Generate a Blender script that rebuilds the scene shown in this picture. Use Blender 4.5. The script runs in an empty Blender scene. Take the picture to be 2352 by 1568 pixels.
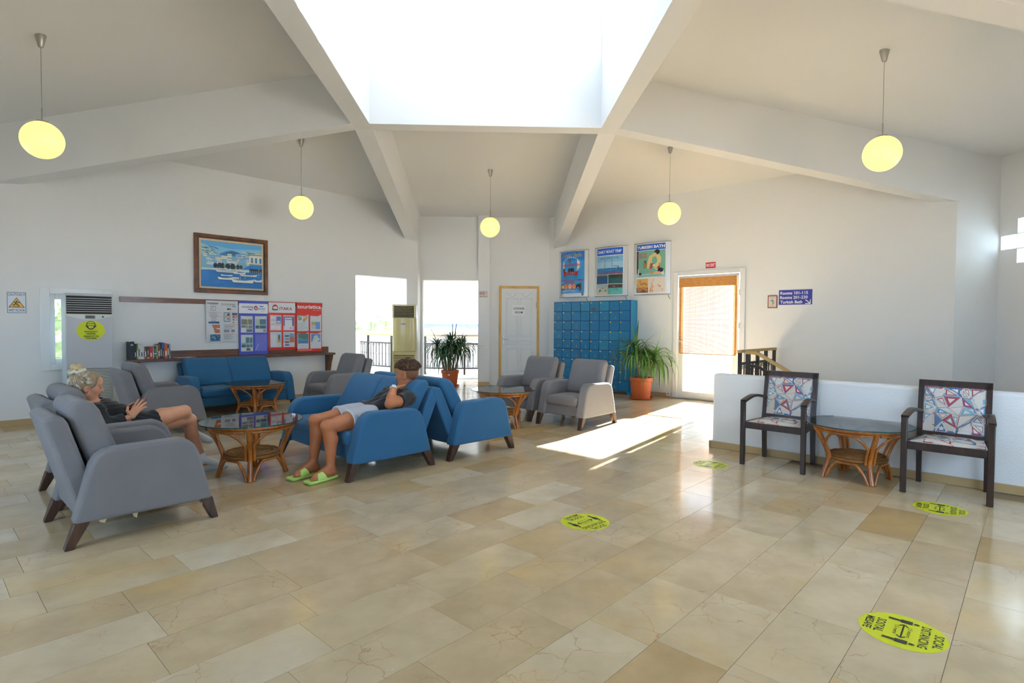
import bpy, bmesh, math, random
import numpy as np
from mathutils import Vector, Matrix
random.seed(7)
SC = bpy.context.scene
COL = SC.collection
S2 = math.sqrt(2.0)
CAM_H = 1.35

# ---------------------------------------------------------------- camera
F_PX = 1299.6
YAW, PITCH, ROLL = math.radians(2.052), math.radians(-1.735), math.radians(0.3385)
def cam_axes():
    cy, sy, cp, sp = math.cos(YAW), math.sin(YAW), math.cos(PITCH), math.sin(PITCH)
    fw = Vector((sy * cp, cy * cp, sp)); rt = Vector((cy, -sy, 0)); up = rt.cross(fw)
    c, s = math.cos(ROLL), math.sin(ROLL)
    return c * rt + s * up, -s * rt + c * up, fw
_r, _u, _f = cam_axes()
cd = bpy.data.cameras.new('camera'); cd.sensor_width = 36.0; cd.lens = 36.0 * F_PX / 2352.0
cd.clip_start = 0.05; cd.clip_end = 400
cam = bpy.data.objects.new('camera', cd); COL.objects.link(cam)
M = Matrix((( _r.x, _u.x, -_f.x, 0), (_r.y, _u.y, -_f.y, 0), (_r.z, _u.z, -_f.z, CAM_H), (0, 0, 0, 1)))
cam.matrix_world = M
SC.camera = cam

# ---------------------------------------------------------------- sky, sun, exposure
SC.view_settings.view_transform = 'Standard'; SC.view_settings.look = 'None'
SC.view_settings.gamma = 1.0; SC.view_settings.use_curve_mapping = False
SC.view_settings.exposure = 0.33
world = bpy.data.worlds.new('sky'); SC.world = world; world.use_nodes = True
_bg = world.node_tree.nodes['Background']
_bg.inputs[0].default_value = (0.53, 0.745, 1.0, 1); _bg.inputs[1].default_value = 6.5
sd = bpy.data.lights.new('sun', 'SUN'); sd.energy = 150.0; sd.angle = math.radians(0.55); sd.color = (1.0, 0.97, 0.93)
sun = bpy.data.objects.new('sun', sd); COL.objects.link(sun)
SUN_DIR = Vector((-0.607, -0.794, -0.41)).normalized()
sun.rotation_euler = SUN_DIR.to_track_quat('-Z', 'Y').to_euler(); sun.location = (8, 20, 8)
def portal(name, center, normal, w, h):
    """a sampling guide for the sky in a window opening; it gives off no light of its own"""
    d = bpy.data.lights.new(name, 'AREA'); d.shape = 'RECTANGLE'; d.size = w; d.size_y = h
    d.cycles.is_portal = True
    o = bpy.data.objects.new(name, d); COL.objects.link(o)
    o.location = center; o.rotation_euler = Vector(normal).to_track_quat('-Z', 'Z' if abs(normal[2]) < .9 else 'Y').to_euler()
    return o

# ---------------------------------------------------------------- helpers
def XY(u, v): return ((u - v) / S2, (u + v) / S2)
def UV(x, y): return ((x + y) / S2, (y - x) / S2)

class MB:
    """collects geometry for ONE mesh object"""
    def __init__(s): s.v = []; s.f = []; s.m = []; s.c = []
    def add(s, vs, fs, mi=0, col=None):
        o = len(s.v); s.v += [tuple(p) for p in vs]
        for f in fs:
            s.f.append([i + o for i in f]); s.m.append(mi); s.c.append(col)
        return s
    def box(s, x0, x1, y0, y1, z0, z1, mi=0):
        p = [(x0,y0,z0),(x1,y0,z0),(x1,y1,z0),(x0,y1,z0),(x0,y0,z1),(x1,y0,z1),(x1,y1,z1),(x0,y1,z1)]
        return s.add(p, [(0,3,2,1),(4,5,6,7),(0,1,5,4),(1,2,6,5),(2,3,7,6),(3,0,4,7)], mi)
    def hexa(s, p, mi=0):
        """8 points, bottom ring then top ring"""
        return s.add(p, [(0,3,2,1),(4,5,6,7),(0,1,5,4),(1,2,6,5),(2,3,7,6),(3,0,4,7)], mi)
    def prism(s, poly, d0, d1, fn, mi=0):
        """poly (a,b) pairs extruded from d0 to d1; fn(a,b,d) -> xyz"""
        n = len(poly)
        vs = [fn(a, b, d0) for a, b in poly] + [fn(a, b, d1) for a, b in poly]
        fs = [tuple(range(n - 1, -1, -1)), tuple(range(n, 2 * n))]
        fs += [(i, (i + 1) % n, n + (i + 1) % n, n + i) for i in range(n)]
        return s.add(vs, fs, mi)
    def tube(s, path, r, n=8, mi=0, caps=True, closed=False):
        path = [Vector(p) for p in path]; k = len(path)
        rr = r if isinstance(r, (list, tuple)) else [r] * k
        tang = []
        for i in range(k):
            a = path[(i - 1) % k] if (closed or i > 0) else path[i]
            b = path[(i + 1) % k] if (closed or i < k - 1) else path[i]
            t = (b - a); tang.append(t.normalized() if t.length > 1e-9 else Vector((0, 0, 1)))
        ref = Vector((0, 0, 1)) if abs(tang[0].z) < .9 else Vector((1, 0, 0))
        nx = tang[0].cross(ref).normalized(); vs = []
        for i in range(k):
            nx = (nx - tang[i] * nx.dot(tang[i]))
            nx = nx.normalized() if nx.length > 1e-6 else tang[i].orthogonal().normalized()
            ny = tang[i].cross(nx)
            for j in range(n):
                a = 2 * math.pi * j / n
                vs.append(path[i] + (nx * math.cos(a) + ny * math.sin(a)) * rr[i])
        fs = []
        for i in range(k if closed else k - 1):
            for j in range(n):
                a, b = i * n + j, i * n + (j + 1) % n
                c, d = ((i + 1) % k) * n + (j + 1) % n, ((i + 1) % k) * n + j
                fs.append((a, b, c, d))
        if caps and not closed:
            fs.append(tuple(range(n - 1, -1, -1))); fs.append(tuple((k - 1) * n + j for j in range(n)))
        return s.add(vs, fs, mi)
    def lathe(s, prof, n=24, center=(0, 0, 0), mi=0, caps=True):
        vs = []; fs = []; k = len(prof)
        for r, z in prof:
            for j in range(n):
                a = 2 * math.pi * j / n
                vs.append((center[0] + r * math.cos(a), center[1] + r * math.sin(a), center[2] + z))
        for i in range(k - 1):
            for j in range(n):
                fs.append((i * n + j, i * n + (j + 1) % n, (i + 1) * n + (j + 1) % n, (i + 1) * n + j))
        if caps:
            fs.append(tuple(range(n - 1, -1, -1))); fs.append(tuple((k - 1) * n + j for j in range(n)))
        return s.add(vs, fs, mi)
    def bar(s, a, b, w, h, mi=0, up=(0, 0, 1)):
        """rectangular bar from a to b; w across, h along up"""
        a, b = Vector(a), Vector(b); t = (b - a).normalized(); up = Vector(up)
        sx = t.cross(up); sx = sx.normalized() if sx.length > 1e-5 else t.orthogonal().normalized()
        sy = sx.cross(t).normalized(); sx *= w / 2; sy *= h / 2
        p = [a - sx - sy, a + sx - sy, a + sx + sy, a - sx + sy, b - sx - sy, b + sx - sy, b + sx + sy, b - sx + sy]
        return s.hexa(p, mi)
    def xform(s, fn): s.v = [tuple(fn(Vector(p))) for p in s.v]; return s
    def build(s, name, mats, parent=None, smooth=None, bevel=None, seg=2, sub=0, loc=None):
        me = bpy.data.meshes.new(name); me.from_pydata(s.v, [], s.f)
        mats = mats if isinstance(mats, (list, tuple)) else [mats]
        for m in mats: me.materials.append(m)
        if len(mats) > 1: me.polygons.foreach_set('material_index', s.m)
        if any(c is not None for c in s.c):
            at = me.color_attributes.new('Col', 'FLOAT_COLOR', 'CORNER'); arr = []
            for f, c in zip(s.f, s.c): arr += list((*(c or (1, 1, 1)), 1.0)) * len(f)
            at.data.foreach_set('color', arr)
        bm = bmesh.new(); bm.from_mesh(me)
        if not any(c is not None for c in s.c): bmesh.ops.recalc_face_normals(bm, faces=bm.faces)
        bm.to_mesh(me); bm.free()
        o = link(name, me, parent)
        if smooth is not None: shade(me, smooth)
        if bevel:
            b = o.modifiers.new('bevel', 'BEVEL'); b.width = bevel; b.segments = seg; b.limit_method = 'ANGLE'; b.angle_limit = math.radians(40)
            if smooth is None: shade(me, 70)
        if sub:
            b = o.modifiers.new('sub', 'SUBSURF'); b.levels = sub; b.render_levels = sub
        if loc is not None: o.location = loc
        return o
def shade(me, ang):
    me.polygons.foreach_set('use_smooth', [True] * len(me.polygons))
    bm = bmesh.new(); bm.from_mesh(me); a = math.radians(ang)
    for e in bm.edges:
        e.smooth = not (len(e.link_faces) == 2 and e.calc_face_angle(0) > a)
    bm.to_mesh(me); bm.free()
def link(name, data, parent=None):
    o = bpy.data.objects.new(name, data); COL.objects.link(o)
    if parent is not None: o.parent = parent
    return o
def empty(name, loc=(0, 0, 0), rz=0.0, parent=None):
    o = link(name, None, parent); o.location = loc; o.rotation_euler = (0, 0, rz); o.empty_display_size = .1
    return o
def tag(o, label=None, cat=None, group=None, kind=None):
    if label: o['label'] = label
    if cat: o['category'] = cat
    if group: o['group'] = group
    if kind: o['kind'] = kind
    return o
def struct(o, label=None, cat=None): return tag(o, label, cat, None, 'structure')
def copy_tree(o, parent=None, first=True):
    c = o.copy(); COL.objects.link(c); c.parent = parent
    for ch in KIDS(o): copy_tree(ch, c)
    return c
def KIDS(o): return [c for c in bpy.data.objects if c.parent == o]

# ---------------------------------------------------------------- materials
def srgb(r, g, b):
    f = lambda c: (c / 255 / 12.92) if c / 255 <= .04045 else ((c / 255 + .055) / 1.055) ** 2.4
    return (f(r), f(g), f(b))
MATS = {}
def mat(name, col, rough=.5, metal=0.0, bump=0.0, bscale=200.0, var=0.0, vscale=6.0, spec=None, emit=None, sheen=0.0, coat=0.0, detail=2.0):
    if name in MATS: return MATS[name]
    m = bpy.data.materials.new(name); m.use_nodes = True; nt = m.node_tree; b = nt.nodes['Principled BSDF']
    b.inputs['Base Color'].default_value = (*col, 1); b.inputs['Roughness'].default_value = rough; b.inputs['Metallic'].default_value = metal
    if spec is not None: b.inputs['Specular IOR Level'].default_value = spec
    if sheen: b.inputs['Sheen Weight'].default_value = sheen; b.inputs['Sheen Roughness'].default_value = .5
    if coat: b.inputs['Coat Weight'].default_value = coat; b.inputs['Coat Roughness'].default_value = .1
    if emit: b.inputs['Emission Color'].default_value = (*emit[0], 1); b.inputs['Emission Strength'].default_value = emit[1]
    tc = nt.nodes.new('ShaderNodeTexCoord')
    if var:
        n = nt.nodes.new('ShaderNodeTexNoise'); n.inputs['Scale'].default_value = vscale; n.inputs['Detail'].default_value = 4
        nt.links.new(tc.outputs['Object'], n.inputs['Vector'])
        mx = nt.nodes.new('ShaderNodeMix'); mx.data_type = 'RGBA'
        mx.inputs[6].default_value = (*[c * (1 - var) for c in col], 1); mx.inputs[7].default_value = (*[min(1, c * (1 + var)) for c in col], 1)
        nt.links.new(n.outputs['Fac'], mx.inputs[0]); nt.links.new(mx.outputs[2], b.inputs['Base Color'])
    if bump:
        n = nt.nodes.new('ShaderNodeTexNoise'); n.inputs['Scale'].default_value = bscale; n.inputs['Detail'].default_value = detail
        nt.links.new(tc.outputs['Object'], n.inputs['Vector'])
        bp = nt.nodes.new('ShaderNodeBump'); bp.inputs['Strength'].default_value = bump; bp.inputs['Distance'].default_value = .004
        nt.links.new(n.outputs['Fac'], bp.inputs['Height']); nt.links.new(bp.outputs['Normal'], b.inputs['Normal'])
    MATS[name] = m; return m
def glass(name, tint=(1, 1, 1), refl=1.0, rough=0.0, ior=1.5):
    if name in MATS: return MATS[name]
    m = bpy.data.materials.new(name); m.use_nodes = True; nt = m.node_tree; nt.nodes.clear()
    out = nt.nodes.new('ShaderNodeOutputMaterial'); mix = nt.nodes.new('ShaderNodeMixShader')
    tr = nt.nodes.new('ShaderNodeBsdfTransparent'); tr.inputs[0].default_value = (*tint, 1)
    gl = nt.nodes.new('ShaderNodeBsdfGlossy'); gl.inputs['Roughness'].default_value = rough
    fr = nt.nodes.new('ShaderNodeFresnel'); fr.inputs['IOR'].default_value = ior
    mu = nt.nodes.new('ShaderNodeMath'); mu.operation = 'MULTIPLY'; mu.inputs[1].default_value = refl; mu.use_clamp = True
    nt.links.new(fr.outputs[0], mu.inputs[0]); nt.links.new(mu.outputs[0], mix.inputs[0])
    nt.links.new(tr.outputs[0], mix.inputs[1]); nt.links.new(gl.outputs[0], mix.inputs[2]); nt.links.new(mix.outputs[0], out.inputs[0])
    MATS[name] = m; return m
def wood(name, c0, c1, rough=.4, scale=6.0, stretch=(1, 1, 12), coat=0.0):
    if name in MATS: return MATS[name]
    m = bpy.data.materials.new(name); m.use_nodes = True; nt = m.node_tree; b = nt.nodes['Principled BSDF']
    b.inputs['Roughness'].default_value = rough
    if coat: b.inputs['Coat Weight'].default_value = coat; b.inputs['Coat Roughness'].default_value = .15
    tc = nt.nodes.new('ShaderNodeTexCoord'); mp = nt.nodes.new('ShaderNodeMapping'); mp.inputs['Scale'].default_value = [1.0 * s_ for s_ in stretch]
    n = nt.nodes.new('ShaderNodeTexNoise'); n.inputs['Scale'].default_value = scale; n.inputs['Detail'].default_value = 5; n.inputs['Distortion'].default_value = .6
    cr = nt.nodes.new('ShaderNodeValToRGB'); cr.color_ramp.elements[0].color = (*c0, 1); cr.color_ramp.elements[1].color = (*c1, 1)
    cr.color_ramp.elements[0].position = .3; cr.color_ramp.elements[1].position = .7
    nt.links.new(tc.outputs['Object'], mp.inputs[0]); nt.links.new(mp.outputs[0], n.inputs['Vector']); nt.links.new(n.outputs['Fac'], cr.inputs[0])
    nt.links.new(cr.outputs[0], b.inputs['Base Color']); MATS[name] = m; return m
def print_mat(name='print', rough=.35):
    """flat print: colours come from the mesh's own colour layer"""
    if name in MATS: return MATS[name]
    m = bpy.data.materials.new(name); m.use_nodes = True; nt = m.node_tree; b = nt.nodes['Principled BSDF']
    b.inputs['Roughness'].default_value = rough
    a = nt.nodes.new('ShaderNodeAttribute'); a.attribute_name = 'Col'
    nt.links.new(a.outputs['Color'], b.inputs['Base Color']); MATS[name] = m; return m

WHITE = mat('white_paint', (.80, .80, .79), .65, bump=.25, bscale=40, detail=6)
CEIL = mat('ceiling_paint', (.80, .80, .79), .7, bump=.15, bscale=30, detail=5)
# ---------------------------------------------------------------- the room (an octagon with a square lantern)
XL, XR, YB, YF = -1.57, 1.40, 7.34, 4.02      # lantern opening
BW = .235                                      # beam width
ZB0, ZB1 = 3.89, 3.09                          # beam undersides, inner and outer end
CLW, CRW = -13.62, 13.76                       # back left wall x-y, back right wall x+y
XARM_R, XARM_L, YARM_B, YARM_F = 6.88, -6.95, 12.5, -1.30
SL = .178
def wall(name, p0, p1, z0, z1, holes=(), th=.25, side=1, m=None, label=None, cat=None):
    """wall from p0 to p1 (inner face), thickness to the side; holes (s0,s1,h0,h1) along it"""
    p0, p1 = Vector((*p0, 0)), Vector((*p1, 0)); d = (p1 - p0); L = d.length; d.normalize()
    n = Vector((-d.y, d.x, 0)) * side
    xs = sorted({0, L, *[h[0] for h in holes], *[h[1] for h in holes]}); zs = sorted({z0, z1, *[h[2] for h in holes], *[h[3] for h in holes]})
    mb = MB()
    def P(s, z, t): q = p0 + d * s + n * t; return (q.x, q.y, z)
    def inside(s, z): return any(h[0] < s < h[1] and h[2] < z < h[3] for h in holes)
    solid = lambda i, j: 0 <= i < len(xs) - 1 and 0 <= j < len(zs) - 1 and not inside((xs[i] + xs[i+1]) / 2, (zs[j] + zs[j+1]) / 2)
    for i in range(len(xs) - 1):
        for j in range(len(zs) - 1):
            if not solid(i, j): continue
            a, b, c, e = xs[i], xs[i+1], zs[j], zs[j+1]
            for t in (0, th): mb.add([P(a, c, t), P(b, c, t), P(b, e, t), P(a, e, t)], [(0, 1, 2, 3)])
            if not solid(i - 1, j): mb.add([P(a, c, 0), P(a, e, 0), P(a, e, th), P(a, c, th)], [(0, 1, 2, 3)])
            if not solid(i + 1, j): mb.add([P(b, c, 0), P(b, e, 0), P(b, e, th), P(b, c, th)], [(0, 1, 2, 3)])
            if not solid(i, j - 1): mb.add([P(a, c, 0), P(b, c, 0), P(b, c, th), P(a, c, th)], [(0, 1, 2, 3)])
            if not solid(i, j + 1): mb.add([P(a, e, 0), P(b, e, 0), P(b, e, th), P(a, e, th)], [(0, 1, 2, 3)])
    bm_ = mb.build(name, m or WHITE)
    me = bm_.data; bm = bmesh.new(); bm.from_mesh(me); bmesh.ops.remove_doubles(bm, verts=bm.verts, dist=1e-5)
    bmesh.ops.recalc_face_normals(bm, faces=bm.faces); bm.to_mesh(me); bm.free()
    return struct(bm_, label, cat)
def along(p0, p): return math.hypot(p[0] - p0[0], p[1] - p0[1])

# corners of the plan
LW0 = (-6.28, -6.28 - CLW); LW1 = (XL, XL - CLW)
RW0 = (1.30, CRW - 1.30); RW1 = (6.28, CRW - 6.28)
BX0, BX1 = XL, CRW - YARM_B
TOPZ = 4.7
# back left wall with the painting: window niche behind the air conditioner, opening to the gallery
LWs = lambda x: along(LW0, (x, x - CLW))
wall('wall_back_left', LW0, LW1, -.3, TOPZ, [(LWs(-5.875), LWs(-5.46), .78, 1.72), (LWs(-2.62), LWs(-1.77), -.05, 2.285)], .26, 1,
     label='long white wall with the harbour painting and the shelf', cat='wall')
wall('wall_back_return_left', (XL, LW1[1]), (XL, YARM_B + .01), -.3, TOPZ, [], .2, 1, label='narrow white return beside the gallery opening', cat='wall')
# back wall with the gallery opening and the luggage room door
wall('wall_back', (XL - .2, YARM_B), (BX1 + .1, YARM_B), -.3, TOPZ, [(.25, XL * -1 + .2 - .30, -.05, 2.31), (XL * -1 + .2 + .155, XL * -1 + .2 + 1.045, 0, 2.195)], .25, 1,
     label='white back wall with the luggage room door', cat='wall')
pm = MB().box(-.30, -.05, YARM_B - .10, YARM_B + .02, -.2, TOPZ)
struct(pm.build('wall_back_pillar', WHITE), 'slim white pillar between gallery opening and luggage door', 'pillar')
# back right wall with posters and glazed door
RWs = lambda x: along(RW0, (x, CRW - x))
DX0, DX1 = 3.40, 4.27
RWB = (.9, CRW - .9)
RWs2 = lambda x: along(RWB, (x, CRW - x))
wall('wall_back_right', RWB, RW1, -3.2, TOPZ, [(RWs2(DX0), RWs2(DX1), 0, 2.33)], .26, 1, label='white wall with posters, lockers and glazed door', cat='wall')
# right arm: return in the beam's plane, then the glass block wall
YR = CRW - 6.28
GB = [(7.222, 7.452, 2.39, 2.575), (6.985, 7.215, 2.39, 2.575), (6.985, 7.215, 2.585, 2.775), (6.985, 7.215, 2.195, 2.38), (6.748, 6.978, 2.39, 2.575)]
GB += [(5.0 + .237 * i, 5.23 + .237 * i, 1.25 + .195 * j, 1.435 + .195 * j) for i in range(4) for j in range(5)]   # unseen larger panel of the same blocks, added to brighten the return wall
wall('wall_right_return', (6.28, YR), (XARM_R + .2, YR), -3.2, TOPZ, [], .3, 1, label='bright white return wall beside the stairwell', cat='wall')
wall('wall_right', (XARM_R, YR + .1), (XARM_R, 3.6), -3.2, TOPZ, [(YR + .1 - b, YR + .1 - a, c, d) for a, b, c, d in GB], .2, 1, label='white wall with a cross of glass blocks', cat='wall')
YFL = 3.79
wall('wall_right_return_front', (XARM_R + .2, YFL), (6.28, YFL), -.3, TOPZ, [], .3, 1)
wall('wall_left_return', (XARM_L - .2, 7.45), (-6.24, 7.45), -.3, TOPZ, [], .3, 1)
wall('wall_left', (XARM_L, 3.6), (XARM_L, 7.55), -.3, TOPZ, [(1.2, 2.6, 1.0, 2.2)], .2, 1)
wall('wall_left_return_front', (-6.28, YFL), (XARM_L - .2, YFL), -.3, TOPZ, [], .3, 1)
# front half of the octagon (behind the camera), glazed entrance side
FC = YFL + 6.28
wall('wall_front_left', (XL, -FC - XL + 2 * YFL), (-6.28, YFL), -.3, TOPZ, [(2.0, 4.2, .9, 2.3)], .26, 1)
wall('wall_front_right', (6.28, YFL), (XR, XR - 6.28 + YFL), -.3, TOPZ, [(1.6, 5.0, .9, 2.4)], .26, 1)
FY = XR - 6.28 + YFL
wall('wall_front', (XR + .2, YARM_F), (XL - .2, YARM_F), -.3, TOPZ, [(1.05, 2.35, 0, 2.2)], .25, 1)
wall('wall_front_return_right', (XR, FY), (XR, YARM_F - .1), -.3, TOPZ, [], .2, 1)
wall('wall_front_return_left', (XL, YARM_F - .1), (XL, -FC - XL + 2 * YFL), -.3, TOPZ, [], .2, 1)

# ---- ceiling: eight sloping panels, eight beams, the lantern
ceiling = struct(empty('ceiling'), 'white vaulted ceiling of sloping panels and beams around a lantern', 'ceiling')
XLo, XRo, YBo, YFo = XL - BW, XR + BW, YB + BW, YF - BW
ZC = 4.57
def slab(name, poly, zf, th=.2):
    n = len(poly); mb = MB()
    vs = [(x, y, zf(x, y)) for x, y in poly] + [(x, y, zf(x, y) + th) for x, y in poly]
    mb.add(vs, [tuple(range(n)), tuple(range(2 * n - 1, n - 1, -1))] + [(i, (i + 1) % n, n + (i + 1) % n, n + i) for i in range(n)])
    return mb.build(name, CEIL, ceiling)
zb = lambda x, y: ZC - SL * (y - YBo)
zl = lambda x, y: ZC - SL * (XLo - x)
zr = lambda x, y: ZC - SL * (x - XRo)
zf_ = lambda x, y: ZC - SL * (YFo - y)
slab('ceiling_panel', [(XL - .1, YB + .1), (XR + .1, YB + .1), (XR + .1, 12.9), (XL - .1, 12.9)], zb)
slab('ceiling_panel', [(-7.3, YF - .1), (XL - .1, YF - .1), (XL - .1, YB + .1), (-7.3, YB + .1)], zl)
slab('ceiling_panel', [(XR + .1, YF - .1), (7.3, YF - .1), (7.3, YB + .2), (XR + .1, YB + .1)], zr)
slab('ceiling_panel', [(XL - .1, -1.6), (XR + .1, -1.6), (XR + .1, YF - .1), (XL - .1, YF - .1)], zf_)
def corner(sx, sy, x0, y0, c):
    """panel over a diagonal wall: highest at the lantern corner, level along the wall"""
    d0 = (c - (abs(x0) + sy * y0))
    zz = lambda x, y: 3.77 + (ZC - 3.77) * (c - (sx * x + sy * y)) / (c - (sx * x0 + sy * y0))
    e = .35
    far = (c + e)
    pts = [(x0 - sx * .1, y0 - sy * .1), (sx * (far - sy * (y0 - sy * .1)), y0 - sy * .1), (x0 - sx * .1, sy * (far - sx * (x0 - sx * .1)))]
    if sx * sy < 0: pts.reverse()
    slab('ceiling_panel', pts, zz)
corner(-1, 1, XLo, YBo, -CLW); corner(1, 1, XRo, YBo, CRW)
corner(-1, -1, XLo, YFo, 6.28 - YFL); corner(1, -1, XRo, YFo, 6.28 - YFL)
def beam(a0, a1, b0, b1, za, zbm, top):
    """a0,a1: the two inner corners; b0,b1: the outer ones"""
    mb = MB()
    mb.hexa([(*a0, za), (*a1, za), (*b1, zbm), (*b0, zbm), (*a0, za + top), (*a1, za + top), (*b1, zbm + top), (*b0, zbm + top)])
    mb.build('ceiling_beam', CEIL, ceiling)
bz = lambda d: ZB0 - .182 * d
TP = .82
EXT = 5.35
beam((XLo + .02, YB), (XLo + .02, YBo), (XLo - EXT, YB), (XLo - EXT, YBo), bz(0), bz(EXT), TP)
beam((XRo - .02, YB), (XRo - .02, YBo), (XRo + 4.66, YB + .128), (XRo + 4.66, YBo + .135), bz(0), bz(4.66), TP)
beam((XL, YBo - .02), (XLo, YBo - .02), (XL - .003, YBo + 4.52), (XLo, YBo + 4.52), bz(0), bz(4.52), TP)
beam((XR, YBo - .02), (XRo, YBo - .02), (XR - .05, YBo + 4.86), (XRo - .05, YBo + 4.86), bz(0), bz(4.86), TP)
beam((XLo + .02, YF), (XLo + .02, YFo), (XLo - EXT, YF), (XLo - EXT, YFo), bz(0), bz(EXT), TP)
beam((XRo - .02, YF), (XRo - .02, YFo), (XRo + EXT, YF), (XRo + EXT, YFo), bz(0), bz(EXT), TP)
beam((XL, YFo + .02), (XLo, YFo + .02), (XL, YFo - 5.1), (XLo, YFo - 5.1), bz(0), bz(5.1), TP)
beam((XR, YFo + .02), (XRo, YFo + .02), (XR, YFo - 5.1), (XRo, YFo - 5.1), bz(0), bz(5.1), TP)
# lantern: four shaft walls with tall narrow windows under a flat roof
ZT0, ZT1, ZTOP = 4.872, 6.25, 6.5
def wins(L, first, w=.243, pitch=.387): 
    out = []; s = first
    while s + w < L - .02: out.append((s, s + w)); s += pitch
    return out
def shaft(p0, p1, first, L):
    w = wall('lantern_wall', p0, p1, ZB0, ZTOP, [(a, b, ZT0, ZT1) for a, b in wins(L, first)], BW, 1, CEIL)
    del w['kind']; w.parent = ceiling
shaft((XL, YB), (XR, YB), .03, XR - XL)
shaft((XR, YF), (XL, YF), .03, XR - XL)
shaft((XR, YB), (XR, YF), .05, YB - YF)
shaft((XL, YF), (XL, YB), .05, YB - YF)
for cx, cy in ((XLo, YB), (XR, YB), (XLo, YFo), (XR, YFo)):
    MB().box(cx, cx + BW, cy, cy + BW, ZB0, ZTOP).build('lantern_post', CEIL, ceiling)
MB().box(XLo - .3, XRo + .3, YFo - .3, YBo + .3, ZTOP, ZTOP + .15).build('lantern_roof', CEIL, ceiling)
PANE = glass('clear_pane', (.96, .98, .98), .8)
LPANE = glass('lantern_pane', (.80, .83, .86), .6)
for (cx, cy, along_x) in (((XL + XR) / 2, YB + .17, True), ((XL + XR) / 2, YF - .17, True), (XR + .17, (YB + YF) / 2, False), (XL - .17, (YB + YF) / 2, False)):
    L_ = XR - XL if along_x else YB - YF
    for a, b in wins(L_, .03 if along_x else .05):
        hw_, c_ = (b - a) / 2 - .002, (a + b) / 2 - L_ / 2
        if cy > YB or (not along_x and cx < XL): pass
        sg_ = 1 if (along_x and cy > YB) or (not along_x and cx < XL) else -1
        x_, y_ = (cx + sg_ * c_, cy) if along_x else (cx, cy + sg_ * c_)
        o = (MB().box(-hw_, hw_, -.003, .003, ZT0 + .002, ZT1 - .002) if along_x else MB().box(-.003, .003, -hw_, hw_, ZT0 + .002, ZT1 - .002)).build('lantern_pane', LPANE, ceiling); o.location = (x_, y_, 0)
# portals that guide the sky light through the real openings
hz = (ZT0 + ZT1) / 2; hh = ZT1 - ZT0
portal('lantern_portal_back', ((XL + XR) / 2, YBo + .02, hz), (0, -1, 0), 2.9, hh)
portal('lantern_portal_front', ((XL + XR) / 2, YFo - .02, hz), (0, 1, 0), 2.9, hh)
portal('lantern_portal_right', (XRo + .02, (YF + YB) / 2, hz), (-1, 0, 0), 3.3, hh)
portal('lantern_portal_left', (XLo - .02, (YF + YB) / 2, hz), (1, 0, 0), 3.3, hh)
portal('entrance_portal', (-.1, YARM_F - .3, 1.1), (0, 1, 0), 1.35, 2.25)
q = 1 / S2
portal('front_left_portal', ((XL - 6.28) / 2 - .2, ((-FC - XL + 2 * YFL) + YFL) / 2 - .2, 1.6), (q, q, 0), 2.6, 1.5)
portal('front_right_portal', ((XR + 6.28) / 2 + .2, (FY + YFL) / 2 - .2, 1.65), (-q, q, 0), 3.6, 1.6)

# ---- floor
floor_ = struct(empty('floor'), 'polished beige marble floor laid in diagonal rows of long slabs', 'floor')
GROUT = mat('floor_grout', srgb(140, 118, 88), .8)
UW = 6.20; UM = 8.17; VT = 3.14; VS = 2.45
def uvquad(mb, u0, u1, v0, v1, z0, z1):
    p = [(*XY(u0, v0), z0), (*XY(u1, v0), z0), (*XY(u1, v1), z0), (*XY(u0, v1), z0), (*XY(u0, v0), z1), (*XY(u1, v0), z1), (*XY(u1, v1), z1), (*XY(u0, v1), z1)]
    return mb.hexa(p)
ROOM = [(-6.95, YFL), (-6.95, 7.45), (-6.24, 7.42), (XL, LW1[1]), (XL, 14.0), (-3.2, 14.0), (-3.2, 14.2), (1.6, 14.2), (1.6, 12.5), (BX1, 12.5), (6.28, YR), (6.88, YR), (6.88, YFL), (6.28, YFL), (XR, FY), (XR, YARM_F), (XL, YARM_F), (XL, -FC - XL + 2 * YFL), (-6.28, YFL)]
g = MB(); uvquad(g, -6, UW, -8, 13.5, -.30, -.006); uvquad(g, UW, UM, VS, 13.5, -.30, -.006); uvquad(g, UM, 9.9, VT, 13.5, -.30, -.006)
g.build('floor_screed', GROUT, floor_)
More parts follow.
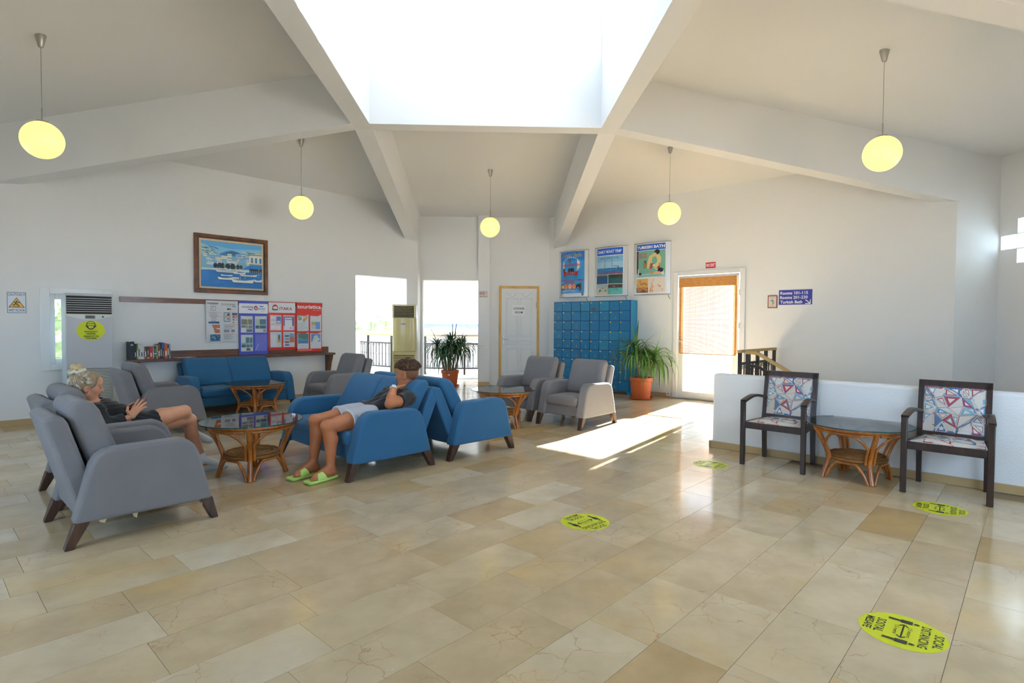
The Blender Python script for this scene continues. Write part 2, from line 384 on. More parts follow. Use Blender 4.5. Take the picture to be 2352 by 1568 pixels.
def marble(name, use_attr):
    m = bpy.data.materials.new(name); m.use_nodes = True; nt = m.node_tree; b = nt.nodes['Principled BSDF']; N = nt.nodes.new; Lk = nt.links.new
    b.inputs['Roughness'].default_value = .16
    geo = N('ShaderNodeNewGeometry')
    if use_attr: a = N('ShaderNodeAttribute'); a.attribute_name = 'rnd'; rnd = a.outputs['Fac']
    else: a = N('ShaderNodeObjectInfo'); rnd = a.outputs['Random']
    cr = N('ShaderNodeValToRGB'); cr.color_ramp.interpolation = 'CONSTANT'
    tones = [(199, 178, 144), (203, 184, 152), (196, 174, 138), (206, 189, 160), (201, 181, 148), (189, 163, 122), (202, 183, 150), (211, 196, 170), (197, 175, 140), (204, 186, 155)]
    els = cr.color_ramp.elements
    while len(els) < len(tones): els.new(.5)
    for i, t in enumerate(tones): els[i].position = i / len(tones); els[i].color = (*srgb(*t), 1)
    Lk(rnd, cr.inputs[0])
    # texture position shifted by the slab's random number, so veins stop at the joints
    mul = N('ShaderNodeMath'); mul.operation = 'MULTIPLY'; mul.inputs[1].default_value = 91.0; Lk(rnd, mul.inputs[0])
    cmb = N('ShaderNodeCombineXYZ'); Lk(mul.outputs[0], cmb.inputs[0]); Lk(mul.outputs[0], cmb.inputs[1])
    add = N('ShaderNodeVectorMath'); add.operation = 'ADD'; Lk(geo.outputs['Position'], add.inputs[0]); Lk(cmb.outputs[0], add.inputs[1])
    n1 = N('ShaderNodeTexNoise'); n1.inputs['Scale'].default_value = 2.6; n1.inputs['Detail'].default_value = 6; n1.inputs['Roughness'].default_value = .62; Lk(add.outputs[0], n1.inputs['Vector'])
    r1 = N('ShaderNodeValToRGB'); r1.color_ramp.elements[0].position = .35; r1.color_ramp.elements[1].position = .72
    r1.color_ramp.elements[0].color = (.84, .81, .75, 1); r1.color_ramp.elements[1].color = (1.06, 1.05, 1.04, 1); Lk(n1.outputs['Fac'], r1.inputs[0])
    mx = N('ShaderNodeMix'); mx.data_type = 'RGBA'; mx.blend_type = 'MULTIPLY'; mx.inputs[0].default_value = 1; Lk(cr.outputs[0], mx.inputs[6]); Lk(r1.outputs[0], mx.inputs[7])
    # ochre clouds
    n2 = N('ShaderNodeTexNoise'); n2.inputs['Scale'].default_value = 1.1; n2.inputs['Detail'].default_value = 5; Lk(add.outputs[0], n2.inputs['Vector'])
    r2 = N('ShaderNodeMapRange'); r2.inputs[1].default_value = .56; r2.inputs[2].default_value = .76; r2.inputs[4].default_value = .55; Lk(n2.outputs['Fac'], r2.inputs[0])
    mo = N('ShaderNodeMix'); mo.data_type = 'RGBA'; Lk(r2.outputs[0], mo.inputs[0]); Lk(mx.outputs[2], mo.inputs[6]); mo.inputs[7].default_value = (*srgb(206, 168, 92), 1)
    # thin rust veins in some slabs
    vo = N('ShaderNodeTexVoronoi'); vo.feature = 'DISTANCE_TO_EDGE'; vo.inputs['Scale'].default_value = 5.0
    nd = N('ShaderNodeTexNoise'); nd.inputs['Scale'].default_value = 9; nd.inputs['Detail'].default_value = 4; Lk(add.outputs[0], nd.inputs['Vector'])
    ad2 = N('ShaderNodeVectorMath'); ad2.operation = 'MULTIPLY_ADD'; ad2.inputs[1].default_value = (.12, .12, .12); Lk(nd.outputs['Color'], ad2.inputs[0]); Lk(add.outputs[0], ad2.inputs[2]); Lk(ad2.outputs[0], vo.inputs['Vector'])
    r3 = N('ShaderNodeMapRange'); r3.inputs[1].default_value = 0; r3.inputs[2].default_value = .014; r3.inputs[3].default_value = .6; r3.inputs[4].default_value = 0; Lk(vo.outputs['Distance'], r3.inputs[0])
    n3 = N('ShaderNodeTexNoise'); n3.inputs['Scale'].default_value = 1.6; Lk(add.outputs[0], n3.inputs['Vector'])
    r4 = N('ShaderNodeMapRange'); r4.inputs[1].default_value = .50; r4.inputs[2].default_value = .62; Lk(n3.outputs['Fac'], r4.inputs[0])
    mv = N('ShaderNodeMath'); mv.operation = 'MULTIPLY'; Lk(r3.outputs[0], mv.inputs[0]); Lk(r4.outputs[0], mv.inputs[1])
    ve = N('ShaderNodeMix'); ve.data_type = 'RGBA'; Lk(mv.outputs[0], ve.inputs[0]); Lk(mo.outputs[2], ve.inputs[6]); ve.inputs[7].default_value = (*srgb(168, 104, 62), 1)
    # pale scratches
    wv = N('ShaderNodeTexNoise'); wv.inputs['Scale'].default_value = 14; wv.inputs['Detail'].default_value = 8; wv.inputs['Roughness'].default_value = .7
    mp = N('ShaderNodeMapping'); mp.inputs['Scale'].default_value = (1, 2.4, 1); mp.inputs['Rotation'].default_value = (0, 0, .5); Lk(add.outputs[0], mp.inputs[0]); Lk(mp.outputs[0], wv.inputs['Vector'])
    r5 = N('ShaderNodeMapRange'); r5.inputs[1].default_value = .665; r5.inputs[2].default_value = .74; r5.inputs[4].default_value = .55; Lk(wv.outputs['Fac'], r5.inputs[0])
    sc_ = N('ShaderNodeMix'); sc_.data_type = 'RGBA'; Lk(r5.outputs[0], sc_.inputs[0]); Lk(ve.outputs[2], sc_.inputs[6]); sc_.inputs[7].default_value = (*srgb(240, 232, 216), 1)
    Lk(sc_.outputs[2], b.inputs['Base Color'])
    rr = N('ShaderNodeMapRange'); rr.inputs[3].default_value = .07; rr.inputs[4].default_value = .19; Lk(n1.outputs['Fac'], rr.inputs[0]); Lk(rr.outputs[0], b.inputs['Roughness'])
    return m
MARBLE, MARBLE_FAR = marble('marble_slab', False), marble('marble_slab_far', True)
def in_poly(x, y, poly):
    c = False; j = len(poly) - 1
    for i in range(len(poly)):
        if (poly[i][1] > y) != (poly[j][1] > y) and x < (poly[j][0] - poly[i][0]) * (y - poly[i][1]) / (poly[j][1] - poly[i][1]) + poly[i][0]: c = not c
        j = i
    return c
ROWW = .3095; V00 = .24; GAP = .0018
rt = random.Random(5); tiles = []
for k in range(-24, 42):
    v0 = V00 + k * ROWW; v1 = v0 + ROWW
    u = -5.6 + rt.random() * .6
    while u < 11.2:
        ln = rt.choice((.61, .61, .61, .70, .52, .74)); u1 = u + ln
        um, vm = (u + u1) / 2, (v0 + v1) / 2
        x, y = XY(um, vm)
        hid = (um > UW - .02 and um < UM and vm < VS) or (um >= UM - .05 and vm < VT)
        if not hid and (in_poly(x, y, ROOM) or any(in_poly(*XY(a, b), ROOM) for a in (u, u1) for b in (v0, v1))):
            uu1 = min(u1, UW) if vm < VS and u < UW else u1
            dep = Vector((x, y, -CAM_H)).dot(_f); sx = Vector((x, y, -CAM_H)).dot(_r) / max(dep, .01); sy = Vector((x, y, -CAM_H)).dot(_u) / max(dep, .01)
            vis = dep > .8 and abs(sx) < .98 and sy > -.68
            tiles.append((dep if vis else 99 + dep, u, uu1, v0, v1))
        u = u1
tiles.sort()
meshes = {}
for i, (dp, u0, u1, v0, v1) in enumerate(tiles[:300]):
    ln = round(u1 - u0, 3)
    if ln not in meshes:
        mb = MB(); uvquad(mb, GAP / 2 - ln / 2, ln / 2 - GAP / 2, GAP / 2 - ROWW / 2, ROWW / 2 - GAP / 2, -.02, 0)
        me = bpy.data.meshes.new('floor_slab'); me.from_pydata(mb.v, [], mb.f); me.materials.append(MARBLE); meshes[ln] = me
    o = link('floor_slab', meshes[ln], floor_); x, y = XY((u0 + u1) / 2, (v0 + v1) / 2); o.location = (x, y, 0)
mb = MB(); rn = []
for dp, u0, u1, v0, v1 in tiles[300:]:
    uvquad(mb, u0 + GAP / 2, u1 - GAP / 2, v0 + GAP / 2, v1 - GAP / 2, -.02, 0); rn += [rt.random()] * 6
far = mb.build('floor_slab_far', MARBLE_FAR, floor_); far['kind'] = 'stuff'
at = far.data.attributes.new('rnd', 'FLOAT', 'FACE'); at.data.foreach_set('value', rn)
# ---------------------------------------------------------------- outside, gallery, stairwell, doors, windows, skirting
STONE = mat('skirting_stone', srgb(186, 158, 112), .35, var=.12, vscale=8)
def ground():
    return mat('pale_paving', (.55, .53, .50), .9, var=.1, vscale=.4)
g = MB().box(-90, 90, -70, 110, -3.45, -3.4); struct(g.build('ground', ground()), 'pale paved ground outside the building', 'ground')
struct(MB().box(-90, 90, -70, -3.2, -.45, -.35).build('ground_terrace', ground()), 'pale entrance terrace', 'ground')
def uvbox(mb, u0, u1, v0, v1, z0, z1): return uvquad(mb, u0, u1, v0, v1, z0, z1)
tg = MB(); uvbox(tg, 9.93, 22, 3.3, 14, -.35, -.06); struct(tg.build('terrace_slab', ground()), 'sunlit terrace outside the glazed door', 'terrace')

# ---- gallery behind the back openings
struct(MB().box(-7, 5.5, 12.76, 18.0, 2.33, 2.5).build('gallery_ceiling', CEIL), 'white ceiling of the gallery beyond the openings', 'ceiling')
wall('wall_gallery', (-7, 16.0), (5.5, 16.0), -.4, 2.4, [(.3, 12.2, 1.14, 1.70)], .2, 1, label='white gallery parapet with a long open window band', cat='wall')
for xg, nm in ((-7.1, 'wall_gallery_left'), (5.4, 'wall_gallery_right')):
    struct(MB().box(xg, xg + .2, 12.7, 16.2, -.4, 2.4).build(nm, WHITE), 'white end wall of the gallery', 'wall')
lm = MB().box(-7, 5.5, 15.9, 16.02, 1.83, 1.87); lm.box(-7, 5.5, 15.94, 16.02, 1.08, 1.14)
struct(lm.build('trim_1', WHITE), 'thin white ledge along the gallery window band', 'trim')
AC_ = (-.9, 17.0); AR = 3.05
arc = [(AC_[0] + AR * math.cos(a), AC_[1] + AR * math.sin(a)) for a in [math.radians(200 + 140 * i / 48) for i in range(49)]]
lp = MB(); n = len(arc)
pts = [(x, y) for x, y in arc] + [(5.2, 15.98), (-6.8, 15.98)]
lp.prism(pts, .001, .10, lambda a, b, d: (a, b, d)); struct(lp.build('gallery_kerb', WHITE), 'curved white kerb under the gallery railing', 'kerb')
IRON = mat('black_iron', (.018, .018, .02), .45, metal=.3)
BRASS = mat('worn_brass', srgb(176, 150, 96), .4, metal=.55)
def scroll(r, turns=1.4, n=18):
    return [(r * (1 - .62 * t) * math.cos(2 * math.pi * turns * t), r * (1 - .62 * t) * math.sin(2 * math.pi * turns * t)) for t in [i / n for i in range(n + 1)]]
def railing(name, label, path, z0, ztop, zmid, zlow, posts, step, group=None, fz=lambda s: 0.0):
    """path: plan points; fz(s): height offset along it (for slopes)"""
    r = empty(name, (path[0][0], path[0][1], z0)); tag(r, label, 'railing', group)
    P = [Vector((x - path[0][0], y - path[0][1], 0)) for x, y in path]
    S = [0.0]
    for a, b in zip(P, P[1:]): S.append(S[-1] + (b - a).length)
    def at(s):
        s = max(0, min(S[-1], s))
        for i in range(len(P) - 1):
            if s <= S[i + 1] + 1e-9:
                t = (s - S[i]) / max(1e-9, S[i + 1] - S[i]); q = P[i].lerp(P[i + 1], t); return Vector((q.x, q.y, fz(s))), (P[i + 1] - P[i]).normalized()
    m = max(2, int(S[-1] / .08)); ss = [S[-1] * i / m for i in range(m + 1)]
    def rail(nm, z, w, h, mt):
        mb = MB()
        for a, b in zip(ss, ss[1:]):
            pa, pb = at(a)[0], at(b)[0]; e = (pb - pa).normalized() * .002
            mb.bar(pa + Vector((0, 0, z)) - e, pb + Vector((0, 0, z)) + e, w, h)
        mb.build(nm, mt, r)
    rail('handrail', ztop - .02, .055, .04, BRASS); rail('iron_rail', zmid, .03, .035, IRON); rail('bottom_rail', zlow, .03, .03, IRON)
    pm = MB().box(-.022, .022, -.022, .022, 0, ztop - .04); bmh = MB().box(-.007, .007, -.007, .007, zlow, zmid)
    bmh.lathe([(.008, 0), (.016, .02), (.008, .04)], 6, (0, 0, (zlow + zmid) / 2))
    pd = bd = sdm = None
    for s in posts:
        q, t = at(s)
        if pd is None: o = pm.build('post', IRON, r); pd = o.data
        else: o = link('post', pd, r)
        o.location = q; o.rotation_euler.z = math.atan2(t.y, t.x)
    sm = MB(); rr = .035
    top = [(.042 - x, 0, zmid - .055 + y) for x, y in scroll(rr)][::-1]; bot = [(.042 - x, 0, zlow + .06 - y) for x, y in scroll(rr)]
    sm.tube(top + bot, .004, 4)
    s = step * .6; k = 0
    while s < S[-1] - .03:
        q, t = at(s)
        if bd is None: o = bmh.build('baluster', IRON, r); bd = o.data
        else: o = link('baluster', bd, r)
        o.location = q; o.rotation_euler.z = math.atan2(t.y, t.x)
        if k % 2 == 0:
            for sg in (0, math.pi):
                if sdm is None: o2 = sm.build('scroll', IRON, r); sdm = o2.data
                else: o2 = link('scroll', sdm, r)
                o2.location = q; o2.rotation_euler.z = math.atan2(t.y, t.x) + sg
        s += step; k += 1
    return r
railing('gallery_railing', 'curved black iron railing with brass handrail behind the tall potted plant', arc[3:44], .10, .985, .76, .16, [.55 + i * .98 for i in range(5)], .125)

# ---- stairwell behind the low wall
hw = MB(); uvbox(hw, 6.095, 6.225, -2.2, 2.63, -.3, .822)
struct(hw.build('wall_stair', mat('rough_white_paint', (.80, .80, .80), .75, bump=.6, bscale=60, detail=6), bevel=.035, seg=4), 'low rough white parapet wall behind the patterned chairs', 'wall')
bs = MB(); uvbox(bs, 6.075, 6.10, -2.2, 2.655, 0, .075); uvbox(bs, 6.075, 6.23, 2.63, 2.655, 0, .075)
struct(bs.build('baseboard_stair', STONE, bevel=.004, seg=1), 'beige stone skirting along the low wall', 'skirting')
st = struct(empty('stairs'), 'stone stairs going down behind the low wall', 'stairs')
for i in range(12):
    mb = MB(); uvbox(mb, 6.23, UM - .02, VS - .29 * (i + 1), VS - .29 * i + .02, -.165 * (i + 1) - .05, -.165 * (i + 1))
    mb.build('step', STONE, st)
for i in range(12):
    mb = MB(); uvbox(mb, UM, 9.72, VT - .29 * (i + 1) - .4, VT - .29 * i - .38, -3.6 + .13 * (i + 1), -3.55 + .13 * (i + 1)); mb.build('step', STONE, st)
sw = MB(); uvbox(sw, 6.0, 10.0, -2.6, -2.4, -3.4, 4.6); uvbox(sw, 5.95, 6.1, -2.5, 2.6, -3.4, -.3); uvbox(sw, 6.1, 9.9, 3.14, 3.3, -3.4, -.3); uvbox(sw, 5.9, 10.2, -2.6, 3.3, -3.4, -3.3)
struct(sw.build('wall_stairwell', WHITE), 'white lower walls of the stairwell', 'wall')
railing('stair_railing', 'black iron guard rail with brass top beyond the low wall', [XY(UM, VT), XY(9.66, VT)], 0, 1.0, .80, .12, [.02, .36, .72, 1.08, 1.46], .115)
railing('stair_handrail', 'sloping stair railing with brass handrail going down the steps', [XY(UM - .06, VT - .12), XY(UM - .06, VT - 2.6)], 0, .99, .79, .12, [.02, 1.0, 2.0], .125, fz=lambda s: -.57 * max(0, s - .15))

# ---- skirting
def skirt(name, p0, p1, h=.085, th=.015, side=-1):
    p0, p1 = Vector((*p0, 0)), Vector((*p1, 0)); d = (p1 - p0).normalized(); n = Vector((-d.y, d.x, 0)) * side
    mb = MB(); a, b, c, e = p0, p1, p1 + n * th, p0 + n * th
    mb.hexa([(a.x, a.y, 0), (b.x, b.y, 0), (c.x, c.y, 0), (e.x, e.y, 0), (a.x, a.y, h), (b.x, b.y, h), (c.x, c.y, h), (e.x, e.y, h)])
    struct(mb.build(name, STONE, bevel=.003, seg=1), 'beige stone skirting', 'skirting')
skirt('baseboard_back_left', LW0, (-2.62, -2.62 - CLW)); skirt('baseboard_back_right', (1.28, CRW - 1.28), (DX0 - .06, CRW - DX0 + .06))
skirt('baseboard_back', (-.30, YARM_B - .10), (-.05, YARM_B - .10)); skirt('baseboard_far_right', (DX1 + .05, CRW - DX1 - .05), XY(CRW / S2, VT))
WOODY = wood('pine_frame', srgb(196, 146, 66), srgb(222, 176, 92), .45, 8, (1, 1, .15))
DOORW = mat('door_white', (.78, .79, .79), .4)
METAL = mat('brushed_steel', (.55, .54, .52), .32, metal=1.0)

# ---- luggage room door
d1 = struct(empty('door_1', (.155, YARM_B, 0)), 'white panelled luggage room door in a pine frame', 'door')
DWd, DHt = .89, 2.195
fr = MB().box(0, .055, -.02, .12, 0, DHt); fr.box(DWd - .055, DWd, -.02, .12, 0, DHt); fr.box(.055, DWd - .055, -.02, .12, DHt - .055, DHt)
fr.build('door_frame', WOODY, d1, bevel=.004, seg=1)
lf = MB().box(.06, DWd - .06, .005, .045, .01, DHt - .06); leaf = lf.build('door_leaf', DOORW, d1, bevel=.003, seg=1)
jm = MB().box(.055, .075, -.008, .1, 0, DHt - .055); jm.box(DWd - .075, DWd - .055, -.008, .1, 0, DHt - .055); jm.box(.075, DWd - .075, -.008, .1, DHt - .075, DHt - .055); jm.build('door_stop', DOORW, d1)
def panel_ring(mb, x0, x1, z0, z1, w=.014, t=.012, y=.005):
    mb.box(x0, x1, y - t, y, z0, z0 + w); mb.box(x0, x1, y - t, y, z1 - w, z1); mb.box(x0, x0 + w, y - t, y, z0 + w, z1 - w); mb.box(x1 - w, x1, y - t, y, z0 + w, z1 - w)
xm = DWd / 2
for (x0, x1) in ((.155, xm - .018), (xm + .018, DWd - .155)):
    for (z0, z1) in ((.30, .82), (.90, 1.0), (1.07, 1.93)):
        pmb = MB(); panel_ring(pmb, x0, x1, z0, z1); pmb.box(x0 + .045, x1 - .045, -.002, .006, z0 + .03, z1 - .03)
        pmb.build('door_panel', DOORW, d1, bevel=.003, seg=1)
cur = MB()
for sg in (-1, 1):
    pts_ = [(xm + sg * (.02 + .27 * t), -.004, 1.99 + .035 * (math.cos(t * math.pi * 2.2) if t > .25 else 1) * (1 if t < .8 else 1.25)) for t in [i / 16 for i in range(17)]]
    cur.tube(pts_, .008, 5)
cur.build('moulding', DOORW, d1)
hd = MB().box(.095, .125, -.012, .005, .86, 1.10); hd.build('handle_plate', METAL, d1, bevel=.003)
hl = MB().tube([(.11, -.01, 1.02), (.11, -.05, 1.02), (.13, -.058, 1.02), (.22, -.058, 1.018)], .009, 8); hl.build('handle', METAL, d1, smooth=50)
hg = MB().tube([(DWd - .068, -.022, 1.70), (DWd - .068, -.022, 1.84)], .009, 8); hg.build('hinge', METAL, d1)

# ---- glazed door with bamboo blind
dv = Vector((1, -1, 0)).normalized(); dn = Vector((-1, -1, 0)).normalized()     # along the wall, into the room
D0 = Vector((DX0, CRW - DX0, 0)); DL = (DX1 - DX0) * S2
RZ = math.atan2(-1, 1)                                                           # local x along the wall, local -y into the room
d2 = struct(empty('door_2', D0, RZ), 'white glazed terrace door', 'door')
fr = MB(); w = .085
fr.box(-.04, .05, -.035, .10, 0, 2.33); fr.box(DL - .05, DL + .04, -.035, .10, 0, 2.33); fr.box(.05, DL - .05, -.035, .10, 2.26, 2.33)
fr.build('door_frame', DOORW, d2, bevel=.006)
x0, x1 = .06, DL - .065
lf = MB(); lf.box(x0, x0 + .10, -.02, .04, .02, 2.25); lf.box(x1 - .10, x1, -.02, .04, .02, 2.25); lf.box(x0 + .10, x1 - .10, -.02, .04, 2.17, 2.25); lf.box(x0 + .10, x1 - .10, -.02, .04, .02, .145)
lf.build('door_leaf', DOORW, d2, bevel=.005)
MB().box(x0 + .09, x1 - .09, .008, .014, .14, 2.18).build('pane', PANE, d2)
mu = MB().box((x0 + x1) / 2 - .006, (x0 + x1) / 2 + .006, .004, .018, .14, 2.18); mu.box(x0 + .09, x1 - .09, .004, .018, .50, .512); mu.build('glazing_bar', DOORW, d2)
MB().box(-.04, DL + .04, -.05, .24, -.005, .02).build('threshold', mat('grey_sill', (.3, .29, .27), .5), d2)
hd = MB().box(x0 + .035, x0 + .065, -.03, -.018, .93, 1.13); hd.build('handle_plate', METAL, d2, bevel=.003)
MB().tube([(x0 + .05, -.03, 1.06), (x0 + .05, -.075, 1.06), (x0 + .16, -.078, 1.055)], .009, 8).build('handle', DOORW, d2, smooth=50)
for z in (.45, 1.35, 1.92):
    MB().tube([(DL - .052, -.045, z - .055), (DL - .052, -.045, z + .055)], .012, 8).build('hinge', DOORW, d2, smooth=50)
BAM = wood('bamboo', srgb(176, 112, 44), srgb(214, 158, 84), .5, 14, (1, 1, 8))
blind = empty('bamboo_blind', D0, RZ); tag(blind, 'honey coloured bamboo slat blind half covering the glazed door', 'blind')
bx0, bx1 = x0 + .045, x1 - .03
MB().box(bx0 - .01, bx1 + .01, -.075, -.03, 2.04, 2.205).build('valance', BAM, blind, bevel=.004)
sl = None; z = .862; k = 0
while z < 2.05:
    if sl is None:
        o = MB().box(bx0, bx1, -.0015, .0015, -.0048, .0048).build('slat', BAM, blind); sl = o.data
    else: o = link('slat', sl, blind)
    o.location = (0, -.046 + random.uniform(-.002, .002), z); z += .0212; k += 1
MB().box(bx0, bx1, -.056, -.038, .835, .852).build('bottom_bar', BAM, blind)
for x in (bx0 + .008, bx1 - .008): MB().box(x - .016, x + .016, -.0505, -.0485, .85, 2.05).build('edge_tape', BAM, blind)
for i in range(9):
    x = bx0 + .08 + i * (bx1 - bx0 - .16) / 8
    MB().tube([(x, -.0495, .85), (x, -.0495, 2.05)], .0018, 4).build('cord', mat('blind_cord', srgb(120, 84, 48), .8), blind)

# ---- small window behind the tall grey air conditioner
lwr = math.atan2(1, 1)
W0 = Vector((-5.875, -5.875 - CLW, 0)); WL = .415 * S2
w1 = struct(empty('window_1', W0, lwr), 'small white casement window beside the grey air conditioner', 'window')
fr = MB(); 
for (a, b, c, d) in ((-.10, .0, .70, 1.80), (WL, WL + .10, .70, 1.80), (0, WL, .70, .78), (0, WL, 1.72, 1.80)): fr.box(a, b, -.02, .02, c, d)
fr.build('window_frame', DOORW, w1, bevel=.004)
fr = MB()
for (a, b, c, d) in ((.0, .06, .78, 1.72), (WL - .06, WL, .78, 1.72), (.06, WL - .06, .78, .85), (.06, WL - .06, 1.65, 1.72)): fr.box(a, b, .03, .08, c, d)
fr.build('sash', DOORW, w1, bevel=.004)
MB().box(.06, WL - .06, .05, .056, .85, 1.65).build('pane', PANE, w1)

# ---- glass blocks
gbm = bpy.data.materials.new('glass_block'); gbm.use_nodes = True
nt = gbm.node_tree; b = nt.nodes['Principled BSDF']; b.inputs['Base Color'].default_value = (.86, .94, .98, 1); b.inputs['Transmission Weight'].default_value = .0; b.inputs['Roughness'].default_value = .2
nt.nodes.remove(b); tl = nt.nodes.new('ShaderNodeBsdfTranslucent'); tl.inputs[0].default_value = (.85, .93, .98, 1); gls = nt.nodes.new('ShaderNodeBsdfTransparent'); gls.inputs[0].default_value = (.8, .9, .95, 1)
gg = nt.nodes.new('ShaderNodeBsdfGlossy'); gg.inputs['Roughness'].default_value = .1
m1 = nt.nodes.new('ShaderNodeMixShader'); m1.inputs[0].default_value = .35; m2 = nt.nodes.new('ShaderNodeMixShader'); m2.inputs[0].default_value = .12
nz = nt.nodes.new('ShaderNodeTexNoise'); nz.inputs['Scale'].default_value = 60; bp = nt.nodes.new('ShaderNodeBump'); bp.inputs['Strength'].default_value = .8; bp.inputs['Distance'].default_value = .01
nt.links.new(nz.outputs['Fac'], bp.inputs['Height']); nt.links.new(bp.outputs[0], gg.inputs['Normal']); nt.links.new(bp.outputs[0], tl.inputs['Normal'])
nt.links.new(tl.outputs[0], m1.inputs[1]); nt.links.new(gls.outputs[0], m1.inputs[2]); nt.links.new(m1.outputs[0], m2.inputs[1]); nt.links.new(gg.outputs[0], m2.inputs[2])
nt.links.new(m2.outputs[0], nt.nodes['Material Output'].inputs[0])
w2 = struct(empty('window_2', (XARM_R, 7.1, 2.2)), 'cross of five glass blocks set in the white wall', 'window')
w4 = struct(empty('added_window', (XARM_R, 7.1, 2.2)), 'panel of glass blocks added out of view to brighten the stairwell side', 'window')  # added out of view: spreads sunlight onto the return wall and ceiling
for gi, (a, b_, c, d) in enumerate(GB):
    o = MB().box(-.0, .09, -(b_ - a) / 2 + .004, (b_ - a) / 2 - .004, -(d - c) / 2 + .004, (d - c) / 2 - .004).build('glass_block', gbm, w2 if gi < 5 else w4, bevel=.012, seg=3)
    o.location = (.012, (a + b_) / 2 - 7.1, (c + d) / 2 - 2.2)

# ---- simple glazed fronts behind the camera
def glazing(nm, p0, d, L, z0, z1, n):
    rz = math.atan2(d[1], d[0]); o = struct(empty(nm, (*p0, 0), rz), 'white framed glazing of the entrance side', 'window'); mb = MB()
    for i in range(n + 1): x = L * i / n; mb.box(x - .03, x + .03, -.04, .02, z0, z1)
    mb.box(0, L, -.04, .02, z0, z0 + .06); mb.box(0, L, -.04, .02, z1 - .06, z1); mb.build('window_frame', DOORW, o)
    for i in range(n): MB().box(L * i / n + .03, L * (i + 1) / n - .03, -.012, -.006, z0 + .06, z1 - .06).build('pane', PANE, o)
glazing('window_3', (XR + .2 - 1.05, YARM_F - .1), (-1, 0), 1.30, 0.0, 2.2, 2)

# ---- trees and a pavilion outside
LEAF = mat('tree_leaf', srgb(126, 146, 104), .7, var=.3, vscale=3)
BARK = mat('tree_bark', srgb(96, 78, 60), .9, var=.2)
def tree(x, y, z, h, r, seed, label, group='trees outside the building'):
    rg = random.Random(seed); t = empty('tree', (x, y, z)); tag(t, label, 'tree', group)
    MB().tube([(0, 0, 0), (.1, .05, h * .3), (0, .1, h * .65)], [.16, .12, .06], 7).build('trunk', BARK, t, smooth=60)
    mb = MB()
    for i in range(900):
        a = rg.uniform(0, 6.283); el = math.acos(rg.uniform(-1, 1)); q = rg.random() ** .4
        c = Vector((r * q * math.sin(el) * math.cos(a), r * q * math.sin(el) * math.sin(a), h * .68 + h * .32 * q * math.cos(el)))
        d1_ = Vector((rg.uniform(-1, 1), rg.uniform(-1, 1), rg.uniform(-1, 1))).normalized() * rg.uniform(.16, .3); d2_ = d1_.orthogonal().normalized() * .1
        mb.add([c - d1_, c + d2_, c + d1_, c - d2_], [(0, 1, 2, 3)])
    mb.build('crown', LEAF, t); return t
tree(-8.2, 27.0, -3.4, 6.0, 2.0, 1, 'pale broadleaf tree beyond the gallery window band')
tree(-4.4, 22.0, -3.4, 5.2, 1.7, 2, 'small leafy tree nearer the gallery window band')
tree(-9.6, 11.8, -3.4, 6.2, 1.6, 3, 'dark leafy tree outside the small casement window')
tree(9.6, 31.5, -3.4, 13.0, 2.6, 4, 'tall unseen tree added outside to shade the gallery from the sun')  # added sun blocker for the gallery, hidden from the camera
tree(6.4, 27.0, -3.4, 12.0, 2.6, 5, 'second tall unseen tree added to keep the sun off the gallery')  # also hidden from view, added to stop low sun entering the gallery
tree(19.0, 22.0, -3.4, 9.0, 3.0, 6, 'broad tree beyond the sunny terrace')
pav = empty('pavilion', (-.6, 30, -3.4)); tag(pav, 'white pool pavilion with blue roof edge beyond the gallery', 'building')
MB().box(-4.2, 4.2, 0, 5, 0, 4.55).build('wall', mat('pavilion_wall', (.75, .75, .74), .8), pav)
MB().box(-4.6, 4.4, -.6, 5.4, 4.60, 4.76).build('roof', mat('blue_roof', srgb(84, 92, 190), .6), pav)
for i in range(3):
    o = MB().box(0, 2.2, -.03, .02, 3.75, 4.45).build('window', mat('pavilion_glass', srgb(120, 128, 150), .2), pav); o.location = (-3.8 + i * 2.6, -.02, 0)

hill = MB(); pts = [(14 + 2.2 * i, 60 + 1.0 * i, 2.6 + 3.2 * math.sin(i * .30) ** 2 + .5 * math.sin(i * 1.7) + .10 * i) for i in range(24)]
for (a, b) in zip(pts, pts[1:]):
    hill.add([(a[0], a[1], -3.4), (b[0], b[1], -3.4), b, a], [(0, 1, 2, 3)]); hill.add([a, b, (b[0] + 6, b[1] + 30, -3.4), (a[0] + 6, a[1] + 30, -3.4)], [(0, 1, 2, 3)])
struct(hill.build('hill', mat('hill_scrub', srgb(120, 128, 112), .95, var=.25, vscale=.2)), 'hazy scrub hill far beyond the glazed door', 'hill')
nb = empty('neighbour_house', (14.5, 33, -3.4)); tag(nb, 'pale house with a tiled roof beyond the terrace', 'building')
MB().box(-6, 6, 0, 6, 0, 4.4).build('wall', mat('house_wall', (.52, .44, .36), .9), nb)
MB().add([(-6.5, -.6, 4.4), (6.5, -.6, 4.4), (6.5, 6.6, 4.4), (-6.5, 6.6, 4.4), (-5, 3, 5.6), (5, 3, 5.6)], [(0, 1, 5, 4), (1, 2, 5), (2, 3, 4, 5), (3, 0, 4), (3, 2, 1, 0)]).build('roof', mat('roof_tile', srgb(150, 92, 70), .85), nb)
for i in range(4):
    o = MB().box(0, 1.2, -.04, .02, 2.2, 3.6).build('window', mat('house_window', srgb(90, 100, 110), .2), nb); o.location = (-5 + i * 2.8, -.02, 0)
tw = MB(); uvbox(tw, 16.0, 16.2, 3.3, 14, -.3, .55); struct(tw.build('terrace_parapet', mat('parapet_paint', (.6, .58, .54), .8)), 'low parapet at the terrace edge', 'parapet')
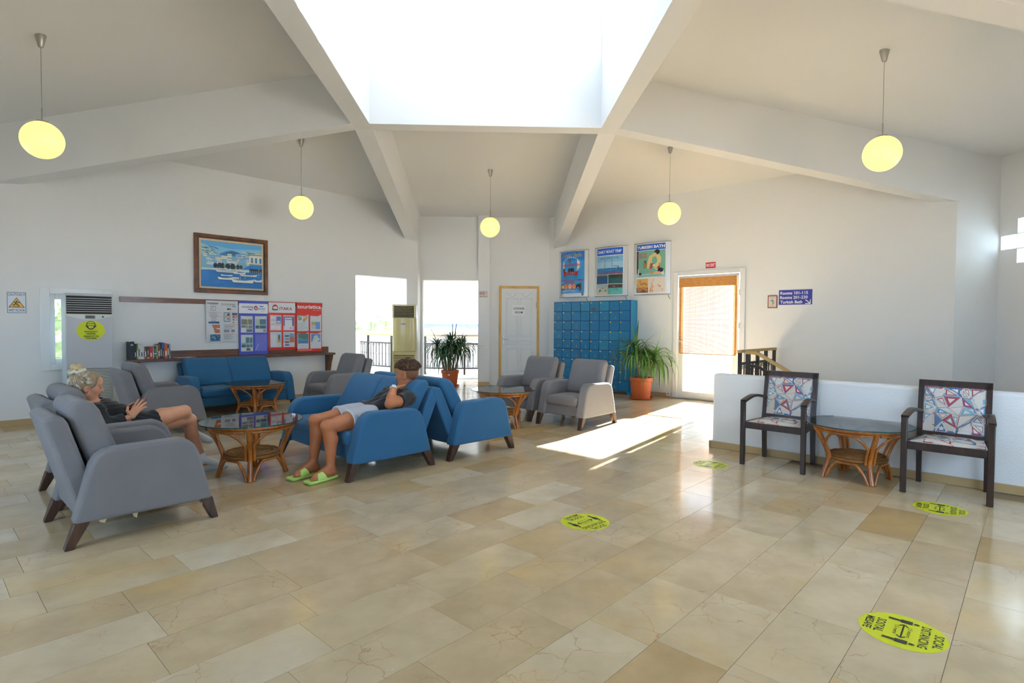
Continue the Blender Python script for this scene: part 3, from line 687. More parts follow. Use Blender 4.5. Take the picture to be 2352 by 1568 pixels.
# ---------------------------------------------------------------- upholstered chairs and sofas
def fabric(name, col, var=.10):
    m = mat(name, col, .95, bump=.35, bscale=420, var=var, vscale=4.5, sheen=.15, spec=.15); return m
GREY = fabric('grey_velour', srgb(127, 124, 126)); BLUE = fabric('blue_velour', srgb(52, 103, 142), .08)
LEGW = wood('walnut_leg', srgb(46, 28, 20), srgb(84, 54, 36), .4, 9, (3, 3, .6))
def seat_unit(name, label, cat, group, m, seats=1, width=.78, dep=.77, top=.58, back=.87, lean=0.0):
    """armchair or sofa; local +x is forward, origin on the floor under the middle"""
    r = empty(name); tag(r, label, cat, group); k = dep / .77; x0 = -dep / 2; kz = top / .58; aw = .132
    P = lambda pts: [(x0 + a * k, b * (kz if b > .2 else 1)) for a, b in pts]
    arm = P([(0, .145), (.77, .14), (.756, .20), (.702, .43), (.688, .48), (.664, .528), (.628, .562), (.585, .58), (.22, .575), (.16, .566), (.118, .538), (.09, .49), (.07, .42)])
    for s in (-1, 1):
        y = s * (width / 2 - aw / 2)
        MB().prism(arm, y - aw / 2, y + aw / 2, lambda a, b, d: (a, d, b)).build('arm', m, r, bevel=.022, seg=3)
        for fx in (0, 1):
            mb = MB(); yo = s * (width / 2 - .004); yi = s * (width / 2 - .075); ya, yb = min(yo, yi), max(yo, yi)
            t0, t1, b0, b1 = ((.004, .085, -.045, .0) if fx == 0 else (.69, .768, .765, .808))
            mb.hexa([(x0 + b0 * k, ya + .006, 0), (x0 + b1 * k, ya + .006, 0), (x0 + b1 * k, yb - .006, 0), (x0 + b0 * k, yb - .006, 0),
                     (x0 + t0 * k, ya, .155), (x0 + t1 * k, ya, .155), (x0 + t1 * k, yb, .155), (x0 + t0 * k, yb, .155)])
            mb.build('leg', LEGW, r, bevel=.004, seg=1)
    iw = width / 2 - aw
    MB().box(x0 + .06, x0 + .715 * k, -iw - .004, iw + .004, .15, .285).build('seat_base', m, r, bevel=.012, seg=2)
    pb = [(.03, .16), (.15, .16), (.13, .30), (.0, .74), (-.02, .775), (-.06, .79), (-.11, .775), (-.115, .75), (.02, .26)]
    MB().prism([(x0 + a * k - lean * max(0, b - .25) / .5, b * back / .87) for a, b in pb], -iw - .03, iw + .03, lambda a, b, d: (a, d, b)).build('backrest', m, r, bevel=.02, seg=3)
    sw = 2 * iw / seats
    for i in range(seats):
        ya = -iw + i * sw + .004; yb = ya + sw - .008
        mb = MB(); n = 9
        MB().box(x0 + .13 * k, x0 + .748 * k, ya, yb, .278, .405).build('seat_cushion', m, r, bevel=.045, seg=4)
        pc = [(.135, .40), (.285, .40), (.292, .45), (.165, .80), (.135, .845), (.085, .868), (.03, .862), (-.005, .832), (.0, .79)]
        o = MB().prism([(x0 + a * k - lean * max(0, b - .25) / .5, (b if b < .445 else .445 + (b - .445) * (back - .445) / .425)) for a, b in pc], ya - .012, yb + .012, lambda a, b, d: (a, d, b)).build('back_cushion', m, r, bevel=.04, seg=4)
    return r
def place(o, u, v, ang): 
    x, y = XY(u, v); o.location = (x, y, 0); o.rotation_euler = (0, 0, math.radians(ang)); return o
U_ = 45.0
ac_label = {}
a1 = seat_unit('armchair', 'empty grey armchair with loose threads under it, beside the seated woman', 'armchair', 'grey upholstered armchairs', GREY)
place(a1, .66 + .385, 4.137 + .39, 45)
def chair_copy(u, v, ang, label):
    o = copy_tree(a1); place(o, u, v, ang); o['label'] = label; return o
a2 = chair_copy(.75 + .385, 4.137 + .93 + .39, 45, 'grey armchair the woman in black sits in')
a3 = chair_copy(2.56 + .385 - .77 - .0, 7.55 + .39, 45, 'grey armchair under the end of the bookshelf')
a4 = chair_copy(4.27 + .385, 8.14, 225, 'grey armchair between the blue wall sofa and the gallery opening')
a5 = chair_copy(5.93 + .385, 5.13 + .39, 225, 'grey armchair in front of the luggage room door')
a6 = chair_copy(5.88 + .385, 4.225 + .39, 225, 'grey armchair in front of the lockers, edged by the sun patch')
s2 = seat_unit('sofa', 'blue two-seat sofa the young man sits on', 'sofa', 'blue two-seat sofas', BLUE, 2, 1.50, .83, .575, .81, .06)
place(s2, 3.43 - .415, 4.21 + .75, 222.5)
s3 = copy_tree(s2); place(s3, 3.68 + .415, 4.17 + .75, 43.5); s3['label'] = 'empty blue sofa back to back with the occupied sofa'
s1 = copy_tree(s2); place(s1, 3.46, 8.995, -45); s1['label'] = 'empty blue sofa against the wall below the tour posters'
# torn lining hanging under the near armchair
RAG = mat('torn_lining', srgb(206, 184, 140), .9)
for (d, y, w, h) in ((.30, -.36, .035, .04), (.12, -.37, .05, .025), (.70, -.36, .012, .06)):
    mb = MB(); mb.add([(-.385 + d, y, .15), (-.385 + d + w, y + .002, .15), (-.385 + d + w * .7, y - .008, .15 - h), (-.385 + d + w * .25, y - .006, .15 - h * .7)], [(0, 1, 2, 3)])
    mb.v += [(a, b + .003, c) for a, b, c in mb.v[:4]]; mb.f += [[7, 6, 5, 4], [0, 4, 5, 1], [1, 5, 6, 2], [2, 6, 7, 3], [3, 7, 4, 0]]; mb.m += [0] * 5; mb.c += [None] * 5
    mb.build('torn_lining', RAG, a1)

# ---------------------------------------------------------------- rattan tables
RAT = wood('rattan', srgb(140, 74, 22), srgb(196, 118, 42), .28, 10, (2, 2, .8), coat=.5)
WICK = mat('wicker', srgb(132, 86, 36), .6, bump=1.0, bscale=120, var=.3, vscale=60)
TGLASS = glass('table_glass', (.95, .975, .965), .85, 0.0, 1.5)
TEDGE = mat('glass_edge', srgb(24, 84, 84), .1)
def rattan_table(name, label, group='round rattan tables with glass tops'):
    r = empty(name); tag(r, label, 'table', group)
    R = .425; H = .49
    MB().lathe([(R - .002, H - .008), (R - .002, H)], 64).build('glass_top', TGLASS, r, smooth=40)
    mb = MB(); n = 64
    for i in range(n):
        a, b = 2 * math.pi * i / n, 2 * math.pi * (i + 1) / n
        mb.add([(R * math.cos(a), R * math.sin(a), H - .0082), (R * math.cos(b), R * math.sin(b), H - .0082), (R * math.cos(b), R * math.sin(b), H + .0002), (R * math.cos(a), R * math.sin(a), H + .0002)], [(0, 1, 2, 3)])
    mb.build('glass_rim', TEDGE, r, smooth=40)
    rr = .345
    MB().tube([(rr * math.cos(2 * math.pi * i / 40), rr * math.sin(2 * math.pi * i / 40), H - .028) for i in range(40)], .0185, 10, closed=True).build('top_ring', RAT, r, smooth=60)
    zs = .185
    sh = MB().lathe([(.02, zs + .022), (.12, zs + .025), (.205, zs + .022), (.232, zs + .012), (.238, zs), (.228, zs - .014), (.2, zs - .018), (.02, zs - .016)], 40)
    sh.build('wicker_shelf', WICK, r, smooth=50)
    rg = MB()
    for rad in (.06, .1, .14, .18, .22): rg.tube([(rad * math.cos(2 * math.pi * i / 36), rad * math.sin(2 * math.pi * i / 36), zs + .023 + .003 * (i % 2)) for i in range(36)], .008, 5, closed=True)
    rg.build('wicker_coil', WICK, r)['kind'] = 'stuff'
    def prof(z):   # radius of the leg at height z: splayed foot, waist at the shelf, wide top
        t = z / (H - .03)
        return .232 + (.05 * (1 - t / .40) ** 1.3 if t < .40 else .125 * ((t - .40) / .60) ** 1.25)
    for q in range(4):
        a = math.pi / 2 * q; ca, sa = math.cos(a), math.sin(a)
        zz = [i * (H - .035) / 14 for i in range(15)]
        rot = lambda p: (p[0] * ca - p[1] * sa, p[0] * sa + p[1] * ca, p[2])
        MB().tube([rot((prof(z), 0, z)) for z in zz], .021, 10).build('leg', RAT, r, smooth=60)
        for s in (-1, 1):   # canes that climb beside the leg, then arch away under the ring
            up = [(prof(z), s * .034, z) for z in (.17, .22, .27, .31)]
            for t in (.12, .28, .5, .75, 1.0):
                ang = s * (.10 + 1.38 * t); rad = prof(.31) + (rr - .004 - prof(.31)) * min(1, t * 2.2)
                up.append((rad * math.cos(ang), rad * math.sin(ang), .31 + (H - .058 - .31) * min(1, math.sin(min(1, t * 2.4) * math.pi / 2))))
            MB().tube([rot(p) for p in up], .0115, 8).build('cane', RAT, r, smooth=60)
        dn = []                # lower arch from this foot to the next one
        for i in range(17):
            t = i / 16; ang = .10 + (math.pi / 2 - .20) * t; k_ = 1 - (2 * t - 1) ** 2
            rad = (prof(.02) - .004) * (1 - .22 * k_); dn.append((rad * math.cos(ang), rad * math.sin(ang), .005 + (zs - .03) * min(1, 1.25 * k_ ** .75)))
        MB().tube([rot(p) for p in dn], .0125, 8).build('cane', RAT, r, smooth=60)
    return r
t1 = rattan_table('rattan_table', 'rattan glass-top table between the seated woman and man')
def tplace(o, x, y, ang, lab=None):
    o.location = (x, y, 0); o.rotation_euler = (0, 0, math.radians(ang))
    if lab: o['label'] = lab
    return o
tplace(t1, -2.13, 5.10, -72)
tplace(copy_tree(t1), -3.40, 8.31, -75, 'rattan glass-top table in front of the blue wall sofa')
tplace(copy_tree(t1), .16, 7.50, -50, 'rattan glass-top table by the two grey armchairs near the lockers')
tplace(copy_tree(t1), 3.26, 4.90, -100, 'rattan glass-top table between the two patterned chairs')

# ---------------------------------------------------------------- patterned wooden armchairs
DARK = wood('dark_stained_wood', srgb(34, 22, 18), srgb(60, 40, 32), .35, 8, (3, 3, .5))
def pattern_fabric():
    m = bpy.data.materials.new('triangle_fabric'); m.use_nodes = True; nt = m.node_tree; b = nt.nodes['Principled BSDF']; b.inputs['Roughness'].default_value = .8
    a = nt.nodes.new('ShaderNodeAttribute'); a.attribute_name = 'Col'; nt.links.new(a.outputs['Color'], b.inputs['Base Color']); return m
TRI = pattern_fabric()
def tri_cloth(mb, fn, w, h, seed):
    """printed cloth: jittered triangle net, each cell with an inner drawn triangle; fn(a,b) -> xyz"""
    rg = random.Random(seed); nx, ny = 5, max(2, int(round(h / w * 5)))
    cols = [srgb(214, 206, 196), srgb(206, 198, 188), srgb(216, 210, 202), srgb(92, 128, 164), srgb(128, 168, 186), srgb(176, 78, 92), srgb(210, 202, 194), srgb(84, 112, 156), srgb(200, 190, 180)]
    edge = [srgb(176, 62, 78), srgb(84, 112, 150), srgb(148, 132, 126), srgb(130, 166, 180)]
    P = {}
    for i in range(nx + 1):
        for j in range(ny + 1):
            jx = 0 if i in (0, nx) else rg.uniform(-.38, .38); jy = 0 if j in (0, ny) else rg.uniform(-.38, .38)
            P[i, j] = ((i + jx) / nx * w, (j + jy) / ny * h)
    for i in range(nx):
        for j in range(ny):
            q = [P[i, j], P[i + 1, j], P[i + 1, j + 1], P[i, j + 1]]
            ts = ((q[0], q[1], q[2]), (q[0], q[2], q[3])) if rg.random() < .5 else ((q[0], q[1], q[3]), (q[1], q[2], q[3]))
            for t in ts:
                c = rg.choice(cols); cx = sum(p[0] for p in t) / 3; cy = sum(p[1] for p in t) / 3
                lay = [(1.0, rg.choice(edge), 0)] if rg.random() < .8 else [(1.0, cols[0], 0)]
                lay.append((.90, c, .0004))
                if rg.random() < .45:
                    e = rg.choice(edge); lay += [(.62, e, .0008), (.42, cols[0], .0012)] if rg.random() < .6 else [(.66, e, .0008), (.36, srgb(226, 222, 216), .0012)]
                for s, col, off in lay:
                    mb.add([fn(cx + (p[0] - cx) * s, cy + (p[1] - cy) * s, off) for p in t], [(0, 1, 2)], 0, col)
def wood_chair(name, label, group, seed):
    r = empty(name); tag(r, label, 'chair', group)   # local +x forward
    wf, wb, d = .545, .455, .49; t = .042
    fx, bx = d / 2, -d / 2
    for s in (-1, 1):
        y = s * wf / 2
        MB().hexa([(fx - t, y - t / 2, 0), (fx - .004, y - t / 2, 0), (fx - .004, y + t / 2, 0), (fx - t, y + t / 2, 0), (fx - t, y - t / 2, .62), (fx, y - t / 2, .62), (fx, y + t / 2, .62), (fx - t, y + t / 2, .62)]).build('leg', DARK, r, bevel=.004, seg=1)
        yb = s * wb / 2
        lean = .085
        mb = MB()
        mb.hexa([(bx - .03, yb - .018, 0), (bx + .008, yb - .018, 0), (bx + .008, yb + .018, 0), (bx - .03, yb + .018, 0), (bx - .008, yb - .02, .42), (bx + .034, yb - .02, .42), (bx + .034, yb + .02, .42), (bx - .008, yb + .02, .42)])
        mb.hexa([(bx - .008, yb - .02, .42), (bx + .034, yb - .02, .42), (bx + .034, yb + .02, .42), (bx - .008, yb + .02, .42), (bx - lean, yb - .02, .885), (bx - lean + .036, yb - .02, .885), (bx - lean + .036, yb + .02, .885), (bx - lean, yb + .02, .885)])
        mb.build('leg', DARK, r)
        # arched arm from the front leg to the back post
        am = MB(); pts = []
        for i in range(13):
            q = i / 12; x = fx - .02 - q * (d - .01); pts.append((x, y + (yb - y) * q, .618 + .05 * math.sin(min(1, q * 1.5) * math.pi * .5) - .085 * max(0, q - .35) ** 1.3))
        for p, q in zip(pts, pts[1:]):
            e = (Vector(q) - Vector(p)).normalized() * .002; am.bar(Vector(p) - e, Vector(q) + e, .05, .024)
        am.build('arm', DARK, r)
    MB().bar((fx - .02, -wf / 2 + .02, .39), (fx - .02, wf / 2 - .02, .39), .03, .06).build('seat_rail', DARK, r, bevel=.004, seg=1)
    for s in (-1, 1): MB().bar((fx - .03, s * wf / 2, .39), (bx + .02, s * wb / 2, .39), .025, .055).build('seat_rail', DARK, r, bevel=.004, seg=1)
    MB().bar((bx + .01, -wb / 2 + .02, .385), (bx + .01, wb / 2 - .02, .385), .025, .05).build('seat_rail', DARK, r)
    # seat pad: trapezoid with domed top
    sp = MB(); n = 10
    def seatp(a, b, off=0):
        x = fx - .045 - a * (d - .085); hw = (wf * (1 - a) + wb * a) / 2 - .018
        z = .415 + .035 * (1 - (2 * a - 1) ** 4) * (1 - (2 * b - 1) ** 4) + off
        return (x, -hw + 2 * hw * b, z)
    for i in range(n):
        for j in range(n): sp.add([seatp(i / n, j / n), seatp((i + 1) / n, j / n), seatp((i + 1) / n, (j + 1) / n), seatp(i / n, (j + 1) / n)], [(0, 3, 2, 1)], 0, srgb(210, 204, 196))
    tri_cloth(sp, lambda a, b, off: seatp(a / .45, b / .45, off + .0015), .45, .45, seed + 5)
    sp.build('seat_pad', TRI, r)
    # back frame and pad in the leaning plane
    def bp(y, z, off=0.0):
        q = (z - .42) / .465; return (bx + .034 - (lean - .002) * q + off, y, z)
    iw = wb / 2
    def fbar(y0, y1, z0, z1, th=.036): MB().hexa([bp(y0, z0, -th), bp(y1, z0, -th), bp(y1, z0, 0), bp(y0, z0, 0), bp(y0, z1, -th), bp(y1, z1, -th), bp(y1, z1, 0), bp(y0, z1, 0)]).build('back_rail', DARK, r)
    fbar(-iw - .02, iw + .02, .838, .89); fbar(-iw + .02, iw - .02, .425, .455)
    pd = MB(); y0, y1, z0, z1 = -iw + .018, iw - .018, .455, .84
    def padp(a, b, off=0):
        A, B = a / (y1 - y0), b / (z1 - z0); bul = .016 * (1 - (2 * A - 1) ** 6) * (1 - (2 * B - 1) ** 6); return bp(y0 + a, z0 + b, bul + off)
    for i in range(n):
        for j in range(n):
            A = lambda k: k / n * (y1 - y0); B = lambda k: k / n * (z1 - z0)
            pd.add([padp(A(i), B(j)), padp(A(i + 1), B(j)), padp(A(i + 1), B(j + 1)), padp(A(i), B(j + 1))], [(0, 1, 2, 3)], 0, srgb(210, 204, 196))
    tri_cloth(pd, lambda a, b, off: padp(a, b, off + .0015), y1 - y0, z1 - z0, seed)
    pd.add([bp(y0, z0, -.03), bp(y1, z0, -.03), bp(y1, z1, -.03), bp(y0, z1, -.03)], [(3, 2, 1, 0)], 0, srgb(200, 194, 186))
    pd.build('back_pad', TRI, r)
    nl = MB(); NAIL = mat('upholstery_nail', (.05, .04, .035), .35, metal=.6)
    k = 34
    for i in range(k):
        for (y, z) in ((y0 + (y1 - y0) * i / (k - 1), z1 - .004), (y0 + (y1 - y0) * i / (k - 1), z0 + .004), (y0 + .004, z0 + (z1 - z0) * i / (k - 1)), (y1 - .004, z0 + (z1 - z0) * i / (k - 1))):
            c = bp(y, z, .004); nl.add([(c[0] + .004, c[1], c[2]), (c[0], c[1] + .0042, c[2]), (c[0], c[1], c[2] + .0042), (c[0], c[1] - .0042, c[2]), (c[0], c[1], c[2] - .0042)], [(0, 1, 2), (0, 2, 3), (0, 3, 4), (0, 4, 1)])
    nl.build('nail_trim', NAIL, r)['kind'] = 'stuff'
    return r
c1 = wood_chair('wooden_armchair', 'triangle-print wooden armchair at the free end of the low wall', 'patterned wooden armchairs', 11)
place(c1, 5.775, 1.815, 225)
c2 = wood_chair('wooden_armchair', 'triangle-print wooden armchair with a round yellow sticker before it', 'patterned wooden armchairs', 11)
place(c2, 5.765, .51, 225)

# ---------------------------------------------------------------- pendant lamps
LAMP = mat('lamp_opal', (.55, .45, .25), .3, emit=((1.0, .72, .17), 1.25))
STEEL = mat('lamp_steel', (.42, .40, .36), .35, metal=.9)
def lamp(name, x, y, zc, zt, label, rad=.176):
    r = empty(name, (x, y, zc)); tag(r, label, 'lamp', 'globe pendant lamps')
    gl = []
    for i in range(21):
        a = -math.pi / 2 + math.pi * i / 20; gl.append((max(.001, rad * math.cos(a)), rad * math.sin(a)))
    MB().lathe(gl, 32).build('globe', LAMP, r, smooth=60)
    MB().lathe([(.055, rad - .012), (.05, rad + .004), (.012, rad + .012)], 20).build('cap', STEEL, r, smooth=40)
    MB().tube([(0, 0, rad + .008), (0, 0, rad + .13)], .006, 8).build('stem', STEEL, r)
    MB().tube([(0, 0, rad + .12), (0, 0, zt - zc - .09)], .0028, 6).build('cable', STEEL, r)
    MB().lathe([(.018, zt - zc - .11), (.024, zt - zc - .10), (.046, zt - zc - .005), (.046, zt - zc + .02)], 20).build('ceiling_cup', STEEL, r, smooth=40)
lamp('pendant_lamp', -.04, 10.21, 3.085, 4.10, 'yellow globe lamp over the gallery and luggage door bay')
lamp('pendant_lamp', -2.905, 8.78, 3.105, 4.135, 'yellow globe lamp over the wall with the harbour painting')
lamp('pendant_lamp', 2.79, 8.885, 3.11, 4.16, 'yellow globe lamp over the wall with the three light boxes')
lamp('pendant_lamp', -4.375, 5.718, 3.112, 4.11, 'yellow globe lamp above the woman and the left bay')
lamp('pendant_lamp', 3.98, 5.705, 3.115, 4.155, 'yellow globe lamp above the patterned chairs')
bpy.data.objects['pendant_lamp.003']['label'] = 'yellow globe lamp hanging over the seated woman and grey armchairs'
# ---------------------------------------------------------------- print helpers
def ray(px, py):
    return _f + _r * ((px - 1176) / F_PX) - _u * ((py - 784) / F_PX)
def on_plane(px, py, n, c):
    d = ray(px, py); n = Vector(n); o = Vector((0, 0, CAM_H)); return o + d * ((c - n.dot(o)) / n.dot(d))
def on_lw(px, py, off=0.0): return on_plane(px, py, (1, -1, 0), CLW + off * S2)
def on_rw(px, py, off=0.0): return on_plane(px, py, (1, 1, 0), CRW - off * S2)
_fonts = {}
def text_polys(s, bold=0.0, shear=0.0):
    key = (s, bold, shear)
    if key in _fonts: return _fonts[key]
    cu = bpy.data.curves.new('t', 'FONT'); cu.body = s; cu.size = 1.0; cu.offset = bold; cu.shear = shear; cu.resolution_u = 2; cu.align_x = 'CENTER'
    o = bpy.data.objects.new('t', cu); COL.objects.link(o); dg = bpy.context.evaluated_depsgraph_get(); dg.update()
    me = bpy.data.meshes.new_from_object(o.evaluated_get(dg))
    vs = [(v.co.x, v.co.y) for v in me.vertices]; fs = [tuple(p.vertices) for p in me.polygons]
    bpy.data.objects.remove(o); bpy.data.curves.remove(cu); bpy.data.meshes.remove(me)
    if vs:
        x0, x1 = min(v[0] for v in vs), max(v[0] for v in vs); y0, y1 = min(v[1] for v in vs), max(v[1] for v in vs)
        vs = [((x - (x0 + x1) / 2), y - (y0 + y1) / 2) for x, y in vs]; dims = (x1 - x0, y1 - y0)
    else: dims = (1, 1)
    _fonts[key] = (vs, fs, dims); return _fonts[key]
class Canvas:
    """flat print on a sheet w x h (origin lower left); every later shape lies a hair above the earlier ones"""
    def __init__(s, fn, step=.00025): s.mb = MB(); s.fn = fn; s.k = 0; s.step = step
    def poly(s, pts, col):
        s.k += 1; a = sum(pts[i][0] * pts[(i + 1) % len(pts)][1] - pts[(i + 1) % len(pts)][0] * pts[i][1] for i in range(len(pts)))
        if a < 0: pts = pts[::-1]
        s.mb.add([s.fn(x, y, s.k * s.step) for x, y in pts], [tuple(range(len(pts)))], 0, col)
    def rect(s, x0, y0, x1, y1, col, n=1):
        if n == 1: s.poly([(x0, y0), (x1, y0), (x1, y1), (x0, y1)], col)
        else:
            s.k += 1
            for i in range(n):
                a, b = x0 + (x1 - x0) * i / n, x0 + (x1 - x0) * (i + 1) / n
                s.mb.add([s.fn(a, y0, s.k * s.step), s.fn(b, y0, s.k * s.step), s.fn(b, y1, s.k * s.step), s.fn(a, y1, s.k * s.step)], [(0, 1, 2, 3)], 0, col)
    def ell(s, cx, cy, rx, ry, col, n=28): s.poly([(cx + rx * math.cos(2 * math.pi * i / n), cy + ry * math.sin(2 * math.pi * i / n)) for i in range(n)], col)
    def line(s, pts, w, col):
        for (a, b) in zip(pts, pts[1:]):
            dx, dy = b[0] - a[0], b[1] - a[1]; L = math.hypot(dx, dy) or 1; nx, ny = -dy / L * w / 2, dx / L * w / 2
            s.poly([(a[0] - nx, a[1] - ny), (b[0] - nx, b[1] - ny), (b[0] + nx, b[1] + ny), (a[0] + nx, a[1] + ny)], col)
    def text(s, t, cx, cy, w, h, col, bold=.0, shear=0.0):
        """fits the words into a box w x h (h: letter height)"""
        vs, fs, d = text_polys(t, bold, shear); s.k += 1
        sx = w / d[0] if w else h / d[1]; sy = h / d[1] if h else sx
        s.mb.add([s.fn(cx + x * sx, cy + y * sy, s.k * s.step) for x, y in vs], fs, 0, col)
    def build(s, name, parent, rough=.35): return s.mb.build(name, print_mat('print_%d' % int(rough * 100), rough), parent)
BLACK = (.012, .012, .014); PW = srgb(236, 237, 238)
RZL, RZR = math.pi / 4, -math.pi / 4
def wall_thing(name, label, cat, px, py, side, off=0.0, group=None):
    """thing hung at the photo point (its lower left corner); local x along the wall, local -y into the room"""
    p = on_lw(px, py, off) if side == 'L' else on_rw(px, py, off)
    r = empty(name, p, RZL if side == 'L' else RZR); tag(r, label, cat, group); return r, p
def size_on(side, a, b, off=0.0):
    f = on_lw if side == 'L' else on_rw; A, B = f(*a, off), f(*b, off); return math.hypot(B.x - A.x, B.y - A.y), abs(B.z - A.z)
flat = lambda y0: (lambda x, y, k: (x, y0 - k, y))

# ---------------------------------------------------------------- painting
pf, _ = wall_thing('painting', 'harbour painting in blue tones in a brown wooden frame', 'painting', 445, 671, 'L')
PWd, PHt = size_on('L', (445, 671), (613, 553.5)); PHt = .925
FRM = wood('frame_wood', srgb(66, 34, 12), srgb(120, 64, 22), .35, 7, (1, 1, 1), coat=.3)
def frame(parent, w, h, b, d0, d1, m, nm='frame'):
    for (x0, x1, z0, z1) in ((0, w, 0, b), (0, w, h - b, h), (0, b, b, h - b), (w - b, w, b, h - b)):
        MB().box(x0, x1, d0, d1, z0, z1).build(nm, m, parent, bevel=.008, seg=2)
frame(pf, PWd, PHt, .055, -.045, -.003, FRM); 
DKF = wood('frame_inner_wood', srgb(44, 24, 12), srgb(74, 42, 20), .4, 7, (1, 1, 1))
def subframe(parent, w, h, a, b, d0, d1, m, nm):
    for (x0, x1, z0, z1) in ((a, w - a, a, a + b), (a, w - a, h - a - b, h - a), (a, a + b, a + b, h - a - b), (w - a - b, w - a, a + b, h - a - b)):
        MB().box(x0, x1, d0, d1, z0, z1).build(nm, m, parent, bevel=.003, seg=1)
subframe(pf, PWd, PHt, .05, .022, -.034, -.003, DKF, 'inner_frame'); subframe(pf, PWd, PHt, .070, .032, -.022, -.003, mat('frame_slip', srgb(214, 192, 158), .7), 'slip')
cx0, cz0 = .10, .10; cw, ch = PWd - .2, PHt - .2
cv = Canvas(lambda x, y, k: (cx0 + x * cw, -.012 - k, cz0 + y * ch), .00008)
sea, seal, sky, pale, dk, cream = srgb(24, 112, 186), srgb(64, 148, 206), srgb(90, 166, 218), srgb(176, 214, 228), srgb(22, 44, 62), srgb(226, 228, 218)
cv.rect(0, 0, 1, 1, sky); cv.poly([(0, .80), (.25, .9), (.5, .86), (1, .9), (1, .72), (0, .7)], srgb(128, 190, 224))
cv.poly([(.3, .74), (.40, .80), (.50, .83), (.60, .80), (.70, .72), (.3, .68)], srgb(60, 124, 176)); cv.poly([(.36, .75), (.48, .81), (.58, .79), (.66, .72)], srgb(44, 100, 150))
cv.poly([(0, .94), (.1, .90), (.2, .80), (.26, .70), (0, .66)], srgb(150, 194, 206)); cv.poly([(.62, .76), (.78, .82), (1, .87), (1, .7), (.62, .68)], srgb(150, 192, 204))
rp = random.Random(4)
for i in range(46):
    x = rp.choice((rp.uniform(0, .22), rp.uniform(.62, 1))); y = rp.uniform(.7, .9) if x < .3 else rp.uniform(.72, .84); cv.poly([(x, y), (x + .05, y - .012), (x + .09, y - .03), (x + .03, y - .022)], rp.choice((dk, srgb(40, 80, 104), cream)))
cv.rect(0, .42, 1, .70, srgb(120, 176, 204))
for i in range(34):
    x = rp.uniform(-.02, .85); y = rp.uniform(.47, .68); w = rp.uniform(.05, .11); h = rp.uniform(.05, .1); cv.rect(max(0, x), y, min(1, x + w), y + h, rp.choice((cream, srgb(200, 222, 226), srgb(136, 184, 220), srgb(214, 220, 214))))
    for j in range(3): cv.rect(max(0, x) + .012 + j * w * .3, y + h * .4, max(0, x) + .02 + j * w * .3, y + h * .7, dk)
    cv.poly([(max(0, x), y + h), (min(1, x + w), y + h), (min(1, x + w), y + h + .006), (max(0, x), y + h + .006)], rp.choice((dk, srgb(60, 110, 140))))
cv.rect(.78, .50, 1, .76, srgb(216, 218, 200)); cv.poly([(.77, .76), (1, .82), (1, .76)], srgb(178, 196, 184)); cv.line([(.775, .755), (1, .765)], .012, dk)
for x in (.81, .88, .955): cv.rect(x, .58, x + .035, .70, srgb(58, 124, 190))
cv.rect(.78, .50, 1, .555, srgb(84, 136, 150)); cv.poly([(.66, .42), (.76, .51), (1, .52), (1, .45)], srgb(30, 124, 206)); cv.rect(.78, .32, 1, .45, dk)
for i in range(6): cv.rect(.80 + i * .035, .36, .806 + i * .035, .40, cream)
for x, r in ((.22, .05), (.29, .065), (.34, .06), (.42, .06), (.5, .065), (.58, .05), (.64, .04)): cv.ell(x, .47, r * .62, r * 1.05, srgb(28, 50, 70), 14)
cv.rect(0, .34, .78, .41, srgb(196, 212, 214)); cv.rect(0, 0, 1, .36, sea); cv.rect(0, .12, .12, .36, srgb(30, 122, 200))
for i in range(60):
    x, y = rp.uniform(0, .95), rp.uniform(.02, .33); cv.rect(x, y, min(1, x + rp.uniform(.03, .12)), y + .006, rp.choice((seal, srgb(16, 92, 164), srgb(52, 138, 202))))
def boat(x, y, w, h, hull, cabin=True):
    cv.poly([(x, y + h), (x + w * .08, y), (x + w * .9, y), (x + w, y + h * 1.1), (x + w * .6, y + h * .75), (x + w * .3, y + h * .75)], hull); cv.poly([(x + .01, y + h * .95), (x + w * .3, y + h * .74), (x + w * .62, y + h * .74), (x + w * .98, y + h), (x + w * .6, y + h * .62), (x + w * .3, y + h * .62)], srgb(60, 138, 198))
    cv.line([(x + w * .07, y - .004), (x + w * .9, y - .004)], .008, dk)
    if cabin: cv.rect(x + w * .05, y + h, x + w * .32, y + h * 1.55, cream); cv.rect(x + w * .1, y + h * 1.2, x + w * .14, y + h * 1.35, dk); cv.rect(x + w * .22, y + h * 1.2, x + w * .26, y + h * 1.35, dk)
for (x, y, w, h) in ((.27, .395, .14, .03), (.05, .37, .2, .03), (.45, .38, .2, .03), (.22, .33, .38, .035), (.5, .31, .22, .04), (.62, .27, .3, .04), (.3, .25, .2, .03)): boat(x, y, w, h, cream, False)
boat(.25, .17, .26, .055, cream, False); boat(.86, .15, .14, .06, cream, False); boat(.47, .12, .40, .075, cream, True)
for x, y0, y1 in ((.36, .40, .60), (.56, .34, .56), (.7, .2, .42), (.94, .3, .46), (.62, .16, .36)): cv.line([(x, y0), (x, y1)], .005, cream)
cv.build('canvas', pf, .5)

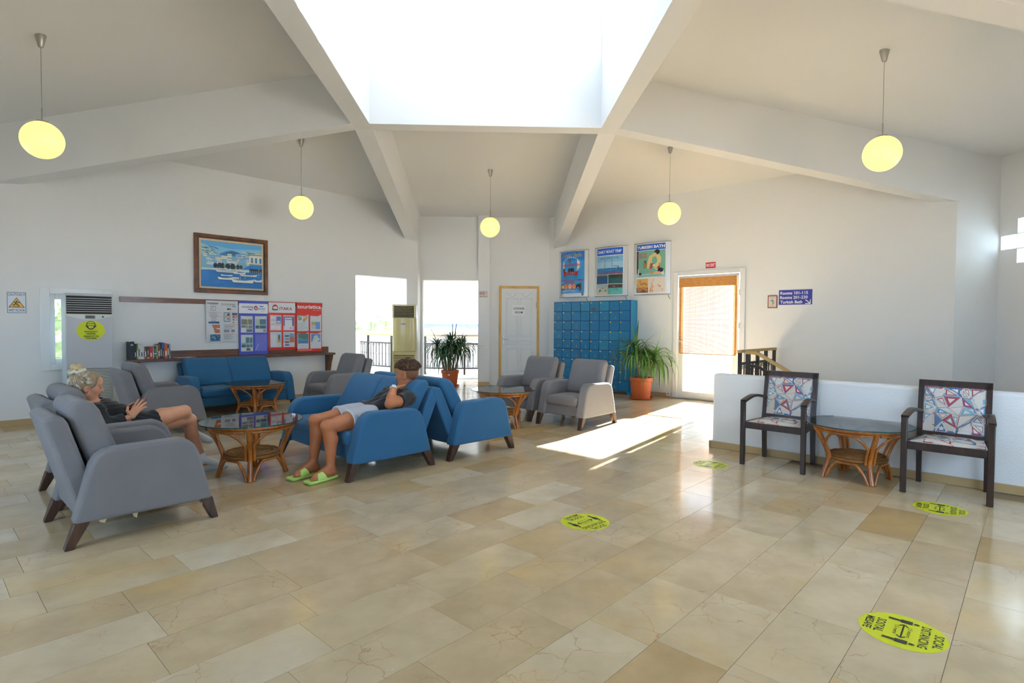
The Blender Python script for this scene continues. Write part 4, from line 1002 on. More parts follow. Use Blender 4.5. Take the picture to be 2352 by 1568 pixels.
# ---------------------------------------------------------------- rail, bookshelf with brackets, notice boards
SHW = wood('shelf_wood', srgb(66, 32, 14), srgb(116, 62, 24), .32, 6, (.6, 8, 8), coat=.4)
rl, _ = wall_thing('picture_rail', 'long brown wooden rail on the wall above the shelf', 'rail', 274.5, 692.5, 'L')
rlw, _h = size_on('L', (274.5, 692.5), (739, 692.5)); MB().box(0, rlw, -.022, -.002, 0, .075).build('board', SHW, rl, bevel=.003, seg=1)
sh, p_ = wall_thing('wall_shelf', 'brown wooden wall shelf carrying the books', 'shelf', 290, 833, 'L')
shp = Vector(sh.location); shL, _h = size_on('L', (277, 830), (750, 820)); sh.location.z = .775
SD = .20
MB().box(0, shL, -SD, -.012, 0, .04).build('shelf_board', SHW, sh, bevel=.004, seg=1)
MB().box(.02, shL - .04, -.022, -.002, .042, .145).build('back_board', SHW, sh, bevel=.003, seg=1)
for x in (.06, shL - .10):
    pr = [(0, 0), (-SD + .03, 0), (-SD + .045, -.06), (-SD + .085, -.14), (-.09, -.24), (-.065, -.36), (0, -.40)]
    MB().prism([(a - .002, b) for a, b in pr], x, x + .075, lambda a, b, d: (d, a, b)).build('bracket', SHW, sh, bevel=.004, seg=1)
# a long-row of books
books = [(.062, .255, srgb(24, 24, 28), 'black lever-arch file at the shelf end'), (.022, .20, srgb(34, 34, 38), 'thin black book beside the file'), (.018, .22, srgb(116, 128, 66), 'olive green book'),
         (.026, .222, srgb(206, 206, 186), 'cream book with pale spine'), (.036, .215, srgb(206, 206, 206), 'thick white book with printed spine'), (.016, .19, srgb(200, 200, 196), 'slim white book'),
         (.026, .178, srgb(104, 72, 70), 'brown-rose book'), (.036, .178, srgb(76, 60, 44), 'brown book with an orange foot'), (.036, .178, srgb(196, 42, 32), 'red book with white lettering'),
         (.018, .172, srgb(150, 140, 136), 'slim grey-pink book'), (.030, .175, srgb(40, 70, 52), 'dark green book with white band'), (.014, .20, srgb(196, 178, 140), 'tilted tan paperback'),
         (.030, .21, srgb(122, 84, 30), 'ochre book under the loose one'), (.020, .215, srgb(30, 36, 58), 'navy book'), (.032, .235, srgb(38, 96, 160), 'tall book with a blue top'), (.040, .222, srgb(206, 84, 40), 'orange hardback'),
         (.018, .20, srgb(40, 44, 60), 'navy and yellow book'), (.020, .21, srgb(150, 166, 198), 'pale blue book at the row end')]
sx = .0; ax, ay = 1 / S2, 1 / S2
bx0 = -.005
for i, (t, h, c, lab) in enumerate(books):
    base = shp + Vector((ax, ay, 0)) * (bx0 + t / 2) + Vector((ax, -ay, 0)) * .115; base.z = .775 + .041
    b = empty('book', base, RZL); tag(b, lab if len(lab.split()) >= 4 else lab + ' on the wall shelf', 'book', 'books on the wall shelf')
    tl = .10 if 'tilted' in lab else 0.0
    bm_ = mat('book_%d' % i, c, .45); dep = .15 if h < .21 else .165
    cvr = MB(); cvr.box(-t / 2 + .0006, -t / 2 + .003, -dep / 2, dep / 2, 0, h); cvr.box(t / 2 - .003, t / 2 - .0006, -dep / 2, dep / 2, 0, h); cvr.box(-t / 2 + .0006, t / 2 - .0006, -dep / 2 - .0015, -dep / 2 + .0015, 0, h)
    cvr.build('cover', bm_, b); MB().box(-t / 2 + .003, t / 2 - .003, -dep / 2 + .002, dep / 2 - .005, .004, h - .004).build('pages', mat('book_pages', srgb(214, 206, 186), .8), b)
    cv = Canvas(lambda x, y, k, t=t, dep=dep: (x * t - t / 2, -dep / 2 - .0018 - k, y), .0002); ink = srgb(230, 230, 226) if sum(c) < .9 else srgb(60, 60, 70)
    if i == 0: cv.ell(.5, h * .82, .28, .014, srgb(170, 172, 176), 16)
    elif i == 7: cv.rect(.05, .004, .95, .03, srgb(220, 140, 40)); cv.rect(.42, .06, .58, h - .05, ink)
    elif i == 10: cv.rect(.1, .07, .9, .085, PW); cv.rect(.1, .025, .9, .065, srgb(70, 130, 70)); cv.rect(.3, .10, .7, .15, srgb(110, 150, 160))
    elif i == 14: cv.rect(.02, .0, .98, h * .62, srgb(44, 46, 56)); cv.rect(.3, .03, .7, h * .5, srgb(130, 130, 132))
    elif i == 16: cv.rect(.12, .05, .88, h - .05, srgb(210, 206, 120))
    else: cv.rect(.30, h * .18, .70, h * (.42 + .3 * ((i * 37) % 7) / 7), ink)
    cv.build('spine_print', b); b.rotation_euler.y = 0
    bx0 += t + .0012
mg = empty('magazine', shp + Vector((ax, ay, 0)) * .72 + Vector((ax, -ay, 0)) * .11 + Vector((0, 0, 0)), RZL + .12); mg.location.z = .775 + .0405; tag(mg, 'thin magazine lying flat on the wall shelf', 'magazine')
MB().box(-.14, .14, -.085, .085, 0, .008).build('pages', mat('magazine_paper', srgb(196, 198, 200), .4), mg)
cv = Canvas(lambda x, y, k: (-.14 + .28 * x, -.085 + .17 * y, .0082 + k), .0002); cv.rect(0, 0, 1, 1, srgb(170, 180, 190)); cv.rect(.1, .1, .6, .8, srgb(90, 120, 150)); cv.build('cover', mg)

BOARD = mat('board_white', srgb(210, 213, 216), .4)
def lines(cv, x0, x1, y0, n, dy, col, h=.22, seed=1):
    rg = random.Random(seed)
    for i in range(n): cv.rect(x0, y0 - i * dy, x0 + (x1 - x0) * rg.uniform(.55, 1), y0 - i * dy + dy * h, col)
# 1 white notice sheet
n1, _ = wall_thing('notice_board', 'white dental clinic notice sheet full of fine print beside the tour posters', 'poster', 473.5, 785, 'L', .025)
w, _h = size_on('L', (473.5, 785), (547, 785), .025); h = 1.70 - n1.location.z
MB().box(0, w, -.006, 0, 0, h).build('sheet', BOARD, n1)
cv = Canvas(lambda x, y, k: (x * w, -.0065 - k, y * h), .00015); g1 = srgb(110, 114, 122); r1c = srgb(196, 110, 104)
cv.rect(.03, .925, .38, .945, srgb(60, 62, 70)); cv.rect(.10, .905, .36, .915, g1); cv.rect(.14, .76, .30, .87, srgb(120, 126, 140)); cv.rect(.155, .775, .285, .855, srgb(226, 228, 230)); cv.text('DT', .22, .815, .09, .04, srgb(40, 44, 60), .02)
lines(cv, .46, .92, .92, 2, .025, g1, .4, 2); cv.text('0(532)', .7, .87, .12, .02, g1); cv.rect(.82, .855, .86, .88, srgb(60, 130, 120)); cv.rect(.875, .855, .915, .88, srgb(50, 110, 130)); cv.ell(.68, .80, .035, .022, BLACK, 12); cv.ell(.74, .80, .035, .022, srgb(180, 70, 60), 12)
cv.rect(.03, .715, .46, .722, r1c); lines(cv, .10, .44, .69, 4, .025, g1, .3, 3); cv.rect(.13, .612, .45, .618, r1c); lines(cv, .15, .40, .59, 5, .024, g1, .3, 4)
cv.rect(.07, .445, .40, .49, srgb(36, 92, 160)); cv.rect(.3, .448, .39, .487, srgb(30, 60, 110))
cv.poly([(.18, .415), (.42, .415), (.42, .21), (.28, .21), (.24, .32)], srgb(196, 112, 66)); cv.poly([(.28, .335), (.42, .325), (.42, .30), (.34, .305)], PW)
cv.rect(.12, .02, .43, .18, srgb(38, 92, 130)); 
for i in range(26): cv.ell(rp.uniform(.14, .41), rp.uniform(.04, .16), .015, .012, rp.choice((srgb(120, 180, 210), srgb(200, 220, 230), srgb(20, 50, 80))), 8)
cv.rect(.54, .49, .74, .715, srgb(50, 90, 110)); cv.rect(.555, .505, .725, .70, srgb(176, 206, 214)); cv.ell(.62, .62, .045, .035, srgb(226, 160, 50), 10); cv.ell(.68, .66, .035, .03, srgb(40, 60, 50), 10); cv.ell(.68, .56, .03, .03, srgb(170, 90, 170), 10)
for k_ in range(4): cv.rect(.80, .44 + k_ * .07, .97, .50 + k_ * .07, (srgb(226, 210, 196), srgb(196, 196, 190), srgb(206, 150, 140), srgb(110, 90, 140))[k_]); cv.ell(.845, .47 + k_ * .07, .02, .017, srgb(60, 44, 40), 8)
cv.rect(.52, .415, .97, .422, r1c); lines(cv, .55, .92, .39, 4, .022, g1, .3, 6); cv.rect(.54, .23, .71, .295, srgb(120, 140, 156)); cv.rect(.77, .235, .88, .295, srgb(130, 120, 150)); cv.rect(.5, .175, .85, .182, r1c); lines(cv, .53, .88, .155, 6, .02, g1, .3, 7)
cv.build('print', n1)
# 2 blue poster stand
def pockets(cv, sp):
    for (x0, y0, x1, y1, bg, pics) in sp:
        cv.rect(x0, y0, x1, y1, bg)
        for (a, b, c, d, col) in pics: cv.rect(x0 + (x1 - x0) * a, y0 + (y1 - y0) * b, x0 + (x1 - x0) * c, y0 + (y1 - y0) * d, col)
n2, _ = wall_thing('tour_poster', 'blue and white tour poster with clear pockets, partly empty', 'poster', 549, 814.5, 'L', .03)
w2_, _h = size_on('L', (549, 814.5), (615.5, 814.5), .03); h2 = 1.71 - n2.location.z
PBL = srgb(62, 78, 190)
MB().box(0, w2_, -.006, 0, 0, h2).build('board', mat('poster_blue', PBL, .3), n2)
cv = Canvas(lambda x, y, k: (x * w2_, -.0065 - k, y * h2), .00015)
cv.rect(0, .77, 1, .955, srgb(232, 234, 240)); cv.text('meeting', .30, .885, .40, .055, srgb(62, 66, 150), .012, .25); cv.text('point', .78, .855, .26, .05, srgb(62, 66, 150), .012, .25)
cv.ell(.58, .872, .065, .042, srgb(120, 40, 70), 20); cv.ell(.585, .87, .045, .03, srgb(200, 90, 100), 16); cv.ell(.58, .866, .025, .017, PW, 12); cv.poly([(.68, .895), (.75, .915), (.87, .91), (.82, .895)], srgb(50, 76, 200)); cv.poly([(.28, .845), (.34, .855), (.49, .838), (.42, .828)], srgb(50, 76, 200)); cv.text('TURKEY', .83, .815, .14, .015, srgb(206, 70, 60))
P1 = [(.05, .48, .95, .80, srgb(120, 126, 110)), (.05, .04, .42, .28, srgb(214, 216, 218)), (.46, .04, .95, .2, srgb(84, 110, 140)), (.46, .24, .95, .44, srgb(130, 138, 140)), (.05, .30, .42, .44, srgb(110, 120, 126))]
P2 = [(.4, .48, .95, .82, srgb(70, 116, 130)), (.05, .48, .36, .82, srgb(176, 196, 190)), (.05, .24, .36, .44, srgb(50, 100, 130)), (.4, .24, .95, .44, srgb(60, 92, 110)), (.7, .04, .95, .2, srgb(130, 140, 150))]
P3 = [(.4, .5, .95, .84, srgb(70, 130, 150)), (.05, .44, .95, .52, srgb(150, 170, 170)), (.05, .24, .4, .42, srgb(50, 110, 150)), (.44, .24, .95, .42, srgb(90, 120, 120)), (.44, .04, .8, .2, srgb(90, 100, 110))]
pockets(cv, [(.06, .41, .47, .72, srgb(206, 210, 208), P1), (.54, .41, .95, .72, srgb(206, 212, 214), P2), (.06, .06, .47, .37, srgb(206, 212, 214), P3), (.54, .06, .95, .37, srgb(104, 112, 206), [])])
cv.line([(.36, .36), (.34, .20), (.40, .07)], .012, srgb(226, 232, 238)); cv.line([(.66, .20), (.60, .13), (.55, .07)], .014, srgb(190, 200, 240)); cv.line([(.06, .72), (.28, .66), (.31, .55), (.30, .48)], .014, srgb(230, 234, 236))
cv.build('print', n2)
# 3 red poster
n3, _ = wall_thing('tour_poster', 'red tour poster with white header, rounded corners and four pockets', 'poster', 616.5, 804.5, 'L', .03)
w3, _h = size_on('L', (616.5, 804.5), (679, 804.5), .03); h3 = 1.71 - n3.location.z; RED = srgb(214, 34, 20)
MB().box(0, w3, -.006, 0, 0, h3).build('board', mat('poster_red', RED, .3), n3, bevel=.02, seg=3)
cv = Canvas(lambda x, y, k: (x * w3, -.0065 - k, y * h3), .00015)
cv.rect(.01, .775, .99, .99, srgb(226, 226, 230)); cv.rect(.025, .785, .975, .98, srgb(150, 152, 160)); cv.rect(.03, .788, .97, .977, srgb(226, 226, 230))
cv.text('ITAKA', .64, .865, .47, .062, srgb(128, 18, 22), .02); cv.ell(.245, .885, .10, .062, srgb(190, 24, 28), 20); cv.poly([(.14, .83), (.15, .88), (.22, .845), (.33, .86), (.35, .83)], srgb(30, 20, 24)); cv.poly([(.165, .875), (.19, .905), (.30, .91), (.325, .88), (.30, .85), (.19, .852)], srgb(232, 230, 232))
Q1 = [(.06, .1, .5, .9, srgb(226, 228, 232)), (.56, .45, .96, .9, srgb(70, 120, 190)), (.6, .5, .9, .62, srgb(210, 220, 230)), (.08, .72, .48, .74, RED), (.08, .62, .48, .64, BLACK), (.08, .44, .48, .46, RED), (.08, .36, .48, .38, BLACK), (.56, .06, .9, .3, srgb(230, 226, 226))]
Q2 = [(.04, .3, .96, .9, srgb(90, 90, 170)), (.14, .06, .80, .84, srgb(226, 226, 234)), (.16, .70, .8, .74, srgb(150, 40, 60)), (.6, .12, .72, .2, srgb(120, 150, 200))]
Q3 = [(.05, .3, .96, .9, srgb(176, 200, 220)), (.06, .05, .55, .84, srgb(216, 218, 226)), (.66, .32, .88, .56, srgb(206, 150, 50)), (.7, .5, .86, .8, srgb(70, 90, 60))]
Q4 = [(.05, .3, .96, .9, srgb(120, 160, 210)), (.55, .3, .96, .66, srgb(176, 120, 80)), (.1, .02, .56, .86, srgb(220, 220, 228)), (.14, .66, .52, .8, srgb(80, 96, 76)), (.14, .46, .52, .6, srgb(120, 150, 200)), (.14, .26, .52, .4, srgb(176, 80, 40)), (.14, .08, .52, .2, srgb(60, 120, 190))]
pockets(cv, [(.06, .41, .47, .73, srgb(222, 196, 196), Q1), (.53, .41, .95, .73, srgb(222, 196, 196), Q2), (.06, .06, .47, .38, srgb(206, 210, 216), Q3), (.53, .06, .95, .38, srgb(206, 210, 216), Q4)])
for (a, b) in ((.06, .47), (.53, .95)):
    for y in (.06, .41): cv.rect(a, y, b, y + (.06 if y == .06 else .02), RED) if False else None
cv.build('print', n3)
# 4 red poster with lettering
n4, _ = wall_thing('tour_poster', 'bright red tour poster with big white lettering and four pockets', 'poster', 681, 808, 'L', .03)
w4, _h = size_on('L', (681, 808), (739, 808), .03); h4 = 1.715 - n4.location.z
MB().box(0, w4, -.006, 0, 0, h4).build('board', mat('poster_red', RED, .3), n4)
cv = Canvas(lambda x, y, k: (x * w4, -.0065 - k, y * h4), .00015)
cv.text('touristica', .5, .915, .94, .075, PW, .03); cv.text('tatil aşkına', .80, .845, .34, .022, srgb(240, 200, 190), .0); lines(cv, .04, .96, .03, 1, .02, srgb(230, 190, 180), .5)
for (x0, y0) in ((.03, .42), (.53, .42), (.03, .06), (.53, .06)): cv.rect(x0, y0, x0 + .44, y0 + .34, srgb(216, 220, 224)); cv.poly([(x0, y0 + .34), (x0 + .44, y0 + .34), (x0 + .3, y0 + .305), (x0, y0 + .315)], srgb(206, 70, 50))
for i in range(14): cv.ell(rp.uniform(.06, .18), rp.uniform(.65, .71), .03, .016, rp.choice((srgb(120, 140, 100), srgb(160, 170, 150))), 8)
for i in range(18): cv.ell(rp.uniform(.26, .40), rp.uniform(.62, .71), .03, .018, rp.choice((srgb(200, 120, 110), srgb(214, 190, 100), srgb(176, 176, 150))), 8)
lines(cv, .06, .42, .58, 5, .03, srgb(176, 182, 190), .3, 9); cv.rect(.58, .54, .82, .61, srgb(176, 170, 110)); cv.rect(.74, .46, .92, .61, srgb(110, 160, 220)); cv.rect(.58, .46, .72, .53, srgb(190, 206, 214))
cv.rect(.05, .17, .45, .37, srgb(70, 150, 176)); cv.poly([(.05, .37), (.45, .37), (.45, .27), (.3, .25), (.05, .30)], srgb(76, 120, 110)); cv.rect(.05, .17, .45, .22, srgb(60, 120, 170)); cv.rect(.56, .20, .93, .36, srgb(96, 140, 200)); cv.poly([(.6, .2), (.68, .32), (.78, .34), (.92, .24), (.8, .2)], srgb(206, 220, 226)); cv.ell(.72, .28, .05, .03, srgb(200, 206, 110), 10); lines(cv, .06, .4, .13, 3, .025, srgb(190, 196, 204), .3, 5)
cv.build('print', n4)

# ---------------------------------------------------------------- signs
def sign(name, label, x0y0, x1y1, side, off, draw, edge=srgb(226, 228, 230), t=.006, cat='sign'):
    r, p = wall_thing(name, label, cat, x0y0[0], x0y0[1], side, off); w, _ = size_on(side, (x0y0[0], x0y0[1]), (x1y1[0], x0y0[1]), off)
    top = (on_lw if side == 'L' else on_rw)(x1y1[0], x1y1[1], off).z; h = top - p.z
    MB().box(0, w, -t, 0, 0, h).build('plate', mat(name + '_plate', edge, .35), r, bevel=.002, seg=1)
    cv = Canvas(lambda x, y, k: (x * w, -t - .0004 - k, y * h), .0002); draw(cv); cv.build('print', r); return r
def d_wet(cv):
    nav = srgb(44, 52, 92); cv.rect(.02, .02, .98, .98, nav); cv.rect(.045, .04, .955, .96, srgb(222, 226, 232))
    cv.text('CAUTION !!!', .5, .87, .88, .11, nav, .012); cv.text('WET FLOOR', .5, .14, .84, .11, nav, .012)
    cv.poly([(.08, .27), (.92, .27), (.5, .74)], BLACK); cv.poly([(.14, .295), (.86, .295), (.5, .70)], srgb(236, 176, 24))
    cv.ell(.52, .575, .035, .03, BLACK, 10); cv.line([(.5, .55), (.44, .46), (.56, .40), (.64, .33)], .05, BLACK); cv.line([(.46, .47), (.36, .38), (.30, .40)], .045, BLACK); cv.line([(.48, .53), (.60, .49), (.68, .54)], .035, BLACK); cv.line([(.47, .52), (.36, .52)], .035, BLACK); cv.rect(.34, .31, .62, .325, BLACK)
sign('wet_floor_sign', 'white caution wet floor sign with yellow triangle on the wall', (15.5, 719), (61, 671), 'L', .0, d_wet)
def d_exit(cv): cv.rect(.03, .05, .97, .95, srgb(206, 22, 28)); cv.text('NO EXIT', .5, .5, .80, .50, PW, .03)
sign('no_exit_sign', 'red NO EXIT sign above the glazed door', (1620.5, 617), (1644.5, 600.5), 'R', .0, d_exit)
def d_rooms(cv):
    cv.rect(.006, .015, .994, .985, srgb(48, 54, 156)); 
    for t, y, cx, w in (('Rooms 101-115', .78, .46, .82), ('Rooms 201-230', .49, .455, .82), ('Turkish Bath', .19, .38, .66)): cv.text(t, cx, y, w, .20, PW, .02)
    cv.line([(.80, .33), (.93, .09)], .035, PW); cv.line([(.94, .34), (.94, .05)], .022, PW); cv.line([(.79, .07), (.95, .07)], .05, PW)
sign('room_sign', 'blue sign with white room numbers and an arrow', (1788.5, 700.5), (1866, 663.2), 'R', .0, d_rooms)
def d_warn(cv):
    cv.rect(.10, .08, .90, .92, srgb(206, 202, 190)); cv.text('WARNING', .5, .82, .6, .07, srgb(90, 90, 90)); cv.ell(.45, .68, .05, .04, srgb(70, 70, 74), 10); cv.line([(.45, .63), (.55, .48), (.5, .34), (.56, .24)], .05, srgb(70, 70, 74)); cv.line([(.5, .56), (.26, .58)], .04, srgb(70, 70, 74)); cv.line([(.5, .6), (.72, .54)], .04, srgb(70, 70, 74)); cv.line([(.54, .47), (.70, .36)], .05, srgb(70, 70, 74)); cv.text('WET FLOOR', .5, .15, .6, .06, srgb(90, 90, 90))
sign('warning_sign', 'small framed slip warning in a red-brown frame beside the room sign', (1763.5, 707.5), (1785.5, 678), 'R', .0, d_warn, srgb(150, 66, 42), .012)
# NO! sign on the pillar, luggage paper on the door
def plate_xz(name, label, x0, x1, z0, z1, y, draw, col=PW, t=.004):
    r = empty(name, (x0, y, z0)); tag(r, label, 'sign'); w, h = x1 - x0, z1 - z0; MB().box(0, w, -t, 0, 0, h).build('plate', mat(name + '_plate', col, .5), r)
    cv = Canvas(lambda x, y_, k: (x * w, -t - .0004 - k, y_ * h), .0003); draw(cv); cv.build('print', r); return r
pn = on_plane(1101, 683, (0, 1, 0), YARM_B - .1); pn1 = on_plane(1120, 668, (0, 1, 0), YARM_B - .1)
def d_no(cv):
    rc = srgb(150, 40, 52); cv.rect(.02, .02, .98, .98, rc); cv.rect(.04, .05, .96, .95, srgb(222, 220, 216)); cv.text('N', .18, .64, .22, .42, rc, .03); cv.ell(.50, .64, .17, .24, rc, 18); cv.ell(.50, .64, .115, .165, srgb(222, 220, 216), 18); cv.line([(.41, .76), (.59, .52)], .06, rc); cv.text('!', .82, .64, .07, .42, rc, .03); cv.text('SMOKING', .5, .2, .84, .16, rc, .02)
plate_xz('no_sign', 'small white and red NO sign on the slim pillar', pn.x, pn1.x, pn.z, pn1.z, YARM_B - .1, d_no)
pl0 = on_plane(1175.5, 724.5, (0, 1, 0), YARM_B); pl1 = on_plane(1206, 700, (0, 1, 0), YARM_B)
def d_lug(cv): cv.text('LUGGAGE', .53, .66, .82, .20, BLACK, .02); cv.text('ROOM', .54, .30, .56, .20, BLACK, .02)
plate_xz('luggage_notice', 'white paper reading LUGGAGE ROOM taped to the door', pl0.x, pl1.x, pl0.z, pl1.z, YARM_B - .009, d_lug, t=.001)

# ---------------------------------------------------------------- three curved light boxes
ALU = mat('light_box_aluminium', (.62, .64, .66), .3, metal=.6)
def lightbox(name, label, x0, y0, x1, y1, draw):
    r, p = wall_thing(name, label, 'poster', x0, y0, 'R', .0); w, _ = size_on('R', (x0, y0), (x1, y0)); h = on_rw(x1, y1, .0).z - p.z
    d = .085
    def cy(t): return -(d * .35 + d * .65 * (1 - (2 * t - 1) ** 2))
    n = 12; mb = MB()
    pts = [(w * i / n, cy(i / n)) for i in range(n + 1)] + [(w, -.002), (0, -.002)]
    MB().prism(pts, .0, h, lambda a, b, dd: (a, b, dd)).build('housing', ALU, r, smooth=40)
    for z0 in (-.004, h - .012): MB().prism([(a, b - .003 if b < -.01 else b) for a, b in pts], z0, z0 + .016, lambda a, b, dd: (a, b, dd)).build('end_cap', mat('light_box_cap', (.30, .30, .31), .4, metal=.4), r, smooth=40)
    cv = Canvas(lambda x, y, k: (w * (.07 + .83 * x), cy(.07 + .83 * x) - .0015 - k, h * (.02 + .96 * y)), .0002); cv.rect(0, 0, 1, 1, srgb(228, 230, 232), 10); draw(cv); cv.build('print', r, .2)
    MB().tube([(w - .04, -.03, 0), (w - .03, -.025, -.05), (w - .01, -.01, -.09)], .004, 6).build('lead', mat('lead_black', (.02, .02, .02), .5), r)
    return r
LB = srgb(28, 94, 206)
def d_p1(cv):
    cv.rect(0, .07, 1, 1, srgb(54, 146, 214), 10); cv.rect(0, .8, 1, 1, srgb(34, 116, 200), 10)
    cv.text('Hotel Baba', .5, .92, .82, .085, PW, .05, .35); cv.text('Hotel Baba', .5, .92, .80, .075, BLACK, .012, .35)
    cv.ell(.48, .70, .36, .17, srgb(232, 236, 240), 26)
    for i in range(26): a = i * .2417; cv.poly([(.48 + .34 * math.cos(a), .70 + .16 * math.sin(a)), (.48 + .43 * math.cos(a + .06), .70 + .205 * math.sin(a + .06)), (.48 + .34 * math.cos(a + .12), .70 + .16 * math.sin(a + .12))], srgb(206, 224, 238))
    cv.ell(.42, .80, .055, .05, srgb(86, 90, 96), 14); cv.rect(.405, .68, .435, .76, srgb(110, 114, 120)); cv.text('Like a Feel Star', .48, .705, .80, .07, srgb(196, 32, 40), .012, .3)
    for x in (.18, .42, .5, .58, .4): cv.ell(x, .60, .03, .035, BLACK, 10); cv.rect(x - .03, .54, x + .03, .6, BLACK)
    cv.rect(.15, .465, .76, .565, srgb(190, 22, 26)); cv.text('KARAOKE', .455, .515, .58, .075, srgb(70, 6, 10), .03); cv.text('KARAOKE', .45, .518, .56, .068, srgb(222, 44, 40), .01); cv.text('DISCO & BAR', .46, .425, .62, .055, srgb(28, 150, 178), .03)
    cv.text('X FACTOR - BOXING - FORMULA', .5, .36, .97, .035, srgb(190, 30, 40), .015); cv.text('ALL SPORTS', .44, .315, .42, .035, srgb(190, 30, 40), .015)
    cv.rect(.06, .12, .9, .29, srgb(70, 52, 46)); 
    for x, rr, c in ((.13, .06, srgb(214, 176, 90)), (.28, .085, srgb(216, 132, 84)), (.46, .08, srgb(224, 150, 106)), (.62, .08, srgb(206, 120, 76)), (.78, .07, srgb(46, 40, 40))): cv.ell(x, .22, rr, rr * .75, c, 14); cv.ell(x, .195, rr * .35, rr * .16, PW, 8)
    lines(cv, .1, .9, .125, 2, .025, srgb(214, 220, 226), .4, 3); cv.rect(.02, .01, .98, .07, srgb(36, 52, 96)); cv.ell(.09, .04, .05, .022, PW, 12); cv.rect(.17, .015, .33, .065, PW); cv.text('SKY', .46, .04, .17, .036, PW, .02); cv.text('SPORTS', .75, .04, .38, .036, PW, .02)
def d_p2(cv):
    cv.rect(.02, .84, .98, .99, LB, 10); cv.text('DAILY BOAT TRIP', .5, .915, .86, .06, PW, .03); cv.rect(.02, .44, .98, .825, srgb(150, 196, 226), 10); cv.rect(.02, .70, .98, .825, srgb(120, 178, 220), 10); cv.text('SEA - SUN - FUN', .5, .78, .68, .045, srgb(60, 66, 74), .004)
    cv.rect(.02, .44, .98, .57, srgb(38, 110, 170), 10); cv.poly([(.16, .575), (.86, .60), (.84, .56), (.72, .545), (.30, .548)], srgb(60, 70, 66)); cv.poly([(.24, .55), (.8, .56), (.76, .54), (.34, .538)], srgb(206, 212, 214)); cv.line([(.34, .57), (.34, .82)], .012, srgb(60, 60, 62)); cv.line([(.62, .58), (.62, .82)], .012, srgb(60, 60, 62)); cv.poly([(.14, .59), (.31, .60), (.30, .74)], srgb(176, 198, 208)); cv.rect(.66, .60, .84, .61, srgb(50, 50, 54))
    for i in range(20): x = rp.uniform(.04, .8); y = rp.uniform(.45, .55); cv.rect(x, y, x + .12, y + .006, rp.choice((srgb(80, 150, 200), srgb(24, 84, 140))))
    cv.text('FOR BOOKING AND INFO ASK AT RECEPTION', .5, .465, .92, .03, srgb(200, 36, 40), .012)
    cv.rect(.02, .24, .46, .43, srgb(24, 76, 130), 4); cv.rect(.02, .40, .46, .43, srgb(90, 110, 70), 4); cv.rect(.49, .24, .98, .43, srgb(36, 92, 96), 4); cv.rect(.49, .36, .98, .43, srgb(46, 60, 44), 4); cv.rect(.55, .38, .9, .39, srgb(170, 180, 170))
    cv.rect(.02, .02, .46, .225, srgb(150, 170, 176), 4); cv.rect(.02, .02, .46, .08, srgb(200, 190, 160), 4)
    for i in range(12): x = rp.uniform(.04, .4); y = rp.uniform(.07, .16); cv.rect(x, y, x + .05, y + .03, rp.choice((srgb(226, 222, 210), srgb(70, 80, 50), srgb(190, 170, 130))))
    cv.rect(.49, .02, .98, .225, srgb(84, 178, 170), 4); cv.rect(.49, .15, .98, .225, srgb(60, 50, 46), 4)
    for i in range(9): cv.ell(rp.uniform(.52, .95), rp.uniform(.05, .2), .018, .01, rp.choice((srgb(200, 90, 90), PW, srgb(60, 50, 50))), 8)
